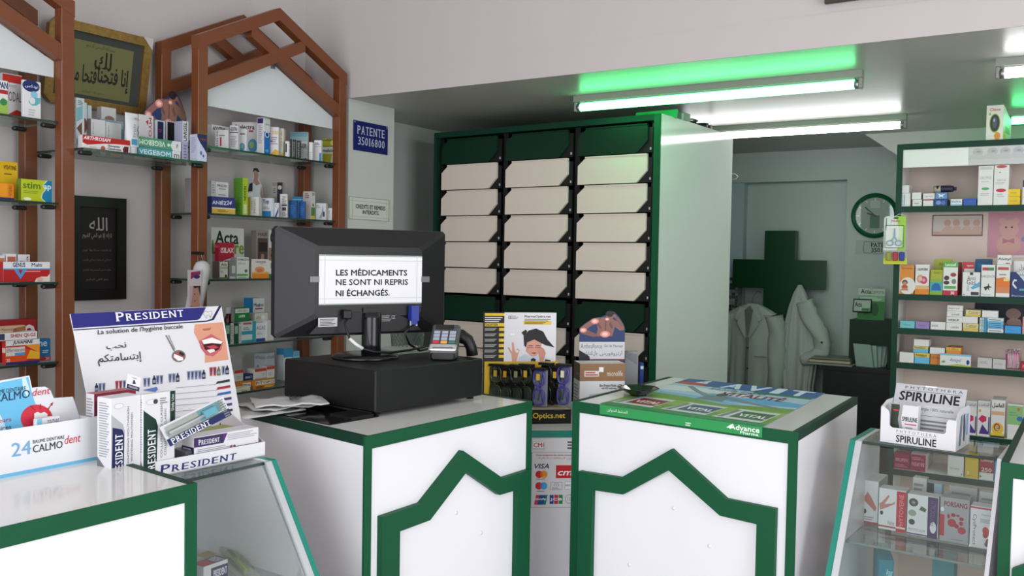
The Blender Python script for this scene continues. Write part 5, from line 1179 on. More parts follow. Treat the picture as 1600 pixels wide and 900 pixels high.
# picture card behind with the red tooth and the white lettering bubble
XC_ = XB - .07
def bc(px, py): q = gX(px, py, XC_); return (q.y, q.z)
F2 = frame((XC_, 0, 0), (0, 1, 0), ZUP)
mb = MB(); ol = [(-30, 600), (46, 587), (50, 606), (70, 604), (78, 608), (82, 617), (84, 622), (114, 620), (123, 648), (123, 700), (-30, 700)]
mb.prism([bc(*p) for p in ol][::-1], -.003, 0, '#dcdde2', F2)
A_ = lambda pts, c, z: mb.poly([(*bc(*p), z) for p in pts][::-1], c, F2)
A_([(-30, 604), (44, 589), (48, 607), (52, 622), (60, 645), (60, 700), (-30, 700)], '#69b7dc', .0004)
A_([(34, 591), (40, 590), (46, 608), (44, 622), (36, 610)], '#c5dfec', .0007); A_([(-4, 640), (6, 660), (14, 690), (-6, 690)], '#c5dfec', .0007)
A_([(57 + 25 * math.cos(k * .2618), 654 + 22 * math.sin(k * .2618)) for k in range(24)], '#c83240', .001)
A_([(53, 646), (58, 643.5), (63, 645.5), (69, 643.5), (74, 647), (73, 655), (70, 658), (56, 659), (53, 654)], '#e6e2e2', .0013)
A_([(46, 634), (48, 633), (55, 641), (54, 642)], '#9a1f2c', .0013); A_([(62, 631), (63.5, 631), (63, 640), (62, 640)], '#9a1f2c', .0013); A_([(73, 640), (79, 632), (78, 631), (83, 628), (81, 634), (79, 633.5), (75, 641)], '#9a1f2c', .0013)
for (s, x0, y1_, x1, hh, c, sk_) in (('BAUME DENTAIRE', -14, 617, 40, 6.5, '#20384c', 0), ('CALMO', -10, 629, 46, 13, '#1c2c44', 0), ('dent', 50, 619, 78, 11, '#c22a3a', .2), ('Douleurs', -26, 664, 17, 7, '#a8283c', 0), ('dentaires', -26, 676, 17, 7, '#20283c', 0)):
    vs, fs = glyph(s, 0, sk_); P = []
    for p, q in vs:
        x = x0 + p * (x1 - x0); y = y1_ - (x - x0) * .14 - q * hh; P.append((*bc(x, y), .0016))
    mb.add(P, fs, c, False, F2)
mb.build('picture_card', t)
carton('dental balm carton sticking up out of the blue-edged counter box', 52, 58, 94, 668, 655, z=ZT + .004, P=gX(58, 690, XB - .03), base='#d9d9de', R=[('t', .45, .80, .95, .95, 'DENTAIRE', '#444'), ('r', 0, .6, .2, 1, '#7cc3dc')], wl=.02, name='balm_carton', cat='box')

# ---------------------------------------------------------------- poster taped over the second counter, glass dish
PA, PB, PC, PD_ = gZ(938.5, 631.5, ZT), gZ(1192, 668.5, ZT), gZ(1289, 615.5, ZT), gZ(1077, 592.5, ZT)
up_ = Vector((0, 0, .0022))
mb = MB(); mb.slab(PA + up_, PB + up_, PC + up_, PD_ + up_, .0006, '#bfd3de')
it = [('r', 0, 0, 1, 1, '#7fb2d2'), ('p', [(0, .52), (.35, .50), (.7, .40), (1, .46), (1, .84), (0, .9)], '#a9c6d6'), ('p', [(.35, .52), (.62, .44), (1, .50), (1, .60), (.6, .66), (.4, .62)], '#5fa8d2'), ('p', [(0, .55), (.4, .62), (.62, .58), (.75, .66), (.4, .74), (0, .72)], '#d0dbe0'),
      ('p', [(0, 0), (1, 0), (1, .46), (.82, .42), (.6, .36), (.3, .44), (0, .46)], '#6d9a3a'), ('p', [(0, .12), (.4, .2), (.8, .14), (1, .2), (1, .34), (.5, .30), (0, .36)], '#87ae48'), ('r', 0, .80, 1, 1, '#2a5a9a'), ('r', 0, .0, 1, .06, '#2f8a4e'),
      ('t', .12, .84, .20, .985, '4', '#d9e2ee', 'b'), ('t', .34, .82, .47, .985, 'A', '#d9e2ee', 'b'), ('t', .50, .82, .64, .985, 'V', '#d9e2ee', 'b'), ('t', .69, .82, .75, .985, 'I', '#d9e2ee', 'b'), ('t', .80, .82, .94, .985, 'T', '#d9e2ee', 'b'),
      ('r', .02, .80, .22, .88, '#b8403a'), ('r', .60, .755, .99, .80, '#2f7a3e'), ('t', .44, .60, .86, .72, 'VITALITÉ', '#7a2c48', 'b'), ('t', .30, .70, .70, .80, arabic('الحيوية والنشاط'), '#2c3c66'),
      # person with spread arms
      ('p', [(.38, .42), (.56, .42), (.54, .56), (.40, .56)], '#6f7f88'), ('p', [(.28, .60), (.40, .51), (.41, .56), (.29, .64)], '#7c8c94'), ('p', [(.14, .74), (.28, .60), (.29, .64), (.16, .77)], '#7c8c94'), ('p', [(.54, .51), (.72, .45), (.73, .49), (.55, .56)], '#7c8c94'), ('p', [(.72, .45), (.90, .41), (.91, .44), (.73, .49)], '#7c8c94'), ('c', .47, .60, .035, .05, '#3c444a')]
for x0, c in ((.02, '#8a2f38'), (.36, '#3d5a78'), (.68, '#3c6a44')):
    it += [('p', [(x0, .06), (x0 + .06, .30), (x0 + .30, .30), (x0 + .28, .06)], '#c9d2cf'), ('p', [(x0 + .08, .10), (x0 + .10, .26), (x0 + .29, .26), (x0 + .27, .10)], c), ('p', [(x0 + .02, .08), (x0 + .05, .27), (x0 + .08, .27), (x0 + .05, .08)], '#7c8088'), ('t', x0 + .11, .14, x0 + .27, .20, 'VITAL', '#e6e8e6', 'b')]
mb.artq(PA + up_, PB + up_, PC + up_, PD_ + up_, it)
nf = Vector((.092, .756, 0)); cA, cB = Vector((-1.394, 2.613)), Vector((-.638, 2.521)); ed = (cB - cA).normalized(); nfr = Vector((ed.y, -ed.x, 0))
def edge(px, py, dz):
    q = gZ(px, py, ZT); s_ = (Vector((q.x, q.y)) - cA).dot(ed); p_ = cA + ed * s_; return Vector((p_.x, p_.y, ZT + dz)) + nfr * .0055
E0, E1 = edge(938.5, 633, .002), edge(1192, 668.5, .002); E2, E3 = Vector(E1) - Vector((0, 0, .030)), Vector(E0) - Vector((0, 0, .030))
mb.slab(E3, E2, E1, E0, .0006, '#2f9150'); mb.slab(E0, E1, PB + up_, PA + up_, .0006, '#2f8a4e')
mb.artq(E3, E2, E1, E0, [('t', .05, .35, .19, .75, arabic('المنشط المتوازن'), '#dfe9e0'), ('t', .82, .42, .985, .92, 'Advance', '#e6eee6', 'b'), ('t', .88, .10, .98, .36, 'Pharma', '#e6eee6', 'b'), ('p', [(.80, .5), (.83, .9), (.84, .5)], '#e6eee6'), ('l', .56, .08, .60, .5, 2, '#c5dcc8')])
tag(mb.build('poster', None, PA), 'blue and green vitamin poster taped over the top and front of the counter', 'poster')
q = gZ(997, 617, ZT + .006); prof = [(.028, 0), (.030, .004), (.050, .014), (.070, .024), (.074, .027), (.072, .0285), (.068, .026), (.048, .017), (.028, .008), (.0, .007)]
mb = MB(); mb.lathe(prof, mat('dark_green_glass', '#06180f', .05, spec=.8), Matrix.Translation((q.x, q.y, ZT + .0045)) @ Matrix.Rotation(.3, 4, 'Z'), 8, False)
tag(mb.build('glass_dish', None, (q.x, q.y, ZT + .0045)), 'octagonal dark green glass dish on the poster', 'dish')

# ---------------------------------------------------------------- spirulina display box on the right case
s0, s1 = gZ(1375, 690, ZCR), gZ(1493, 706.5, ZCR); s0.z = s1.z = ZCR + .0008
ux_ = (s1 - s0).normalized(); FS = frame(s0, ux_, ZUP); w = (s1 - s0).length; dS = .155
def sp(px, py, d): q = gP(px, py, s0 + FS.to_3x3() @ Vector((0, 0, d)), FS.to_3x3() @ Vector((0, 0, 1))); q = FS.inverted() @ q; return q.x, q.y
t = thing('spirulina_box', 'white open counter box of green tablets on top of the right glass case', 'display box', FS @ Vector((w / 2, 0, -dS / 2)))
sh = sp(1375, 634, 0)[1]; sm = sp(1430, 672, 0)[1] * .98; hr = sp(1490, 657, 0)[1]
mb = MB(); ol = [(0, 0), (w, 0), (w, hr), (w * .90, hr), (w * .875, hr * .9), (w * .87, sm * 1.12), (w * .845, sm), (w * .16, sm), (w * .125, sm * 1.12), (w * .12, sh * .80), (w * .105, sh * .9), (w * .03, sh), (0, sh * .97)]
mb.prism(ol, -.002, 0, '#dcdce0', FS)
mb.art(FS, w, sm, [('t', .22, .12, .75, .56, 'SPIRULINE', '#232326', 'b'), ('t', .22, .72, .75, .90, 'P H Y T O T H E R A', '#6a6a70'), ('r', .22, .64, .75, .655, '#444')]); mb.build('front_panel', t)
for x in (0, w - .002):
    mb = MB(); G = FS @ Matrix.Translation((x, 0, 0)) @ Matrix.Rotation(math.radians(90), 4, 'Y')     # local x runs back
    hs_ = sh if x == 0 else hr * 1.18
    mb.prism([(.002, 0), (dS, 0), (dS, hs_ * 1.0), (dS - .02, hs_ * 1.12), (.05, hs_ * 1.12), (.02, hs_ * 1.03), (.002, (sh if x == 0 else hr))], 0, .002, '#d2d2d6', G)
    if x: mb.art(G @ Matrix.Translation((0, 0, .0022)), dS, hs_, [('p', [(.2, .1), (.3, .9), (.42, .95), (.42, .6), (.34, .1)], '#6f7f8c'), ('p', [(.5, .2), (.48, .9), (.60, .95), (.66, .5), (.60, .15)], '#4a4f58'), ('p', [(.7, .3), (.7, .9), (.86, .9), (.84, .3)], '#7fa0c8')])
    mb.build('side_panel', t)
mb = MB(); mb.box((.002, 0, -dS), (w - .002, .002, -.002), '#cfcfd3', FS); mb.build('floor_panel', t)
# header: leaning panel with a folded crest
lo = [Vector((.004, .004, -.060)), Vector((w - .004, .004, -.060))]; hm = sp(1420, 630, -.10)[1]; ht = sp(1450, 604, -.115)[1]
H = [FS @ p for p in (Vector((.004, .004, -.070)), Vector((w - .004, .004, -.070)), Vector((w - .004, hm, -.100)), Vector((.004, hm, -.100)))]
mb = MB(); mb.slab(H[0], H[1], H[2], H[3], .0018, '#c2c3c8'); mb.artq(H[0], H[1], H[2], H[3], [('t', .15, .82, .86, .93, 'Source d\u2019énergie 100% naturelle', '#55565c'), ('l', .40, .2, .86, .62, 4, '#77787e'), ('r', .38, .70, .90, .71, '#5a5b60')]); mb.build('header_panel', t)
H2 = [H[3], H[2], FS @ Vector((w - .004, ht, -.128)), FS @ Vector((.004, ht, -.128))]
mb = MB(); mb.slab(*H2, .0018, '#b9babf'); mb.artq(*H2, [('t', .08, .14, .92, .60, 'SPIRULINE', '#1b1b1e', 'b'), ('t', .14, .76, .95, .90, 'P H Y T O T H E R A', '#4a4a50'), ('r', .12, .66, .94, .68, '#4a4a50'), ('r', .42, .93, .58, 1.0, '#ececee')]); mb.build('header_crest', t)
q0 = sp(1391, 690, -.03)[0]; q1 = sp(1433, 690, -.03)[0]; qh = sp(1400, 633, -.03)[1]
mb = MB(); G = FS @ Matrix.Translation((q0, .003, -.03)); mb.cbox((0, 0, -.028), (q1 - q0, qh, 0), '#d9d9dc', .001, G)
mb.art(G, q1 - q0, qh, [('r', 0, 0, .32, 1, '#333c30'), ('p', [(.26, 0), (.34, .3), (.26, .6), (.34, 1), (.44, 1), (.38, .6), (.46, .3), (.4, 0)], '#9a9c9a'), ('t', .42, .56, .98, .68, 'SPIRULINE', '#232326', 'b'), ('r', .52, .47, .95, .50, '#c23c44'), ('l', .55, .1, .92, .42, 5, '#8a8a8e'), ('r', .08, .82, .28, .86, '#c23c44')])
tag(mb.build('tablet_box', None, G @ Vector((.02, 0, -.014))), 'white and dark green tablet box inside the open spirulina box', 'medicine box')

# ---------------------------------------------------------------- stock on the shelves
def PX(px, X, z):
    y = 400.0
    for _ in range(8):
        p = gX(px, y, X); d = _M @ (p - Vector((0, 0, EYE))); y += (p.z - z) * FPX / d.z
    return gX(px, y, X), y
def PY(px, Y, z):
    y = 400.0
    for _ in range(8):
        p = gY(px, y, Y); d = _M @ (p - Vector((0, 0, EYE))); y += (p.z - z) * FPX / d.z
    return gY(px, y, Y), y
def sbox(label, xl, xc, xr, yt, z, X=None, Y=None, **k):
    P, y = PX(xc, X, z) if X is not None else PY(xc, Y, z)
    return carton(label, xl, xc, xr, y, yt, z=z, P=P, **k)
def T_(s, c='#333', x0=.1, y0=.62, x1=.9, y1=.82, o=''): return ('t', x0, y0, x1, y1, s, c, o)
def G_(c, y0, y1): return ('r', 0, y0, 1, y1, c)
WH = '#cfcfd0'; e3 = .0006
# ---- wooden frame at the left edge
z = ZS1[0] + e3; W1 = 'on top shelf, left frame'; GRP = 'cartons on the top shelf of the left frame'
sbox('white carton with navy lettering cut by the left edge ' + W1, None, -16, 12.5, 122, z, X=-3.09, wl=.05, base=WH, R=[G_('#a32430', .60, .72), ('t', .36, .76, .98, .95, 'SPAN', '#1c2a66', 'b'), ('p', [(.3, 0), (1, 0), (1, .42), (.7, .5), (.4, .2)], '#8fae4a'), ('c', .75, .36, .2, .1, '#2f7a44')])
sbox('white carton with red top and bottom corner ' + W1, None, 4, 35, 113, z, X=-3.15, wl=.045, base=WH, R=[G_('#b3281f', .80, .98), ('t', .30, .38, .96, .60, 'ODAL', '#33343a'), ('p', [(.3, 0), (1, 0), (1, .16), (.7, .20), (.3, .08)], '#b3281f'), ('l', .3, .70, .8, .76, 2, '#999')])
sbox('white carton with a navy oval and teal swirls ' + W1, 33, 36, 64, 124, z, X=-3.09, yaw=0, base=WH, R=[('c', .45, .86, .48, .16, '#1c2a5c'), ('t', .12, .80, .85, .90, arabic('تودكس'), '#dfe4ee'), ('c', .62, .64, .20, .09, '#7fb4cc'), ('p', [(.3, .42), (.42, .56), (.98, .58), (.95, .44), (.75, .36), (.5, .34)], '#5aa3a8'), ('c', .52, .47, .16, .09, WH), ('l', .3, .06, .7, .26, 3, '#aaa')])
z = ZS1[1] + e3; W2 = 'on second shelf, left frame'; GRP = 'cartons on the second shelf of the left frame'
sbox('tall bright yellow carton at the back ' + W2, None, -3, 28, 251, z, X=-3.19, wl=.04, base='#c9a414', R=[('t', .28, .80, .92, .90, 'VITATINE', '#3a2c08', 'b'), ('l', .3, .66, .8, .72, 1, '#5a4a10')])
sbox('orange carton with a blue foot stripe ' + W2, None, -14, 22, 285, z, X=-3.10, wl=.05, base='#cc7a10', R=[G_('#2c2a5c', .02, .14), ('p', [(.2, .2), (.7, .2), (.72, 1), (.2, 1)], '#d88a1c'), ('t', .78, .25, .92, .9, 'VITAMIN', '#6a3a08', 'v')])
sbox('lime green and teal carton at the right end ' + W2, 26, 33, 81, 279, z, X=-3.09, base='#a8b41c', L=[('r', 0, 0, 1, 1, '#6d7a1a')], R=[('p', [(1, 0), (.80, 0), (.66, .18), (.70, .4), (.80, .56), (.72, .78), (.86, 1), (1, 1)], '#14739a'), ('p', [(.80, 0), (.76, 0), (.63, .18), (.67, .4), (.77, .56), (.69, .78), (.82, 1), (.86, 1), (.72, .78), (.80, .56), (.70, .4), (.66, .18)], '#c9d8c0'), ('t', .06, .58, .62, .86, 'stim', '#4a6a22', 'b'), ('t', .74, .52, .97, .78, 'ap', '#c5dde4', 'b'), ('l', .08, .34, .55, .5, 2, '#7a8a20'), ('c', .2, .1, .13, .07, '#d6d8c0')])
z = ZS1[2] + e3; W3 = 'on third shelf, left frame'; GRP = 'cartons on the third shelf of the left frame'
sbox('long red and white carton with a blue arrow ' + W3, -2, 5, 78, 409, z, X=-3.09, base='#a51d20', R=[G_('#d0d0d2', .68, 1), G_('#4a94c0', .62, .68), ('p', [(.22, .64), (.36, .15), (.50, .64), (.42, .66), (.36, .38), (.30, .66)], '#3f8cc4'), ('t', .20, .74, .46, .96, 'GENUS', '#23406a', 'b'), ('t', .60, .76, .82, .94, 'Multi', '#23406a', 'b'), ('l', .46, .5, .86, .56, 1, '#d9b0b0'), ('p', [(.66, 0), (1, 0), (1, .42), (.94, .26), (.80, .26), (.70, .18)], '#d2c8bc'), ('c', .78, .12, .07, .12, '#c9a890')])
for (a, b_, yt, lab, cc) in ((-4, 8, 399, 'white and orange carton behind the long red one ', '#b5714a'), (10, 26, 396.5, 'white carton with salmon panel behind the long red one ', '#a8604a'), (29, 47, 397.5, 'small white carton with upright lettering behind the long red one ', None)):
    sbox(lab + W3, None, a, b_, yt, z, X=-3.17, wl=.03, base=WH, R=[('r', .1, .3, .9, .9, cc)] if cc else [('t', .62, .2, .85, .95, 'Vita', '#2a2a2c', 'v'), ('l', .1, .4, .5, .8, 3, '#999')])
z = ZS1[3] + e3; W4 = 'on lowest shelf, left frame'; GRP = 'cartons on the lowest shelf of the left frame'
sbox('big red carton with a large white letter at the back ' + W4, None, -30, 57, 502.5, z, X=-3.17, wl=.05, base='#8f1a20', R=[('t', .75, .50, .97, .86, 'e', '#d0c8c8', 'b')])
a = sbox('red, yellow and white fizzy vitamin carton at the front ' + W4, 3, 9, 62, 533, z, X=-3.09, base='#b0291c', L=[('r', .1, .5, .9, .7, '#c9b8b0')], R=[G_('#cfcfd2', .78, 1), ('r', 0, 0, 1, .10, '#2c2a66'), ('p', [(0, .10), (.55, .10), (.9, .3), (.8, .5), (.6, .62), (.2, .7), (0, .66)], '#c94a1a'), ('p', [(.55, .78), (1, .40), (1, .78)], '#d98a2a'), ('p', [(.6, .2), (1, .14), (1, .42), (.72, .56)], '#d9a22a'), ('r', .0, .36, .56, .72, '#cfc4b8'), ('t', .03, .52, .56, .68, 'Effervescent', '#2c2c66'), ('t', .2, .80, .8, .98, 'JUVAMINE', '#2a2a2e', 'bi'), ('r', .26, .36, .56, .48, '#4a8cc4'), ('t', .02, .12, .12, .25, '30', '#e0d8d8')])
hz_ = a.location.z + max(v.co.z for v in a.data.vertices)
a2 = sbox('slim white carton with red lettering lying on the fizzy vitamin carton', -6, -2, 58.5, 521, hz_ + e3, X=-3.092, base=WH, R=[('t', .30, .28, .95, .80, 'SHEN QI-GS', '#a0242c', 'b'), ('r', .0, .1, .15, .9, '#3a3a5a')])
hz2 = a2.location.z + max(v.co.z for v in a2.data.vertices)
sbox('slim beige carton topmost on the pile of the fizzy vitamins', -12, -6, 40, 510.5, hz2 + e3, X=-3.092, base='#b59a80', R=[('p', [(.55, 0), (1, .2), (1, .9), (.6, .6)], '#8a5a3c'), ('t', .15, .3, .7, .7, 'Monodose', '#5a3c2c', 'i')])
sbox('blue carton with white lettering at the right end ' + W4, None, 60, 79, 530, z, X=-3.12, wl=.03, base='#1c6a9c', R=[('t', .05, .66, .70, .88, 'ne', '#c9dde8', 'b'), ('l', .3, .34, .9, .5, 2, '#a8c8da'), ('r', 0, 0, 1, .18, '#a02c34'), ('t', .6, .03, .9, .15, '30', '#e0d0d0')])
# ---- bridging shelf
z = ZSM + e3; WM = 'on bridging shelf'; GRP = 'cartons on the bridging shelf'
sbox('tall white carton with teal arrow and upright lettering beside the post ' + WM, 110, 119, 132, 152, z, X=-3.12, base='#c5d2d4', L=[('t', .2, .1, .75, .95, 'NUCICEPTOL', '#16242c', 'vb')], R=[('p', [(.05, .42), (.7, .55), (.7, .28)], '#6d4a3a'), ('p', [(.05, .80), (.8, .86), (.8, .62), (.05, .54)], '#7fb4bc'), ('l', .2, .86, .85, .96, 3, '#5a7a84'), ('p', [(.1, .1), (.7, .2), (.7, .32), (.1, .22)], '#4a8a9a')])
sbox('pale carton with a dark red spot half hidden behind the teal arrow carton', None, 125, 136, 159, z, X=-3.19, wl=.03, base='#bfcbce', R=[('c', .6, .55, .4, .15, '#7a3a3a')])
sbox('pale carton with a blue disc behind the teal arrow carton', None, 137, 143.5, 164, z, X=-3.21, wl=.03, base='#bcc8cc', R=[('c', .3, .5, .55, .2, '#2c5a8a')])
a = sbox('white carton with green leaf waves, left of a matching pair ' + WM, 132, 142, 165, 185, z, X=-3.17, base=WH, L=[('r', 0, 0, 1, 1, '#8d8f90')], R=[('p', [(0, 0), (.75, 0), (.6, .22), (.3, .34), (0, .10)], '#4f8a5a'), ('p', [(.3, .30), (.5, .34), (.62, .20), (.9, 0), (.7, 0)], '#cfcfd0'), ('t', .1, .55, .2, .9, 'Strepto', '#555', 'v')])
b_ = sbox('white carton with yellow and green waves, right of a matching pair ' + WM, None, 166, 189.5, 190, z, X=-3.17, wl=.06, base=WH, R=[('p', [(.3, 0), (1, 0), (.8, .2), (.5, .38)], '#c99a22'), ('p', [(0, 0), (.3, 0), (.3, .22), (0, .3)], '#4f8a5a'), ('t', .1, .55, .2, .9, 'Strepto', '#555', 'v')])
zz = a.location.z + max(v.co.z for v in a.data.vertices)
sbox('small white carton with a photo of clasped knuckles standing above the green leaf carton', None, 158.5, 181.5, 166, ZSM + .105, X=-3.235, wl=.03, base='#c5c5c6', R=[('c', .55, .5, .33, .14, '#8a6a5c'), ('c', .62, .36, .12, .12, '#d0d0d0')])
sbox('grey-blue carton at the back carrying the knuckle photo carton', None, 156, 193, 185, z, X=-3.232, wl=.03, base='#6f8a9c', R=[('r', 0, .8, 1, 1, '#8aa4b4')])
def arth(mb, ML, wl, MR, wr, h):
    mb.art(MR, wr, h, [('p', [(0, .42), (0, 1), (1, 1), (1, .62), (.7, .60), (.45, .52), (.2, .36), (.1, .30)], '#a81d22'), ('t', .02, .68, .58, .94, 'ARTHROSAM', '#dedede', 'bi'), ('t', .52, .34, .78, .50, 'Glucosamine', '#26262a', 'b'), ('t', .52, .12, .80, .29, 'Chondroitine', '#26262a', 'b'), ('p', [(.86, .0), (.84, .3), (.88, .5), (.97, .52), (.96, 0)], '#5c1420'), ('c', .42, .14, .05, .2, '#a8524a'), ('c', .22, .12, .08, .12, '#c9b8b0')])
sbox('long red and white joint supplement carton lying in front ' + WM, 121, 129, 203, 210, z, X=-3.03, base=WH, extra=arth)
# standing tube
def tube_standing(label, px, xr_, yt, z, X, items):
    P, y = PX(px, X, z); q, _ = PX(xr_, X, z); w = (q - P).length; h = zat(px, yt, P) - z
    t = thing('cream_tube', label, 'tube', (P + q) / 2)
    Fm = frame(P, q - P, ZUP); n = 12
    mb = MB(); vs = []; prof = ((.16, .34, .30), (.2, .46, .42), (.5, .49, .30), (.8, .50, .14), (.97, .50, .02), (1.0, .50, .015))
    for f, rx, ry in prof:
        for k in range(n): a_ = 2 * math.pi * k / n; vs.append((w * (.5 + rx * math.cos(a_)), f * h, w * ry * math.sin(a_)))
    mb.add(vs, [(i * n + k, i * n + (k + 1) % n, i * n + n + (k + 1) % n, i * n + n + k) for i in range(len(prof) - 1) for k in range(n)] + [tuple(range((len(prof) - 1) * n, len(prof) * n))], '#c9cdd0', True, Fm)
    mb.art(Fm @ Matrix.Translation((0, 0, w * .44)), w, h, items); mb.build('tube_body', t)
    mb = MB(); vs = [(w * (.5 + r * math.cos(2 * math.pi * k / 16)), f * h, w * r * math.sin(2 * math.pi * k / 16)) for f, r in ((0, .34), (.16, .34)) for k in range(16)]
    mb.add(vs, [(k, (k + 1) % 16, 16 + (k + 1) % 16, 16 + k) for k in range(16)] + [tuple(reversed(range(16))), tuple(range(16, 32))], '#b5b9bd', False, Fm); mb.build('cap', t)
tube_standing('white cream tube standing on its cap beside the red joint carton', 195, 216, 175, z, -3.05, [('t', .30, .40, .48, .72, 'Structo', '#2a3036', 'v'), ('r', .22, .22, .62, .36, '#3f86a8'), ('l', .4, .82, .8, .88, 2, '#a04a54'), ('p', [(.6, .4), (.66, .52), (.6, .6), (.72, .7), (.74, .68), (.66, .6), (.74, .52), (.64, .42)], '#4a5056')])
v1 = sbox('flat teal carton, lower of two on the bridging shelf', None, 215.5, 282, 228.5, z, X=-3.05, wl=.05, base='#4a8f98', R=[('r', .80, 0, 1, 1, WH), ('t', .03, .25, .76, .75, 'VEGEBOM', '#c9dcdc', 'b'), ('t', .84, .2, .97, .65, 'm', '#333', '')])
zv = v1.location.z + max(v.co.z for v in v1.data.vertices)
v2 = sbox('flat green carton upside down on top of the teal one', None, 215.5, 283, 212.5, zv + e3, X=-3.05, wl=.05, base='#4f8a6a', R=[('p', [(.80, 0), (.74, .5), (.80, 1), (1, 1), (1, 0)], WH), ('t', .03, .25, .62, .75, 'VEGEBOM', '#c9dcd0', 'bf'), ('c', .70, .5, .03, .16, '#c9dcd0'), ('t', .88, .3, .93, .7, 'f', '#444', '')])
sbox('white carton with red upright lettering behind the green flat carton', None, 217, 240, 178, z, X=-3.165, wl=.03, base='#c6c4c6', R=[('t', .66, .2, .86, .95, 'MYOREL', '#a01c2c', 'bd'), ('p', [(.45, .85), (.62, .9), (.62, .78)], '#a01c2c')])
sbox('narrow navy and white carton right of the red lettered one', None, 243, 258, 187, z, X=-3.165, wl=.03, base='#b9bcc6', R=[('r', .2, .1, .82, .97, '#1a1e48'), ('l', .3, .7, .7, .8, 2, '#7a3040')])
sbox('black-windowed white carton right of the narrow navy one', None, 260, 284, 188, z, X=-3.165, wl=.03, base='#b5b6ba', R=[('r', .06, .05, .5, .97, '#17181f'), ('r', .60, .05, .78, .97, '#17181f'), ('r', .86, .1, .95, .9, '#3a3d4c')])
sbox('tall lilac-grey carton with dark upright lettering right of the flat pair', None, 285, 294, 188.5, z, X=-3.05, wl=.05, base='#9a9cb4', R=[('r', 0, .48, 1, 1, '#b9b9be'), ('t', .2, .50, .75, .97, 'UNIGEL', '#1c1c22', 'vb'), ('l', .2, .05, .8, .42, 5, '#6a6c88')])
sbox('white and navy splash carton at the right end ' + WM, None, 308, 323, 209, z, X=-2.994, wl=.046, base='#b4b6c8', L=[('l', .15, .3, .85, .9, 8, '#9092aa')], R=[('r', 0, 0, 1, 1, '#1c2350'), ('p', [(0, 0), (1, 0), (1, .30), (.7, .48), (.3, .68), (0, .9)], '#b9c0d4'), ('t', .3, .78, .9, .88, 'Voltum', '#8a3044', 'b'), ('c', .4, .3, .12, .08, '#5a6a90'), ('c', .65, .2, .1, .06, '#46588a')])
P, y = PX(306, -3.17, z); mb = MB(); Fm = frame((P.x, P.y - .02, z), (0, 1, 0), ZUP); mb.prism([(0, 0), (.055, 0), (.055, .085), (.045, .085), (.045, .072), (.012, .072), (.010, .105), (0, .105)], -.02, 0, '#161c38', Fm); tag(mb.build('plastic_clip', None, (P.x, P.y, z)), 'navy plastic clip holder behind the splash carton', 'clip')
P, y = PX(226, -3.215, z); q, _ = PX(291, -3.215, z); gel_card('display_card', 'gel display card with a bare back standing on the bridging shelf', frame(P, q - P, ZUP), (q - P).length, zat(226, 135, P) - z - .0, 0.0)

# ---- wooden frame with the whole gable
z = ZS2[0] + e3; U1 = 'on top shelf, gabled frame'; GRP = 'cartons on the top shelf of the gabled frame'
sbox('white carton with black heading at the back left ' + U1, None, 331, 358, 194, z, X=-3.22, wl=.05, base=WH, R=[('t', .05, .80, .75, .93, 'ADDITIVA', '#26262a', 'b'), ('l', .3, .6, .9, .7, 2, '#999')])
sbox('white carton with a red upright bar, leftmost at the front ' + U1, 336, 356, 358.5, 203, z, X=-3.10, yaw=35, base=WH, L=[('r', .38, .15, .50, .62, '#b02a34'), ('t', .1, .66, .22, .95, 'BE', '#333', 'v'), ('l', .32, .68, .85, .74, 1, '#444'), ('l', .1, .1, .25, .6, 4, '#777')])
sbox('white carton with black tilted heading next to the red-barred one ' + U1, 358.5, 372, 375, 196, z, X=-3.11, yaw=35, base='#c6c6c8', L=[('t', .08, .78, .9, .92, 'ADDITIVA', '#1c1c20', 'b'), ('r', .0, .70, 1, .74, '#222'), ('l', .15, .15, .85, .6, 7, '#8a8a8e')])
sbox('white blue-ball carton in front of the widest carton ' + U1, 374, 385, 387, 201, z, X=-3.13, yaw=32, base=WH, L=[('c', .4, .24, .38, .16, '#4a8ab4'), ('c', .35, .26, .18, .08, '#7fb08a'), ('r', .1, .75, .8, .8, '#555')])
sbox('widest white carton with a blue-green ball and black heading ' + U1, 362, 405, 412, 191, z, X=-3.17, yaw=30, base=WH, L=[('t', .12, .78, .82, .92, 'Bielectra', '#26262a', 'b'), ('r', .62, .70, .78, .76, '#b04048'), ('l', .3, .66, .6, .72, 1, '#888'), ('c', .76, .30, .17, .20, '#4a90bc'), ('c', .72, .32, .09, .1, '#8ab46a')], R=[('l', .15, .3, .85, .9, 8, '#a9a9ad')])
sbox('tallest white carton with a bright blue lower half ' + U1, 401, 412, 422, 183, z, X=-3.12, yaw=12, base=WH, L=[('r', .1, .84, .9, .97, '#3a2f6a'), ('l', .2, .3, .8, .8, 10, '#9a9aa8')], R=[('r', .05, .02, .98, .62, '#1c6ab0'), ('c', .5, .55, .34, .08, '#d0d6de'), ('c', .5, .55, .24, .055, '#1c3a7a'), ('t', .2, .80, .9, .86, 'dermo', '#445'), ('c', .5, .12, .25, .04, '#5a9ad0')])
sbox('white carton with a yellow swoosh, left of two alike ' + U1, 422, 435, 437, 198.5, z, X=-3.12, yaw=35, base=WH, L=[('p', [(0, 0), (1, 0), (1, .2), (.6, .26), (.1, .08)], '#d0a41c'), ('t', .3, .75, .9, .88, '100', '#c99a22', 'b'), ('l', .1, .4, .9, .68, 4, '#8a8a8e'), ('r', .0, .5, .3, .54, '#a8404a')])
sbox('white carton with a yellow swoosh, right of two alike ' + U1, 437, 443, 446, 200.5, z, X=-3.13, yaw=35, base='#c9c4b4', L=[('p', [(0, 0), (1, 0), (1, .2), (0, .06)], '#d0a41c'), ('t', .3, .35, .6, .9, 'VITA', '#7a6a2a', 'v')])
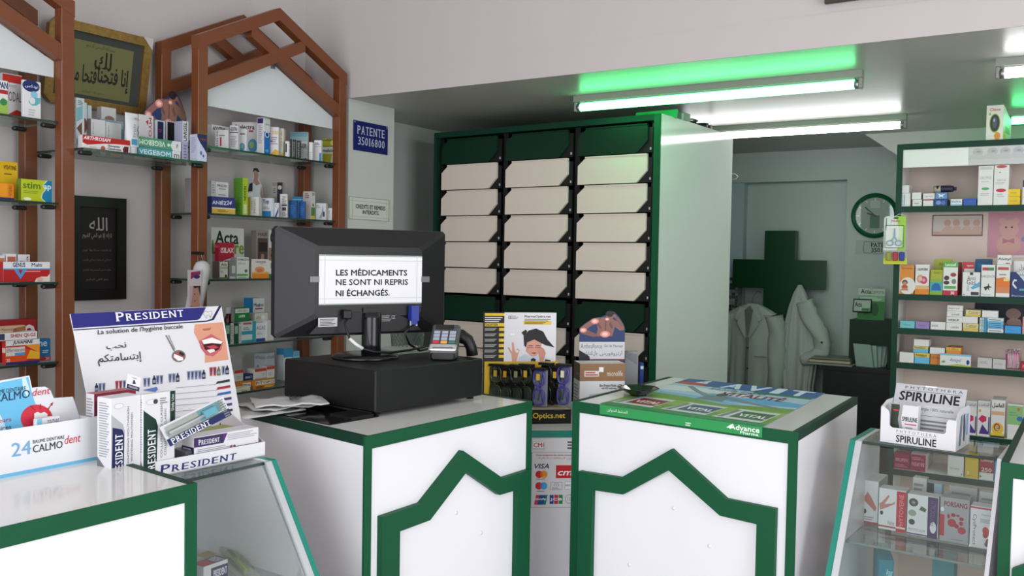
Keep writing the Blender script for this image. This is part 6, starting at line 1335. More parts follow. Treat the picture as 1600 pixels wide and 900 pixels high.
sbox('little white and black carton in front ' + U1, 445.5, 451, 453, 220.5, z, X=-3.09, yaw=30, base=WH, L=[('r', .1, .3, .5, .85, '#22232a')])
for i, (a_, b_, yt, xx) in enumerate(((452.5, 456, 217, -3.10), (457, 463, 218, -3.10), (463.5, 470.5, 219.5, -3.10))):
    sbox(('slim black carton, leftmost of three ', 'black carton with pale stripe, middle of three ', 'black carton with white upright lettering, right of three ')[i] + U1, a_, b_ - 1.5, b_, yt, z, X=xx, yaw=30, base='#2a2b2c', L=[('t', .3, .1, .7, .9, ('OL', 'SENSE', 'NATURE')[i], '#a9a9a2', 'v')])
sbox('tall white carton with a sea-green top ' + U1, 453, 480, 482, 206, z, X=-3.16, yaw=25, base='#c4cccb', L=[('r', 0, .68, 1, 1, '#8fb0b2'), ('r', 0, .84, 1, 1, '#6f9aa4'), ('t', .55, .45, .95, .6, 'GER', '#3a4a50', 'b'), ('t', .62, .1, .78, .42, 'ETUDE', '#444', 'v'), ('r', .84, .04, .96, .12, '#334')])
sbox('plain white narrow carton beside the sea-green topped one ' + U1, 482.5, 488, 490.5, 222, z, X=-3.10, yaw=30, base=WH, L=[('l', .1, .1, .9, .5, 4, '#b0b0b0')])
sbox('white carton with a blue corner patch ' + U1, 490.5, 502, 504, 219, z, X=-3.11, yaw=28, base=WH, L=[('r', .72, .02, 1, .42, '#2a7ab4'), ('l', .1, .78, .8, .9, 2, '#555'), ('r', 0, .70, 1, .72, '#999')])
a = sbox('yellow-green carton, lower of two at the right end ' + U1, 504, 529, 533, 229, z, X=-3.10, yaw=22, base='#9a9a1e', L=[('r', .0, .60, 1, .98, '#c9ccc4'), ('t', .02, .68, .8, .88, 'mefalice', '#333', 'b'), ('p', [(.5, .05), (.95, .05), (1, .55), (.6, .6)], '#c9ccc4'), ('t', .66, .25, .86, .42, '30', '#7a8a2a', 'b')])
zz = a.location.z + max(v.co.z for v in a.data.vertices)
sbox('yellow-green carton, upper of two at the right end ' + U1, 504, 529, 533, 216, zz + e3, X=-3.10, yaw=22, base='#98981c', L=[('t', .05, .66, .7, .92, 'mefalice', '#22300c', 'b'), ('c', .66, .45, .16, .34, '#c9c87a'), ('p', [(.7, 0), (1, 0), (1, .4)], '#c9ccc4')])
z = ZS2[1] + e3; U2 = 'on second shelf, gabled frame'; GRP = 'cartons on the second shelf of the gabled frame'
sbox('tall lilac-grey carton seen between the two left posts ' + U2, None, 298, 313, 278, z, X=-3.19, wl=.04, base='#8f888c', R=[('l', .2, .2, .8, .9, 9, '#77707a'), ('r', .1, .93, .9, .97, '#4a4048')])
a = sbox('purple-blue carton with a yellow foot at the left end ' + U2, None, 331, 367.5, 306.5, z, X=-3.09, wl=.06, base='#2f3470', R=[G_('#c9a848', 0, .30), G_('#d6d0c0', .30, .36), ('t', .02, .54, .62, .80, 'ANIÉZ', '#c9cee0', 'b'), ('t', .62, .56, .84, .80, '24', '#c9cee0', 'bi'), ('l', .25, .1, .7, .26, 2, '#7a5a2a')])
zz = a.location.z + max(v.co.z for v in a.data.vertices)
sbox('plain white carton sticking out behind the left post, on the purple-blue one', None, 330, 336.5, 282, zz + e3, X=-3.12, wl=.04, base='#b9b9bb', R=[('l', .2, .2, .9, .8, 4, '#888')])
sbox('white carton with black heading standing on the purple-blue one', None, 337, 357, 283.5, zz + e3, X=-3.115, wl=.05, base='#c4c4c6', R=[('t', .12, .68, .88, .82, 'PREZISS', '#2a2a2c', 'b'), ('l', .25, .5, .8, .6, 1, '#444'), ('l', .2, .1, .85, .22, 1, '#666')])
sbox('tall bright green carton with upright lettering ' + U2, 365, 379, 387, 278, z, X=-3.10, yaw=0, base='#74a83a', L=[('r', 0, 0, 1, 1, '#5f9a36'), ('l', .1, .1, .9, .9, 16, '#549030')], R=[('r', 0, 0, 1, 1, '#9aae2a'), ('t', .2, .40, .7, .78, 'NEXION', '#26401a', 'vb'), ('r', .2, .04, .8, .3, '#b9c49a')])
# woman cut-out card
P, y = PX(387, -3.20, z); q, _ = PX(423, -3.20, z); w = (q - P).length; h = zat(393, 261, P) - z; Fm = frame(P, q - P, ZUP)
mb = MB(); mb.prism([(x * w, y_ * h) for x, y_ in ((0, 0), (1, 0), (1, .08), (.86, .12), (.72, .30), (.62, .50), (.60, .66), (.48, .76), (.46, .84), (.50, .92), (.42, 1), (.26, .99), (.20, .92), (.22, .78), (.20, .72), (.06, .66), (0, .5))], -.002, 0, '#a9aeb2', Fm)
mb.art(Fm, w, h, [('p', [(.20, .72), (.40, .70), (.58, .66), (.56, .30), (.80, .06), (.2, .02), (.16, .5)], '#b4bcc2'), ('p', [(.22, .70), (.26, .80), (.24, .92), (.32, .97), (.42, .95), (.46, .86), (.42, .76), (.52, .68), (.36, .64)], '#8f6f64'), ('p', [(.20, .90), (.24, .99), (.40, 1), (.50, .93), (.44, .92), (.30, .95)], '#231c1c'), ('p', [(.56, .66), (.62, .48), (.72, .30), (.86, .12), (1, .06), (.92, .02), (.78, .08), (.62, .26), (.52, .48)], '#8f6f64'), ('p', [(0, .5), (.06, .66), (.2, .70), (.2, .52)], '#1c1c20'), ('p', [(0, 0), (.24, 0), (.26, .30), (.2, .50), (.0, .46)], '#c4c6c8'), ('t', .08, .1, .18, .4, 'SILHOUETTE', '#555', 'v')])
tag(mb.build('display_card', None, (P + q) / 2), 'cut-out card of a woman in a white top, seated, behind the shelf cartons', 'display card')
sbox('white carton with a gold left edge ' + U2, 387, 404, 409, 307.5, z, X=-3.10, yaw=25, base='#c4c2bc', L=[('r', 0, 0, .26, .98, '#b09a3a'), ('t', .55, .15, .72, .85, 'IMEDEEN', '#555', 'v'), ('l', .3, .3, .5, .8, 6, '#999')])
sbox('white carton with a blue foot and dark heading ' + U2, 409, 427, 429, 309.5, z, X=-3.11, yaw=28, base='#c4cace', L=[('r', .05, .0, .80, .32, '#1f74a4'), ('t', .08, .66, .62, .92, 'Top', '#2a3a5a', 'b'), ('l', .1, .40, .7, .56, 2, '#888'), ('r', .84, 0, 1, 1, '#b0b6ba')])
sbox('white carton with navy swirl beside the striped one ' + U2, 428.5, 435, 437, 317, z, X=-3.10, yaw=25, base='#c2c4ca', L=[('p', [(.1, 0), (.5, 0), (1, .4), (1, .7), (.6, .4)], '#2c3a72'), ('t', .2, .7, .7, .9, 'C', '#555', '')])
sbox('tall white carton with black stripes and bar codes ' + U2, 437, 448, 450, 303, z, X=-3.11, yaw=25, base='#c6c6c6', L=[('r', .3, .50, 1, .56, '#222'), ('l', .35, .58, .95, .92, 4, '#777'), ('r', .35, .30, .9, .44, '#3a3a3c'), ('l', .35, .06, .95, .26, 3, '#777')])
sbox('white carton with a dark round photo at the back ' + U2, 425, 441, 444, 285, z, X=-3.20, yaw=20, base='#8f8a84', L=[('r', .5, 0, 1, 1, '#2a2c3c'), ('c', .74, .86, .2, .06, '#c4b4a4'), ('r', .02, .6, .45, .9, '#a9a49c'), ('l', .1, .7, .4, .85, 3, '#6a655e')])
sbox('bottle blue carton, left of a pair ' + U2, 451, 463, 466, 313, z, X=-3.10, yaw=22, base='#1d4c84', L=[('l', .15, .2, .85, .75, 5, '#2f6aa8')])
sbox('bottle blue carton, right of a pair ' + U2, 466, 476, 478, 314.5, z, X=-3.10, yaw=22, base='#20528c', L=[('l', .15, .2, .85, .75, 5, '#3272b0')])
sbox('white carton with a bright blue head and teal foot behind the blue pair', 457, 481, 483, 307.5, z, X=-3.16, yaw=22, base='#c2c8cc', L=[('r', 0, .80, 1, 1, '#2a86b8'), ('r', 0, .86, 1, .9, '#7fc0da'), ('r', .8, .0, 1, .26, '#1f7a7a'), ('t', .84, .45, .98, .6, 'C', '#234')])
sbox('tall white carton with green and yellow foot ' + U2, 473, 486, 492, 299, z, X=-3.13, yaw=12, base='#b9b4b0', L=[('l', .2, .75, .8, .95, 3, '#8a5a5a')], R=[('r', 0, .30, 1, .98, '#c4c4c2'), ('r', 0, .12, 1, .44, '#4a7a3a'), ('r', .1, .0, .9, .14, '#c9b422'), ('l', .2, .86, .9, .95, 2, '#444'), ('c', .5, .52, .2, .06, '#6a4a3a')])
sbox('white carton with a grey swirl and bar code ' + U2, 492.5, 509, 512, 317.5, z, X=-3.10, yaw=25, base='#bfc2c2', L=[('p', [(.35, .1), (.62, .12), (.80, .5), (.70, .9), (.62, .5)], '#7f8a94'), ('r', .72, .2, .9, .5, '#333'), ('l', .1, .7, .5, .9, 2, '#888')])
sbox('small white carton, left of the last two ' + U2, 512, 520.5, 522, 325, z, X=-3.09, yaw=25, base='#c4c4c4', L=[('t', .2, .2, .4, .8, 'CLIMB', '#555', 'v')])
sbox('small white carton with black bands, last at the right ' + U2, 522, 530, 532, 326, z, X=-3.09, yaw=25, base='#c4c4c4', L=[('r', .2, .6, .5, .9, '#333'), ('l', .1, .1, .9, .5, 4, '#888')])
z = ZS2[2] + e3; U3 = 'on third shelf, gabled frame'; GRP = 'cartons on the third shelf of the gabled frame'
P, y = PX(330, -3.20, z); q, _ = PX(382, -3.20, z); w = (q - P).length; h = zat(336, 355, P) - z; Fm = frame(P, q - P, ZUP)
mb = MB(); mb.prism([(0, 0), (w, 0), (w * .97, h), (0, h)], -.002, 0, '#bfbfba', Fm)
mb.art(Fm, w, h, [('t', .12, .68, .80, .93, 'Acta', '#1c1c1e', 'b'), ('t', .02, .48, .97, .74, 'Levure', '#6d8a2c', 'b')]); tag(mb.build('display_card', None, (P + q) / 2), 'pale card with big black and green lettering at the back of the third shelf', 'display card')
sbox('crimson and white carton behind the front row ' + U3, 335, 342, 366, 379, z, X=-3.14, base='#9c1a34', L=[('r', .1, .85, .9, .95, '#b54a5c')], R=[('p', [(.05, 0), (1, 0), (1, .60), (.7, .56), (.3, .5), (.05, .3)], '#c4c8cc'), ('t', .12, .72, .95, .86, 'ISILAX', '#d9c4c8', 'b'), ('c', .55, .46, .1, .05, '#2a6a8a')])
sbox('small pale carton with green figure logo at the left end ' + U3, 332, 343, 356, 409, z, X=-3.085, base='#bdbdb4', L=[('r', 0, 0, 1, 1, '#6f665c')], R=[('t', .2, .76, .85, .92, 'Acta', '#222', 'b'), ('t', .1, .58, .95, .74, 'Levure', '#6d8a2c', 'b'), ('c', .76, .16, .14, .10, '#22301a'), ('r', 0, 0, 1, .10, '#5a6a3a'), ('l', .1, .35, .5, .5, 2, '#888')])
sbox('slim grey carton left of the green-banded one ' + U3, None, 357.5, 369, 407, z, X=-3.10, wl=.03, base='#77787a', R=[('r', .4, .3, .85, .72, '#b9b9b9'), ('r', .1, .0, .9, .12, '#b9b9b9')])
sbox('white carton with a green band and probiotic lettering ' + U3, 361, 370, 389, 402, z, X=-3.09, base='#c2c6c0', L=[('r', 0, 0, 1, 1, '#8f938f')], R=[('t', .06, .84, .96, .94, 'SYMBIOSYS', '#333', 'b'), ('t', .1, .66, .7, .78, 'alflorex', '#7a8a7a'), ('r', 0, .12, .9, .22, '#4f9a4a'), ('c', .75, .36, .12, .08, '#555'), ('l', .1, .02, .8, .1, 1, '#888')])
sbox('white carton with a peach swirl and orange foot ' + U3, 392, 394, 420, 405, z, X=-3.09, base='#c6c2ba', R=[('r', 0, 0, 1, .26, '#cc7a22'), ('r', 0, .24, 1, .34, '#c99a5a'), ('c', .45, .46, .30, .16, '#cc8a5a'), ('c', .45, .42, .18, .10, '#b86a50'), ('t', .2, .82, .8, .90, 'CALMOSINE', '#444', 'b'), ('t', .45, .74, .75, .8, 'Digestion', '#a04a4a')])
sbox('white carton with a green foot, half behind the monitor ' + U3, None, 420, 431, 407, z, X=-3.09, wl=.05, base='#c0c4c0', R=[('r', 0, 0, 1, .24, '#1f6a3c'), ('r', .2, .55, .8, .85, '#8a8f8a'), ('t', .3, .3, .7, .5, 'S', '#666')])
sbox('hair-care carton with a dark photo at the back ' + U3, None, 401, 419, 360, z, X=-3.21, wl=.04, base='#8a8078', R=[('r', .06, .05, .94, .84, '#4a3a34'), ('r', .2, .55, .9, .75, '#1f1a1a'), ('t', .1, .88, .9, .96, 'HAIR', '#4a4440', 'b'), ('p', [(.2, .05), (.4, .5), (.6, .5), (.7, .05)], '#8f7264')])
sbox('tall white big-lettered carton beside the hair-care photo ' + U3, None, 419.5, 440, 359, z, X=-3.21, wl=.04, base='#bcbab8', R=[('t', .12, .72, .42, .95, 'C', '#17171a', 'b'), ('r', .0, .0, .6, .62, '#8a6a60'), ('c', .4, .46, .24, .1, '#3a2a28')])
z = ZS2[3] + e3; U4 = 'on fourth shelf, gabled frame'; GRP = 'cartons on the fourth shelf of the gabled frame'
t = thing('syrup_bottle', 'dark red syrup bottle with a white cap behind the green cartons', 'bottle', PX(357, -3.17, z)[0]); P = PX(357, -3.17, z)[0]; k = (zat(357, 480, P) - z)
mb = MB(); mb.lathe([(.020, 0), (.021, .004), (.021, k * .62), (.012, k * .76), (.010, k * .82)], mat('dark_red_glass', '#4a0f14', .12), Matrix.Translation((P.x, P.y, z)), 20); mb.build('bottle_body', t)
mb = MB(); mb.lathe([(.0125, k * .82), (.0125, k)], '#c9c9c9', Matrix.Translation((P.x, P.y, z)), 18, False); mb.build('cap', t)
for i, (a_, b_) in enumerate(((352, 365), (366, 377))):
    sbox(('dark green carton with a pale spine, left of two ', 'dark green carton with a pale spine, right of two ')[i] + U4, None, a_, b_, 505.5 + i, z, X=-3.10, wl=.05, base='#12402a', R=[('r', .62, 0, 1, 1, '#b4b8b4'), ('t', .7, .1, .92, .9, 'PHARMA', '#444', 'v'), ('t', .05, .5, .5, .9, 'I', '#8aa890')])
a = sbox('white and teal carton between the dark green and blue-footed ones ' + U4, None, 377.5, 399.5, 503, z, X=-3.10, wl=.06, base='#b9c2c4', R=[('r', 0, .0, 1, .12, '#2a8a9a'), ('r', 0, .38, 1, .55, '#2a8a9a'), ('r', .75, 0, 1, 1, '#2a8a9a'), ('r', .1, .86, .7, .96, '#a04a54'), ('l', .1, .6, .6, .75, 2, '#777')])
zz = a.location.z + max(v.co.z for v in a.data.vertices)
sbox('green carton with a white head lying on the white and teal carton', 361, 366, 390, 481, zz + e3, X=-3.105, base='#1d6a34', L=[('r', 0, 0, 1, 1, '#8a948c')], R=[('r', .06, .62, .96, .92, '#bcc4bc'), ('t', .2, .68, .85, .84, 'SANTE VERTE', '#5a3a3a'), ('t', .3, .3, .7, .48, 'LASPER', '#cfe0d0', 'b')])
b_ = sbox('white carton with a blue foot and grey heading ' + U4, None, 400, 416, 504.5, z, X=-3.10, wl=.05, base='#c2c6c8', R=[('r', 0, .0, 1, .16, '#2a3f84'), ('t', .02, .62, .9, .82, 'AGAS', '#4a5a6a', ''), ('l', .1, .36, .6, .5, 2, '#999')])
zz = b_.location.z + max(v.co.z for v in b_.data.vertices)
sbox('plain white carton with upright print beside the monitor ' + U4, None, 416.5, 428, 501, z, X=-3.09, wl=.05, base='#c0c0be', R=[('t', .2, .1, .32, .9, 'laboratoires', '#777', 'v')])
sbox('small pale carton lying on the blue-footed one ' + U4, 392, 399, 419, 489.5, zz + e3, X=-3.115, base='#b4b6ae', R=[('t', .05, .3, .4, .7, 'Alfa', '#6a7a5a'), ('c', .6, .5, .15, .25, '#c9cabf')])
sbox('blue and white stomach remedy carton topmost at the back ' + U4, 381, 395, 413, 466, zz + .025, X=-3.205, base='#bfc4c8', L=[('r', 0, 0, 1, 1, '#1f7ab4')], R=[('t', .08, .50, .92, .70, 'Maalox', '#22222a', 'b'), ('r', .2, .34, .85, .42, '#8a3a3a'), ('p', [(.0, 0), (.5, .12), (1, 0)], '#8f9aa4')])
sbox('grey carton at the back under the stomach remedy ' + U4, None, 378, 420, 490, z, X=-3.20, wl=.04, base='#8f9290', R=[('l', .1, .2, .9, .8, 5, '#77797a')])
z = ZS2[4] + e3; U5 = 'on lowest shelf, gabled frame'; GRP = 'cartons on the lowest shelf of the gabled frame'
a = sbox('amber and brown herbal carton with a white label ' + U5, 392, 396, 429, 595, z, X=-3.09, base='#c07a1c', R=[('r', .1, .42, 1, .86, '#d0ccc0'), ('t', .12, .5, .98, .78, 'FITOPO', '#26221c', 'b'), ('c', .3, .18, .2, .14, '#8a4a14'), ('c', .7, .14, .2, .12, '#d09a3c')])
b2 = sbox('amber carton left of the herbal one ' + U5, None, 372, 392, 597, z, X=-3.10, wl=.06, base='#b5722c', R=[('r', .35, .3, 1, .8, '#cfcabc'), ('t', .4, .4, .95, .7, 'Dhea', '#333', 'b')])
sbox('white carton with yellow and green flashes leaning in front ' + U5, None, 360, 391, 607, z, X=-3.075, wl=.02, base='#c4c4b8', R=[('p', [(0, .6), (.7, .9), (.7, 1), (0, .85)], '#b9a43a'), ('t', .1, .25, .8, .5, 'Doctispray', '#5a7a3a'), ('r', .55, .05, .85, .2, '#b0402a')])
za = a.location.z + max(v.co.z for v in a.data.vertices); zb2 = b2.location.z + max(v.co.z for v in b2.data.vertices)
sbox('small red-topped white carton, left of three on the amber cartons', 362, 366, 380, 579, zb2 + e3, X=-3.11, base='#bdb9b6', R=[('r', 0, .72, 1, 1, '#a83a2c'), ('l', .3, .2, .9, .5, 2, '#999')])
sbox('small navy carton between red-topped cartons on the amber ones', None, 380.5, 395.5, 585.5, zb2 + e3, X=-3.11, wl=.04, base='#1c2450', R=[('t', .2, .3, .85, .65, 'INNACT', '#b9bcd0', 'b')])
c3 = sbox('small red-topped white carton above the herbal label', None, 398, 416, 577, za + e3, X=-3.10, wl=.05, base='#c0bcb9', R=[('r', 0, .74, 1, 1, '#a83a2c'), ('l', .6, .3, .9, .6, 2, '#999'), ('r', 0, 0, 1, .12, '#8a8a94')])
sbox('small red-topped white carton right of the one above the herbal label', None, 417, 429, 573, za + e3, X=-3.10, wl=.05, base='#c0bcb9', R=[('r', 0, .74, 1, 1, '#a83a2c'), ('l', .2, .2, .7, .5, 2, '#999')])
sbox('grey-blue carton with mountain picture at the back ' + U5, 397, 415, 429, 552.5, z, X=-3.20, yaw=10, base='#aab2b8', L=[('t', .1, .80, .95, .9, 'VITASAN', '#444'), ('p', [(0, .3), (.3, .62), (.6, .46), (1, .6), (1, .1), (0, .1)], '#5a80a0')], R=[('t', .1, .80, .95, .9, 'VITASAN', '#444'), ('p', [(0, .4), (.5, .6), (1, .5), (1, .1), (0, .1)], '#5a80a0')])
sbox('white and sky blue carton right of the mountain picture ' + U5, 432, 443, 457, 545, z, X=-3.20, base='#b9c0c4', L=[('r', 0, .8, 1, 1, '#3a8ab4')], R=[('r', 0, .72, 1, 1, '#3a86b0'), ('r', .5, .5, .62, .6, '#222')])
sbox('flat sky blue carton rightmost at the back ' + U5, None, 458, 468, 549, z, X=-3.20, wl=.04, base='#6aa4c0', R=[('r', 0, .6, 1, .8, '#9ac4d8')])
# cotton pad bag hanging on the left front post
P = gX(314, 398, XF + .045); t = thing('cotton_bag', 'clear bag of cotton pads with a woman printed on it hanging on a post', 'bag', (P.x, P.y, P.z - .27))
top = gX(318, 408, XF + .042); bot = gX(302, 486, XF + .042)
mb = MB(); ax = (bot - top).normalized(); mb.tube([top + ax * .0, top + ax * .012, top + ax * .03, top + (bot - top) * .5, bot - ax * .01, bot], [.012, .028, .033, .034, .033, .030], '#bfbfc0', 20); mb.build('cotton_roll', t)
u_ = Vector((0, 1, 0)); v_ = -(ax - u_ * ax.dot(u_)).normalized(); Fm = frame(bot + Vector((.0345, -.034, 0)), u_, v_); w, h = .05, (bot - top).length
mb = MB(); mb.box((-.012, 0, -.012), (w - .004, h * .80, .0), '#b4a4a8', Fm); mb.art(Fm @ Matrix.Translation((-.012, 0, 0)), w + .008, h * .80, [('r', 0, .62, 1, 1, '#c4bcc0'), ('p', [(.1, .78), (.9, .9), (.9, .98), (.1, .95)], '#8a2f5c'), ('c', .6, .84, .26, .05, '#3a2a6a'), ('p', [(0, 0), (.9, 0), (.8, .3), (.86, .46), (.7, .6), (.3, .6), (.2, .3)], '#b08474'), ('p', [(.3, .62), (.9, .62), (.9, .36), (.72, .58), (.4, .56)], '#3a2a26'), ('c', .42, .42, .05, .015, '#3a2222'), ('c', .45, .26, .08, .02, '#a04a4a')]); mb.build('printed_sleeve', t)
mb = MB(); mb.tube([P + Vector((0, 0, .005)), P + Vector((.004, .002, -.01)), top], .0015, '#8a8a88', 6); mb.tube([P + Vector((0, .012, .004)), top + Vector((0, .006, 0))], .001, '#8a8a88', 6); mb.build('hanging_tie', t)
mb = MB(); mb.box((XF + .0005, P.y - .012, P.z), (XF + .05, P.y + .012, P.z + .012), M_CLAMP); mb.build('clamp', FRAME_A, (XF + .02, P.y, P.z))

# ---------------------------------------------------------------- stock on the right-hand shelf unit
def rb(label, x0, x1, yt, z, xr=None, Y=YS + .015, d=.06, items=(), base='#cdcdca', side=(), **k):
    return sbox(label, x0, x1, xr, yt, z + e3, Y=Y, wr=d, L=items, R=side, base=base, **k)
def topz(o): return o.location.z + max(v.co.z for v in o.data.vertices)
R1 = 'on top right shelf'; GRP = 'cartons on the top right shelf'
z = ZR[0]
a = rb('white carton with blue upright lettering at the left end ' + R1, 1407, 1422, 302, z, items=[('t', .12, .1, .30, .9, 'Doliprane', '#2a7a9c', 'v'), ('r', .35, .1, .42, .9, '#3a8aac')])
rb('small plain white carton on the blue-lettered one ' + R1, 1407, 1420, 289, topz(a), 1425, side=[('l', .2, .2, .8, .8, 3, '#aaa')])
a = rb('small white carton, lower of the pair second from left ' + R1, 1425.5, 1440, 311.5, z, items=[('l', .2, .3, .8, .6, 1, '#999')])
rb('small white carton, upper of the pair second from left ' + R1, 1424.5, 1439, 300.5, topz(a))
a = rb('small white carton with red rim, lower of two ' + R1, 1442, 1458, 311.5, z, items=[('r', 0, .85, 1, 1, '#8a3040')])
rb('small white carton with red rim, upper of two ' + R1, 1442, 1460, 301, topz(a), items=[('r', 0, .9, 1, 1, '#8a3040'), ('t', .2, .3, .8, .6, 'dermol', '#777')])
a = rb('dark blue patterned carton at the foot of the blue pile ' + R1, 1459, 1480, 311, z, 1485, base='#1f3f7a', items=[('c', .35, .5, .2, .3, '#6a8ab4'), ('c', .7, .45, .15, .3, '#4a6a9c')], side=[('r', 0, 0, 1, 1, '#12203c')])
b_ = rb('pale blue carton with white burst in the blue pile ' + R1, 1461, 1479.5, 300.5, topz(a), base='#5f7fb0', items=[('p', [(.3, .2), (.5, .4), (.7, .2), (.65, .5), (.85, .8), (.5, .65), (.2, .85), (.35, .5)], '#cdd4de')])
c = topz(b_) + e3; P, y = PY(1477, YS + .035, c + .016); M = frame((P.x - .045, P.y, P.z), (1, 0, 0), ZUP)
t = thing('cream_tube', 'cream and dark violet tube lying on the blue pile', 'tube', (P.x, P.y, c))
mb = MB(); mb.tube([(P.x - .046, P.y, P.z - .001), (P.x - .03, P.y, P.z), (P.x + .02, P.y, P.z), (P.x + .034, P.y, P.z)], [.0145, .0155, .0155, .013], '#27233c', 16); mb.build('tube_body', t)
mb = MB(); mb.tube([(P.x - .048, P.y, P.z - .001), (P.x - .018, P.y, P.z)], [.0148, .0159], '#9c9888', 16); mb.build('tube_label', t)
mb = MB(); mb.tube([(P.x + .034, P.y, P.z), (P.x + .046, P.y, P.z)], .008, '#26262c', 12); mb.build('cap', t)
rb('small white carton with pale blue lettering ' + R1, 1485, 1503, 311, z, items=[('t', .1, .5, .9, .8, 'Biafine', '#4a8aac', 'b'), ('r', 0, 0, 1, .25, '#8ab0c4')])
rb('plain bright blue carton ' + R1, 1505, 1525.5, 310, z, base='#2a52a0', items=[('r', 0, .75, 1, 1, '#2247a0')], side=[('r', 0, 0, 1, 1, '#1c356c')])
rb('tall white carton with green oval beside the red-oval one ' + R1, 1527, 1550.5, 258.5, z, items=[('r', .1, .90, .9, .97, '#b4b4b4'), ('t', .12, .66, .88, .73, 'CALYPSO', '#8a8a90'), ('c', .5, .42, .26, .035, '#4f9a62'), ('l', .2, .24, .8, .32, 2, '#aaa'), ('l', .2, .58, .8, .62, 1, '#aaa')])
rb('tall white carton with red oval beside the green-oval one ' + R1, 1551.5, 1575, 257.5, z, 1580, items=[('c', .5, .96, .36, .035, '#b0463c'), ('c', .4, .82, .05, .015, '#555'), ('t', .22, .60, .80, .65, 'GENTLE', '#8a8a90'), ('l', .15, .52, .85, .58, 2, '#aaa'), ('c', .5, .37, .34, .045, '#b02c34'), ('l', .25, .2, .75, .3, 2, '#aaa')])
a = rb('bright yellow carton, lower of two ' + R1, 1574, 1593.5, 307.5, z, 1595.5, base='#cdb01c', items=[('t', .2, .4, .8, .6, 'DIGEST', '#9a7a14')])
rb('bright yellow carton, upper of two ' + R1, 1574.5, 1594, 295, topz(a), 1596, base='#d0b41c', items=[('l', .2, .4, .8, .6, 1, '#9a7a14')])
rb('white carton with a dark head cut by the right edge ' + R1, 1597, 1618, 281, z, items=[('r', 0, .72, 1, 1, '#2a2f3c'), ('r', 0, .3, 1, .34, '#c9b43a')])
GRP = None
# toy carton on top of the unit
szt2 = szt + .0012
P, y = PY(1567, YS + .05, szt2)
def toy(mb, ML, wl, MR, wr, h):
    mb.art(ML, wl, h, [('c', .5, .5, .32, .27, '#8fa82c'), ('c', .5, .5, .27, .24, '#2a3238'), ('c', .5, .52, .14, .16, '#46525c'), ('c', .46, .58, .05, .05, '#9aa4a8'), ('c', .66, .14, .18, .11, '#d08a2a'), ('t', .2, .84, .8, .92, 'Chicco', '#a8404a', 'b'), ('r', 0, 0, 1, .04, '#a9b42c'), ('c', .2, .76, .07, .04, '#8fb04a')])
    mb.art(MR, wr, h, [('p', [(0, 0), (1, 0), (1, .3), (.4, .2), (0, .4)], '#c9c02c'), ('p', [(.2, .3), (.9, .5), (.7, .62), (.2, .5)], '#7fae7a')])
    mb.box((wl * .2, h, -wr), (wl, h * 1.10, -wr + .002), '#a9b02c', ML)
carton('white toy carton with dark oval window standing on the right shelf unit', 1540, 1567, 1579, y, 163.5, z=szt2, P=P, base='#cfd0c8', extra=toy, name='toy_box', cat='toy box')
# baby posters and pictures fixed to the unit
def yplate(name, label, cat, x0, x1, yt, yb, Y, th, m, items, extra=None):
    a, b = gY(x0, yb, Y), gY(x1, yb, Y); zt = gY(x0, yt, Y).z; Mq = frame((a.x, Y, a.z), (1, 0, 0), ZUP)
    mb = MB(); mb.box((0, 0, -th + .0001), (b.x - a.x, zt - a.z, 0), m, Mq); mb.art(Mq, b.x - a.x, zt - a.z, items); return tag(mb.build(name, None, (a.x, Y, a.z)), label, cat)
bb = []
for x in (.13, .34, .52, .70): bb += [('c', x, .66, .075, .20, '#a8a8a8'), ('c', x - .02, .36, .11, .22, '#b0b0b0'), ('p', [(x - .12, .10), (x + .10, .08), (x + .08, .24), (x - .10, .30)], '#b8b8b6'), ('c', x + .01, .68, .03, .05, '#8f8f90')]
yplate('paper_banner', 'pale banner of four babies taped to the header of the right shelf unit', 'banner', 1513, 1625, 228, 258, YS + .0025, .001, '#b9bcba', bb + [('t', .66, .60, .99, .74, 'L’alimentation', '#6fa8bc', 'i')])
bb = []
for x in (.30, .48, .68, .88): bb += [('c', x, .62, .07, .16, '#ad8c7e'), ('p', [(x - .16, .12), (x + .08, .12), (x + .10, .40), (x, .52), (x - .08, .34)], '#b3998b')]
yplate('framed_photo', 'framed photo of four babies on the back of the right shelf unit', 'picture', 1456.5, 1535, 336, 368.5, YS + .255, .004, '#3a3038', [('r', .015, .04, .985, .96, '#b4aca4'), ('r', .015, .04, .985, .2, '#b08a78')] + bb)
yplate('pink_poster', 'pink teddy bear poster on the back of the right shelf unit', 'poster', 1543, 1660, 331, 402, YS + .2565, .002, '#b4828d', [('c', .28, .62, .13, .20, '#bb918a'), ('c', .19, .80, .05, .07, '#bb918a'), ('c', .37, .80, .05, .07, '#bb918a'), ('c', .28, .28, .17, .22, '#ba9188'), ('c', .24, .66, .015, .02, '#4a3030'), ('c', .32, .66, .015, .02, '#4a3030'), ('p', [(.20, .42), (.27, .38), (.36, .42), (.36, .30), (.28, .34), (.20, .30)], '#a06a78'), ('c', .5, .4, .05, .06, '#7a7aa0'), ('r', .22, .0, .5, .05, '#d0c4c4')])
yplate('dark_poster', 'dark blue poster of a sitting baby at the back of the second right shelf', 'poster', 1522, 1640, 473, 520, YS + .2565, .002, '#141c28', [('c', .52, .68, .10, .18, '#8f7468'), ('p', [(.40, .1), (.66, .1), (.62, .5), (.52, .56), (.44, .46)], '#a08478'), ('p', [(.66, .7), (1, .75), (1, .4), (.7, .4)], '#3c2028'), ('c', .4, .3, .05, .1, '#8a5a4c')])
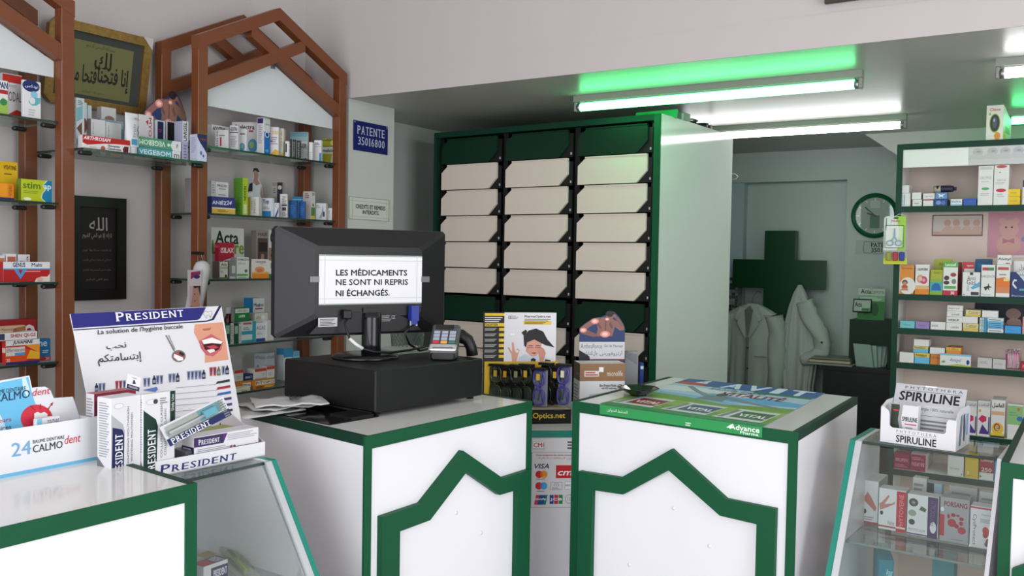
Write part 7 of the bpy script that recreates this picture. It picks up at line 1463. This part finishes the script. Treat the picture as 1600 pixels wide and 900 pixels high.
# hanging blister cards on the left edge of the unit
def hang(label, x0, x1, yt, yb, items, extra=None):
    Y = YS - .03; a, b = gY(x0, yb, Y), gY(x1, yb, Y); zt = gY(x0, yt, Y).z; Mq = frame((a.x, Y, a.z), (1, 0, 0), ZUP); w, h = b.x - a.x, zt - a.z
    t = thing('blister_card', label, 'blister pack', Mq @ Vector((w / 2, 0, 0)))
    mb = MB(); mb.prism([(0, 0), (w, 0), (w, h * .95), (w * .9, h), (w * .1, h), (0, h * .95)], -.0015, 0, '#c9cdc8', Mq); mb.art(Mq, w, h, items); mb.build('card', t)
    return t, Mq, w, h
t, Mq, w, h = hang('baby nail scissors blister card hanging on the right shelf unit', 1380, 1414, 338, 393, [('p', [(.62, 0), (1, 0), (1, 1), (.55, 1), (.7, .6)], '#8fbf3a'), ('r', .08, .6, .13, .95, '#556'), ('t', .35, .82, .75, .90, 'Nuby', '#a04048', 'b'), ('c', .55, .95, .12, .03, '#2a5a2a')])
sc = mat('scissor_blue', '#3f8a9c', .3)
for s in (-1, 1):
    mb = MB(); cx_ = w * .5 + s * w * .20; mb.tube([Mq @ Vector((cx_ + w * .15 * math.cos(k * .4488), h * .24 + w * .12 * math.sin(k * .4488), .006)) for k in range(14)], .0035, sc, 6, True); mb.tube([Mq @ Vector((cx_ - s * w * .06, h * .30, .006)), Mq @ Vector((w * .5 - s * w * .02, h * .44, .006)), Mq @ Vector((w * .5 - s * w * .015, h * .66, .006))], [.004, .003, .0012], sc, 6); mb.build('scissor_half', t)
mb = MB(); mb.cbox((w * .06, h * .1, .0004), (w * .94, h * .75, .012), M_SLEEVE, .004, Mq); mb.build('blister', t)
mb = MB(); mb.tube([Mq @ Vector((w * .5, h * .97, -.002)), Mq @ Vector((w * .5, h * .99, .012)), Mq @ Vector((w * .7, h * 1.06, .006)), Mq @ Vector((w * .95, h * 1.02, -.01)), Mq @ Vector((w * 1.0, h * .9, -.026))], .0014, '#b9bdb9', 6); mb.build('hook', t)
t, Mq, w, h = hang('yellow blister card of coloured clips under the scissors card', 1380, 1417, 391, 412.5, [('r', 0, 0, 1, .45, '#b9bc2a'), ('r', .0, .45, 1, 1, '#9a9a94')])
for i, c in enumerate(('#8a8a3a', '#a03040', '#2a3a8a')):
    mb = MB(); mb.cbox((w * (.12 + .28 * i), h * .25, .0006), (w * (.34 + .28 * i), h * .88, .012), c, .003, Mq); mb.build('clip', t)
R2 = 'on second right shelf'; GRP = 'cartons on the second right shelf'
z = ZR[1]
rb('orange and white carton with a baby in a circle ' + R2, 1402, 1427, 414.5, z, items=[('r', 0, .0, 1, 1, '#c9822a'), ('r', 0, 0, .14, 1, '#cdc8c0'), ('c', .62, .28, .5, .30, '#cdcac4'), ('c', .45, .40, .18, .09, '#5a3a2a'), ('c', .45, .36, .13, .07, '#b07a5c'), ('c', .45, .24, .2, .08, '#b0502a'), ('p', [(.2, .12), (.7, .12), (.6, .2), (.3, .2)], '#b07a5c'), ('t', .2, .86, .9, .93, 'Calmobebe', '#6a3a10')], base='#c8c4bc')
rb('white carton with peach rings and orange foot ' + R2, 1429, 1451, 413.5, z, items=[('r', 0, 0, 1, .20, '#cc7a22'), ('r', 0, .18, 1, .30, '#cba070'), ('c', .38, .52, .26, .14, '#c98a6a'), ('c', .62, .48, .26, .13, '#b0445a'), ('c', .38, .52, .13, .07, '#c9b0a0'), ('c', .62, .48, .12, .06, '#c98a9a'), ('t', .15, .80, .88, .88, 'CALMOSINE', '#444', 'b')])
rb('lime and blue carton with a half disc ' + R2, 1452.5, 1472, 421.5, z, base='#9a9c2c', items=[('r', 0, .1, 1, .5, '#3a9a94'), ('p', [(.1, .18), (.9, .18), (.84, .36), (.65, .46), (.35, .46), (.16, .36)], '#1c5a9c'), ('r', 0, .5, 1, .62, '#7a9a3a'), ('t', .3, .84, .9, .92, 'BABY', '#4a5a1a'), ('r', 0, 0, 1, .14, '#7a9a2c')])
rb('plain yellow-green carton behind the half disc one ' + R2, 1458, 1485, 405, z, Y=YS + .10, d=.03, base='#9aa02c', items=[('t', .3, .82, .7, .9, 'BIO', '#4a5a1a')])
rb('white carton with capsules, green bands and crimson foot ' + R2, 1472.5, 1495.5, 409.5, z, 1502, items=[('r', 0, .84, 1, 1, '#4f9a4a'), ('t', .15, .88, .85, .96, 'Levucell', '#d0dccc', 'b'), ('r', 0, 0, 1, .15, '#a82440'), ('r', .1, .2, .9, .28, '#4f9a4a'), ('t', .55, .03, .8, .12, '30', '#e0c4c8', 'b'), ('c', .25, .52, .18, .07, '#3a2a28'), ('c', .7, .62, .2, .06, '#8a3a34'), ('c', .25, .38, .2, .06, '#3a2a28'), ('c', .75, .42, .16, .08, '#6a7a6a')], side=[('r', 0, 0, 1, 1, '#a02844')])
rb('red-headed white carton behind the gas remedy ' + R2, 1503, 1521, 409.5, z, Y=YS + .085, d=.04, items=[('r', 0, .80, 1, 1, '#b0303a'), ('t', .35, .84, .9, .93, 'ryperix', '#e0d0d0'), ('r', 0, 0, .12, 1, '#b0303a')])
rb('white gas remedy carton with dark lettering ' + R2, 1503, 1530.5, 425.5, z, items=[('t', .26, .66, .74, .84, 'Anti', '#3a4048'), ('t', .24, .48, .76, .68, 'Gas', '#3a4048'), ('p', [(.45, .35), (1, .62), (1, .40), (.6, .28)], '#5a9ac0'), ('r', .26, .2, .40, .44, '#a9b0b4'), ('r', .5, .04, .95, .18, '#2a2f38'), ('r', .42, .88, .6, .99, '#22262c'), ('l', .05, .04, .2, .1, 1, '#666')])
rb('plain blue carton at the back above the gas remedy ' + R2, 1522, 1548, 405, z, Y=YS + .13, d=.04, base='#1f6496', items=[('r', 0, .88, 1, 1, '#174e7a')])
rb('white carton with a leaping figure and red-green logo ' + R2, 1532, 1553.5, 414, z, items=[('r', .08, .82, .5, .92, '#a03a3a'), ('r', .5, .82, .92, .92, '#3a7a4a'), ('t', .02, .60, .98, .68, 'SARGENOR', '#666'), ('p', [(.2, .3), (.5, .34), (.55, .44), (.6, .34), (.85, .3), (.6, .28), (.62, .18), (.5, .26), (.35, .18)], '#2c2c30'), ('t', .1, .04, .7, .09, 'Pharmed', '#5a6a9a')])
o_ = rb('white and orange carton with a wave ' + R2, 1555.5, 1577, 414, z, items=[('r', .1, .84, .9, .93, '#a8503a'), ('p', [(0, .3), (1, .28), (1, .52), (.6, .62), (0, .58)], '#cc6a22'), ('r', 0, .12, 1, .30, '#c07850'), ('l', .2, .66, .8, .74, 1, '#888'), ('r', .55, .5, .95, .58, '#c9c07a')])
rb('small white carton with black lettering standing on the orange wave one ' + R2, 1558, 1580, 398.5, topz(o_), 1583, d=.04, items=[('t', .06, .40, .94, .72, 'Alvityl', '#1c1c44', 'b'), ('r', .62, .1, .9, .2, '#a04040')])
rb('navy carton with a white serpent swirl cut by the right edge ' + R2, 1578, 1606, 425.5, z, base='#1a2c60', items=[('p', [(.3, 1), (1, 1), (1, .40), (.7, .7)], '#b9bec6'), ('t', .38, .84, .98, .94, 'MANEX', '#333'), ('p', [(.12, .62), (.2, .72), (.36, .70), (.34, .64), (.22, .64), (.18, .55), (.36, .40), (.34, .34), (.28, .36), (.10, .50)], '#c4c8d0'), ('r', .5, .28, .85, .36, '#3a9aa4'), ('t', .1, .04, .8, .1, 'Pharmed', '#b9c0d0')])
rb('grey-white carton with Arabic lettering at the back by the right edge ' + R2, 1582, 1612, 408, z, Y=YS + .10, d=.04, items=[('t', .3, .74, .85, .90, arabic('كسول'), '#3a3a3c'), ('r', .2, .3, .9, .34, '#8a5a4a')])
R3 = 'on third right shelf'; GRP = 'cartons on the third right shelf'
z = ZR[2]
rb('flat turquoise carton at the left end ' + R3, 1406, 1429, 502, z, base='#6ab0b4', items=[('t', .2, .35, .7, .65, 'deflamol', '#3a7a80')])
rb('flat lilac carton ' + R3, 1430, 1452, 503, z, base='#8a76a8', items=[('t', .3, .3, .75, .6, 'bepan', '#5a3a80')])
rb('flat white carton next to the lilac one ' + R3, 1453.5, 1477, 503.5, z, items=[('t', .1, .35, .5, .6, 'avene', '#444', 'i')])
zz = z
for i, lb in enumerate(('lowest of four white cartons piled ', 'second lowest of four white cartons piled ', 'second highest of four white cartons piled ', 'topmost of four white cartons piled ')):
    o_ = rb(lb + R3, 1478 + i * .6, 1502.5 + i * .6, 504.8 - 9.1 * i, zz, 1506, items=[('t', .1 if i % 2 else .3, .25, .8, .6, ('cotrim', 'WEBUP', 'scholl', 'biprol')[i], '#333' if i != 1 else '#111', 'b' if i == 1 else 'i')]); zz = topz(o_)
a = rb('flat yellow-edged carton, lowest of its pile ' + R3, 1504, 1528.5, 506, z, 1531, base='#c4b888', items=[('r', 0, .15, 1, .4, '#c0a43a'), ('t', .2, .5, .9, .9, 'Cattier', '#6a5a2a')])
b_ = rb('flat white carton, middle of the yellow-edged pile ' + R3, 1503, 1527.5, 495.5, topz(a), 1530)
rb('flat yellow-edged carton, top of its pile ' + R3, 1508.5, 1532, 485, topz(b_), 1536, base='#c4b888', items=[('r', 0, .1, 1, .35, '#c0a43a'), ('t', .2, .45, .9, .85, 'Cattier', '#6a5a2a')])
for i, (a_, b2_, c) in enumerate(((1530, 1533.5, '#c4c8c8'), (1534, 1537, '#9ac0cc'), (1537.5, 1541.5, '#3f8ab0'))):
    o_ = rb(('white narrow carton standing, left of three ', 'pale blue narrow carton standing, middle of three ', 'blue narrow carton standing, right of three ')[i] + R3, a_, b2_, 496.5, z, base=c, items=[('t', .2, .1, .8, .9, 'Lait', '#4a6a7a', 'v')])
zz = z
for i in range(4):
    c = ('#c6cacc', '#5a9cc0', '#5fa4c8', '#b9c8cc')[i]
    o_ = rb(('white slim carton lowest ', 'blue slim carton second lowest ', 'blue slim carton third ', 'pale slim carton topmost ')[i] + 'in the blue pile ' + R3, 1542.5, 1567.5, 514.5 - 5.6 * i, zz, base=c, items=[('l', .1, .3, .9, .7, 1, '#2a5a80')]); zz = topz(o_)
rb('long plain white carton across the top of the blue pile ' + R3, 1534, 1559, 486, zz, d=.05)
rb('plain sky blue carton by the dark poster ' + R3, 1569.5, 1595, 510, z, base='#3a8ac4', items=[('l', .3, .4, .7, .5, 1, '#2a6aa0')])
rb('pink carton cut by the right edge ' + R3, 1597, 1620, 496, z, base='#c08a94', items=[('l', .2, .2, .8, .8, 5, '#a05a6a')])
R4 = 'on fourth right shelf'; GRP = 'cartons on the fourth right shelf'
z = ZR[3]
rb('flat white carton at the left end ' + R4, 1405, 1427.5, 551.5, z)
a = rb('yellow and sky blue carton, lower of two ' + R4, 1428.5, 1452, 552.5, z, base='#5fa8c8', items=[('r', 0, .62, 1, 1, '#cbb040'), ('t', .1, .68, .8, .9, 'Pedialact', '#3a3a20', 'b')])
b_ = rb('yellow and sky blue carton, upper of two ' + R4, 1426.5, 1450, 542, topz(a), base='#5fa8c8', items=[('r', 0, .62, 1, 1, '#cbb040'), ('t', .1, .68, .8, .9, 'Pedialact', '#3a3a20', 'b')])
rb('plain white carton topmost on the yellow and sky blue pair ' + R4, 1427.5, 1451, 531, topz(b_), 1455)
a = rb('flat orange carton, left of two under the white one ' + R4, 1453, 1477, 554.5, z, base='#c07430', items=[('t', .1, .5, .9, .8, 'Orange', '#6a3010')])
b_ = rb('flat orange carton with yellow head, right of two ' + R4, 1478, 1500, 554.5, z, 1504, base='#c07430', items=[('r', 0, .7, 1, 1, '#c9a43a')])
rb('plain white carton on the left orange carton ' + R4, 1452.5, 1476, 544, topz(a), 1479)
rb('orange and yellow carton on the right orange carton ' + R4, 1478, 1501, 543.5, topz(b_), 1505, base='#c47a30', items=[('r', 0, .55, 1, .95, '#cbaa44'), ('t', .1, .6, .8, .9, 'Orofluid', '#5a3a10')])
rb('long white ointment carton with a leaf, lying in front ' + R4, 1468, 1516.5, 555, z, None, Y=YS + .002, d=.011, items=[('p', [(0, 0), (1, 0), (1, .10), (.6, .2), (.3, .06)], '#9ab04a'), ('r', 0, .86, 1, 1, '#6ab0c8'), ('t', .32, .28, .70, .66, 'Amigol', '#3a5a9c', 'i'), ('c', .91, .38, .05, .2, '#2a2f80'), ('p', [(.04, .3), (.12, .44), (.20, .34), (.12, .2)], '#5a9a4a')])
rb('flat grey-white carton, left of two ' + R4, 1527, 1549.5, 560, z, base='#b4b2b0', items=[('t', .15, .4, .7, .7, 'NIVAL', '#8a8a8a')])
rb('flat grey-white carton, right of two ' + R4, 1550.5, 1571, 562, z, base='#b4b2b0', items=[('t', .15, .4, .8, .7, 'vialar', '#9a8a8a')])
P, y = PY(1582, YS + .05, z); t = thing('cotton_bud_bag', 'clear bag of pink cotton buds on the fourth right shelf', 'cotton buds', P)
Y_ = YS + .05; x0, x1 = gY(1571, y, Y_).x, gY(1595, y, Y_).x; zt = gY(1580, 546, Y_).z
for k in range(14):
    a_ = k * 2.4; r = .012 + .014 * ((k * 7) % 5) / 5; cx_ = (x0 + x1) / 2; mb = MB()
    p0_ = Vector((cx_ + r * math.cos(a_), Y_ + r * math.sin(a_) * .7, z + .006)); p1_ = Vector((cx_ + r * 1.4 * math.cos(a_), Y_ + r * math.sin(a_) * .8, z + .066 + .008 * (k % 3)))
    mb.tube([p0_, p1_], .0026, mat('pink_plastic', '#c4447c', .4), 6); mb.tube([p1_, p1_ + (p1_ - p0_).normalized() * .012], [.004, .0035], '#c9b4bc', 8); mb.build('cotton_bud', t)
mb = MB(); mb.cbox((x0, Y_ - .028, z + .001), (x1, Y_ + .028, zt), glass('clear_bag', (.93, .90, .92, 1), .12), .008); mb.build('bag', t)
rb('small crimson carton cut by the right edge ' + R4, 1594, 1618, 567.5, z, base='#9c2030', items=[('t', .15, .35, .6, .7, 'Ril', '#c48a90')])
R5 = 'on fifth right shelf'; GRP = 'cartons on the fifth right shelf'
z = ZR[4]
for i, (a_, b2_) in enumerate(((1508, 1525), (1526, 1546))):
    rb(('white carton with pink pentagon and violet wedge, left of two ', 'white carton with pink pentagon and violet wedge, right of two ')[i] + R5, a_, b2_, 627.5, z, items=[('r', 0, .82, 1, .97, '#b9b9b9'), ('t', .1, .84, .9, .95, arabic('المناسب'), '#2a2a2c'), ('c', .2, .72, .08, .05, '#cc8a3a'), ('p', [(.08, .48), (.35, .60), (.70, .56), (.72, .44), (.40, .38)], '#b8285c'), ('p', [(.16, .06), (.96, .06), (.90, .12), (.40, .34)], '#4a2f7c'), ('r', .86, .1, .98, .56, '#4a3a7c')])
rb('white carton with an orange vitamin disc and Arabic heading ' + R5, 1547, 1569, 626, z, 1572, items=[('t', .08, .78, .92, .92, arabic('العاسل'), '#2a2a2c', 'b'), ('r', .05, .60, .95, .70, '#c99a7a'), ('c', .5, .24, .42, .16, '#d0a83a'), ('c', .45, .28, .22, .10, '#8a3a1c'), ('r', .0, 0, 1, .05, '#333'), ('t', .34, .2, .58, .34, 'e', '#c9b08a', 'b'), ('r', 0, .05, 1, .12, '#c9b43a')])
rb('green and white carton beside the orange vitamin one ' + R5, 1573, 1597, 633, z, items=[('r', 0, .42, 1, .96, '#7fae72'), ('c', .8, .6, .2, .07, '#3a6aa0'), ('l', .1, .66, .7, .8, 2, '#6a9a60'), ('c', .7, .86, .1, .05, '#b06a5a')])
R6 = 'on sixth right shelf, seen through the case'; GRP = 'cartons on the sixth right shelf'
z = ZR[5]
rb('crimson and white carton, left of two ' + R6, 1396, 1420, 711, z, 1424, base='#8f1c3a', items=[('t', .12, .5, .9, .72, 'BRUFEN', '#c48a98', 'b'), ('l', .1, .12, .9, .34, 2, '#b0788a')], side=[('r', 0, 0, 1, 1, '#c9c0c4')])
rb('crimson and white carton, right of two ' + R6, 1422, 1446, 712, z, 1459, base='#c9c6c8', items=[('r', 0, 0, 1, 1, '#8f1c3a'), ('t', .12, .3, .9, .52, 'BRUFEN', '#c48a98', 'bf'), ('l', .1, .66, .9, .86, 2, '#b0788a')], d=.08)
rb('plain white carton ' + R6, 1480, 1505, 712, z, items=[('t', .15, .3, .75, .42, 'fervex', '#7a8aa8'), ('c', .9, .1, .03, .04, '#444')])
rb('yellow carton with a pale foot ' + R6, 1507, 1528, 710, z, base='#c6ab34', items=[('c', .25, .2, .1, .08, '#d8c878'), ('l', .15, .06, .8, .1, 1, '#8a7a20')])
rb('red and white antibiotic carton ' + R6, 1529.5, 1552, 714, z, items=[('r', 0, .30, 1, 1, '#8f2430'), ('t', .08, .74, .95, .88, 'Clinixyl', '#d8c4c4', 'b'), ('t', .15, .34, .85, .50, '250', '#d8c8c4', 'b'), ('c', .1, .12, .05, .04, '#333')])
rb('narrow sky blue carton beside the red antibiotic one', 1553, 1563.5, 717, z, base='#3f94c4', items=[('c', .5, .9, .3, .05, '#a8cade')])
z = ZR[6]; GRP = 'cartons in the lowest row of the right shelves'
for i, (a_, b2_) in enumerate(((1373, 1396), (1398, 1425), (1428, 1450), (1452, 1474), (1478, 1502), (1504, 1530), (1533, 1556))):
    rb('small white carton, ' + ('first', 'second', 'third', 'fourth', 'fifth', 'sixth', 'last')[i] + ' in the lowest row behind the glass case', a_, b2_, (852, 855, 858, 862, 864, 866, 868)[i], z, items=[('l', .15, .4, .8, .6, 1, '#999')] + ([('c', .5, .5, .3, .3, '#a04444'), ('c', .5, .5, .22, .22, '#cdcdca')] if i == 6 else []))
# cartons on the glass shelf of the right case
GRP = 'cartons in the right glass case'
zc = ZRS + .0015
def cb(label, x0, x1, yt, Y, xr=None, items=(), side=(), base='#d2d2d4', d=.05, yaw=-3.0):
    P, y = PY(x1, Y, zc); return carton(label, x0, x1, xr, y, yt, z=zc, P=P, L=items, R=side, base=base, wr=d, yaw=yaw)
cb('white carton with a bare foot in the corner of the glass case', 1347, 1371, 753, 2.81, 1385, [('p', [(0, .55), (.3, .74), (.55, .62), (.9, .40), (.82, .30), (.5, .40), (.1, .52)], '#b57464'), ('r', 0, 0, 1, .05, '#a83a3c'), ('c', .15, .28, .1, .06, '#333'), ('l', .05, .08, .8, .18, 2, '#999')], [('r', 0, 0, 1, 1, '#aab8a4'), ('t', .55, .05, .85, .8, 'PHYTO', '#4a6a4a', 'v')], d=.07)
cb('white carton with bare legs and a red band in the glass case', 1371.5, 1414, 768, 2.775, None, [('p', [(.02, .62), (.12, .66), (.36, .86), (.40, .82), (.22, .62), (.50, .66), (.60, .72), (.60, .66), (.30, .54), (.06, .46)], '#b57a6c'), ('r', .66, 0, 1, .98, '#b02430'), ('t', .76, .1, .92, .90, 'PHYTOVEINE', '#d88a90', 'v'), ('r', 0, .06, .66, .10, '#a83a3c'), ('c', .12, .40, .06, .05, '#333'), ('t', .34, .13, .6, .24, 'Veine', '#777'), ('r', .66, .08, 1, .12, '#d8c8c8')])
cb('white carton with dark flowers and a violet band in the glass case', 1416, 1465, 778, 2.765, None, [('c', .20, .80, .15, .10, '#3c3f3c'), ('c', .20, .80, .06, .04, '#8a8f86'), ('c', .17, .54, .13, .08, '#8f9a88'), ('p', [(.38, .64), (.58, .60), (.62, .68), (.46, .74)], '#3a5a3c'), ('r', .66, 0, .98, .99, '#3a2458'), ('c', .84, .26, .10, .14, '#cfcfd2'), ('t', .74, .3, .90, .9, 'PHYTOCALM', '#6a5484', 'v'), ('t', .06, .10, .58, .17, 'PHYTOCALM', '#777'), ('r', 0, .02, .66, .05, '#4a2f6c'), ('c', .16, .32, .10, .07, '#333')])
cb('silver carton with a scatter of red drops in the glass case', 1467, 1513, 782, 2.755, None, [('r', .0, .12, .16, .60, '#a8222c'), ('t', .14, .80, .92, .91, 'FORSANG', '#7a2030', 'b'), ('c', .42, .44, .15, .09, '#a31c26'), ('c', .58, .38, .08, .05, '#8f1c22'), ('c', .76, .30, .14, .08, '#a8222c'), ('c', .30, .58, .05, .05, '#a31c26'), ('c', .46, .62, .08, .04, '#8f1c22'), ('c', .62, .62, .06, .03, '#a31c26'), ('c', .74, .56, .08, .04, '#8f1c22'), ('c', .73, .46, .07, .05, '#a31c26'), ('c', .08, .72, .06, .05, '#d8d8da'), ('l', .4, .06, .8, .1, 1, '#777')], base='#98989c')
cb('white carton with red hibiscus blossoms in the glass case', 1514, 1554, 795, 2.745, None, [('t', .08, .06, .26, .80, 'CysProtect', '#5a3a48', 'd'), ('r', 0, .94, 1, .98, '#b0303c'), ('c', .62, .44, .12, .09, '#b0342c'), ('c', .72, .40, .11, .08, '#b83a30'), ('c', .62, .34, .10, .08, '#a82c2c'), ('c', .76, .18, .12, .08, '#8a3a30'), ('c', .68, .12, .08, .06, '#6a4a3a'), ('t', .45, .78, .9, .84, 'Supléments', '#8a6a74'), ('l', .4, .62, .85, .72, 3, '#999'), ('r', .0, .0, .04, .04, '#fff')])
for i, (a_, b2_, yt, Y, lb, cc) in enumerate(((1424, 1446, 748, 2.90, 'small white carton on its twin behind the bare legs carton', '#c4c4c4'), (1447, 1470, 757, 2.885, 'pale blue and black carton behind the violet-banded carton', '#9ab0c4'), (1480, 1525, 764, 2.86, 'grey-white carton behind the red drops carton', '#a9a6a6'), (1528, 1560, 772, 2.85, 'white carton behind the hibiscus carton', '#bdbdbd'))):
    cb(lb, a_, b2_, yt, Y, None, [('r', .0, .55, .45, 1, '#1c1c24')] if i == 1 else [('l', .1, .6, .9, .9, 3, '#888')], base=cc, d=.03)
zc = ZRS - .22 + .0015
cb('bright teal carton, left one low in the glass case', 1371, 1394, 876, 2.70, 1406, [('r', 0, 0, 1, 1, '#1f7a8c'), ('t', .5, .72, .95, .84, 'Azur', '#8ac4cc', 'b')], [('r', 0, 0, 1, 1, '#2a8a9a')], base='#3a94a4', yaw=15, d=.06)
cb('dark teal carton, right one low in the glass case', 1453, 1487, 872, 2.66, None, [('r', 0, .0, 1, 1, '#176a72'), ('p', [(.15, .1), (.6, .3), (.85, .2), (.8, .06)], '#b9cfd0'), ('t', .4, .66, .8, .74, 'ACTIVE', '#7ab8b8')], base='#1f7a80', d=.06)
# packs on the glass shelf of the left case
GRP = 'packs in the left glass case'
zl = ZLS + .0015
def lb_(label, xl, xc, xr, yt, X, z, **k):
    P, y = PX(xc, X, z); return carton(label, xl, xc, xr, y, yt, z=z, P=P, **k)
a = lb_('navy, red and white toothpaste carton low in the left glass case', 300, 318, 356, 886, -1.70, zl, base='#c8c6c8', T=[('r', 0, 0, 1, 1, '#a03a34'), ('r', 0, .5, 1, 1, '#20264a'), ('t', .1, .55, .9, .9, 'PRESIDENT', '#c9c9d4', 'b')], R=[('r', .3, .1, 1, .8, '#20264a'), ('t', .4, .3, .95, .65, 'PRESIDENT', '#c9c9d4', 'b')], name='toothpaste_box', cat='toothpaste box', wl=.12)
P = gX(366, 868, -1.80); P.z = zl
t = thing('toothbrush_pack', 'lime green toothbrush in a clear blister in the left glass case', 'toothbrush pack', P)
q0, q1 = gZ(345, 850, zl + .012), gZ(385, 890, zl + .012); dv = (q1 - q0).normalized(); sv = Vector((-dv.y, dv.x, 0))
mb = MB(); mb.tube([q0, q0 + (q1 - q0) * .3, q0 + (q1 - q0) * .6, q1], [.004, .007, .006, .003], mat('lime_plastic', '#8fb83a', .35), 10); mb.build('handle', t)
mb = MB(); mb.tube([q0 + (q1 - q0) * .30 + Vector((0, 0, .004)), q0 + (q1 - q0) * .62 + Vector((0, 0, .004))], [.005, .0045], mat('green_grip', '#2f8a4a', .4), 8); mb.build('grip', t)
F9 = frame((q0.x, q0.y, zl), dv, sv)
mb = MB(); mb.box((-.02, -.025, .0002), ((q1 - q0).length + .03, .025, .0014), '#b9bcb4', F9); mb.build('card', t)
mb = MB(); mb.cbox((-.012, -.016, .0016), ((q1 - q0).length + .02, .016, .024), M_SLEEVE, .005, F9); mb.build('blister', t)
lb_('yellowish flat pack behind the navy carton in the left glass case', 305, 322, 352, 872, -1.86, zl, base='#a8985a', R=[('l', .1, .2, .9, .8, 2, '#7a6a34')], wl=.05)

# ---------------------------------------------------------------- repeats share a group
_GR = {'strip_light': 'strip lights under the low ceiling', 'shop_counter': 'white counters with green edges', 'wooden_shelf_frame': 'wooden house-shaped shelf frames', 'display_case': 'sloping glass display cases',
       'lab_coat': 'white lab coats in the back room', 'paper_bag': 'white paper bags on the counter', 'ledger': 'ledgers on the black desk', 'cable_coil': 'cables on top of the drawer cabinet',
       'calligraphy_picture': 'calligraphy pictures on the left wall', 'blister_card': 'blister cards hung on the right shelves', 'leaflet_box': 'leaflet boxes on the green drop box', 'paper_pad': 'paper behind the monitor',
       'display_card': 'standing display cards', 'paper_notice': 'paper notices'}
for _o in bpy.data.objects:
    _b = _o.name.split('.')[0]
    if 'category' in _o.keys() and 'group' not in _o.keys() and _b in _GR: _o['group'] = _GR[_b]
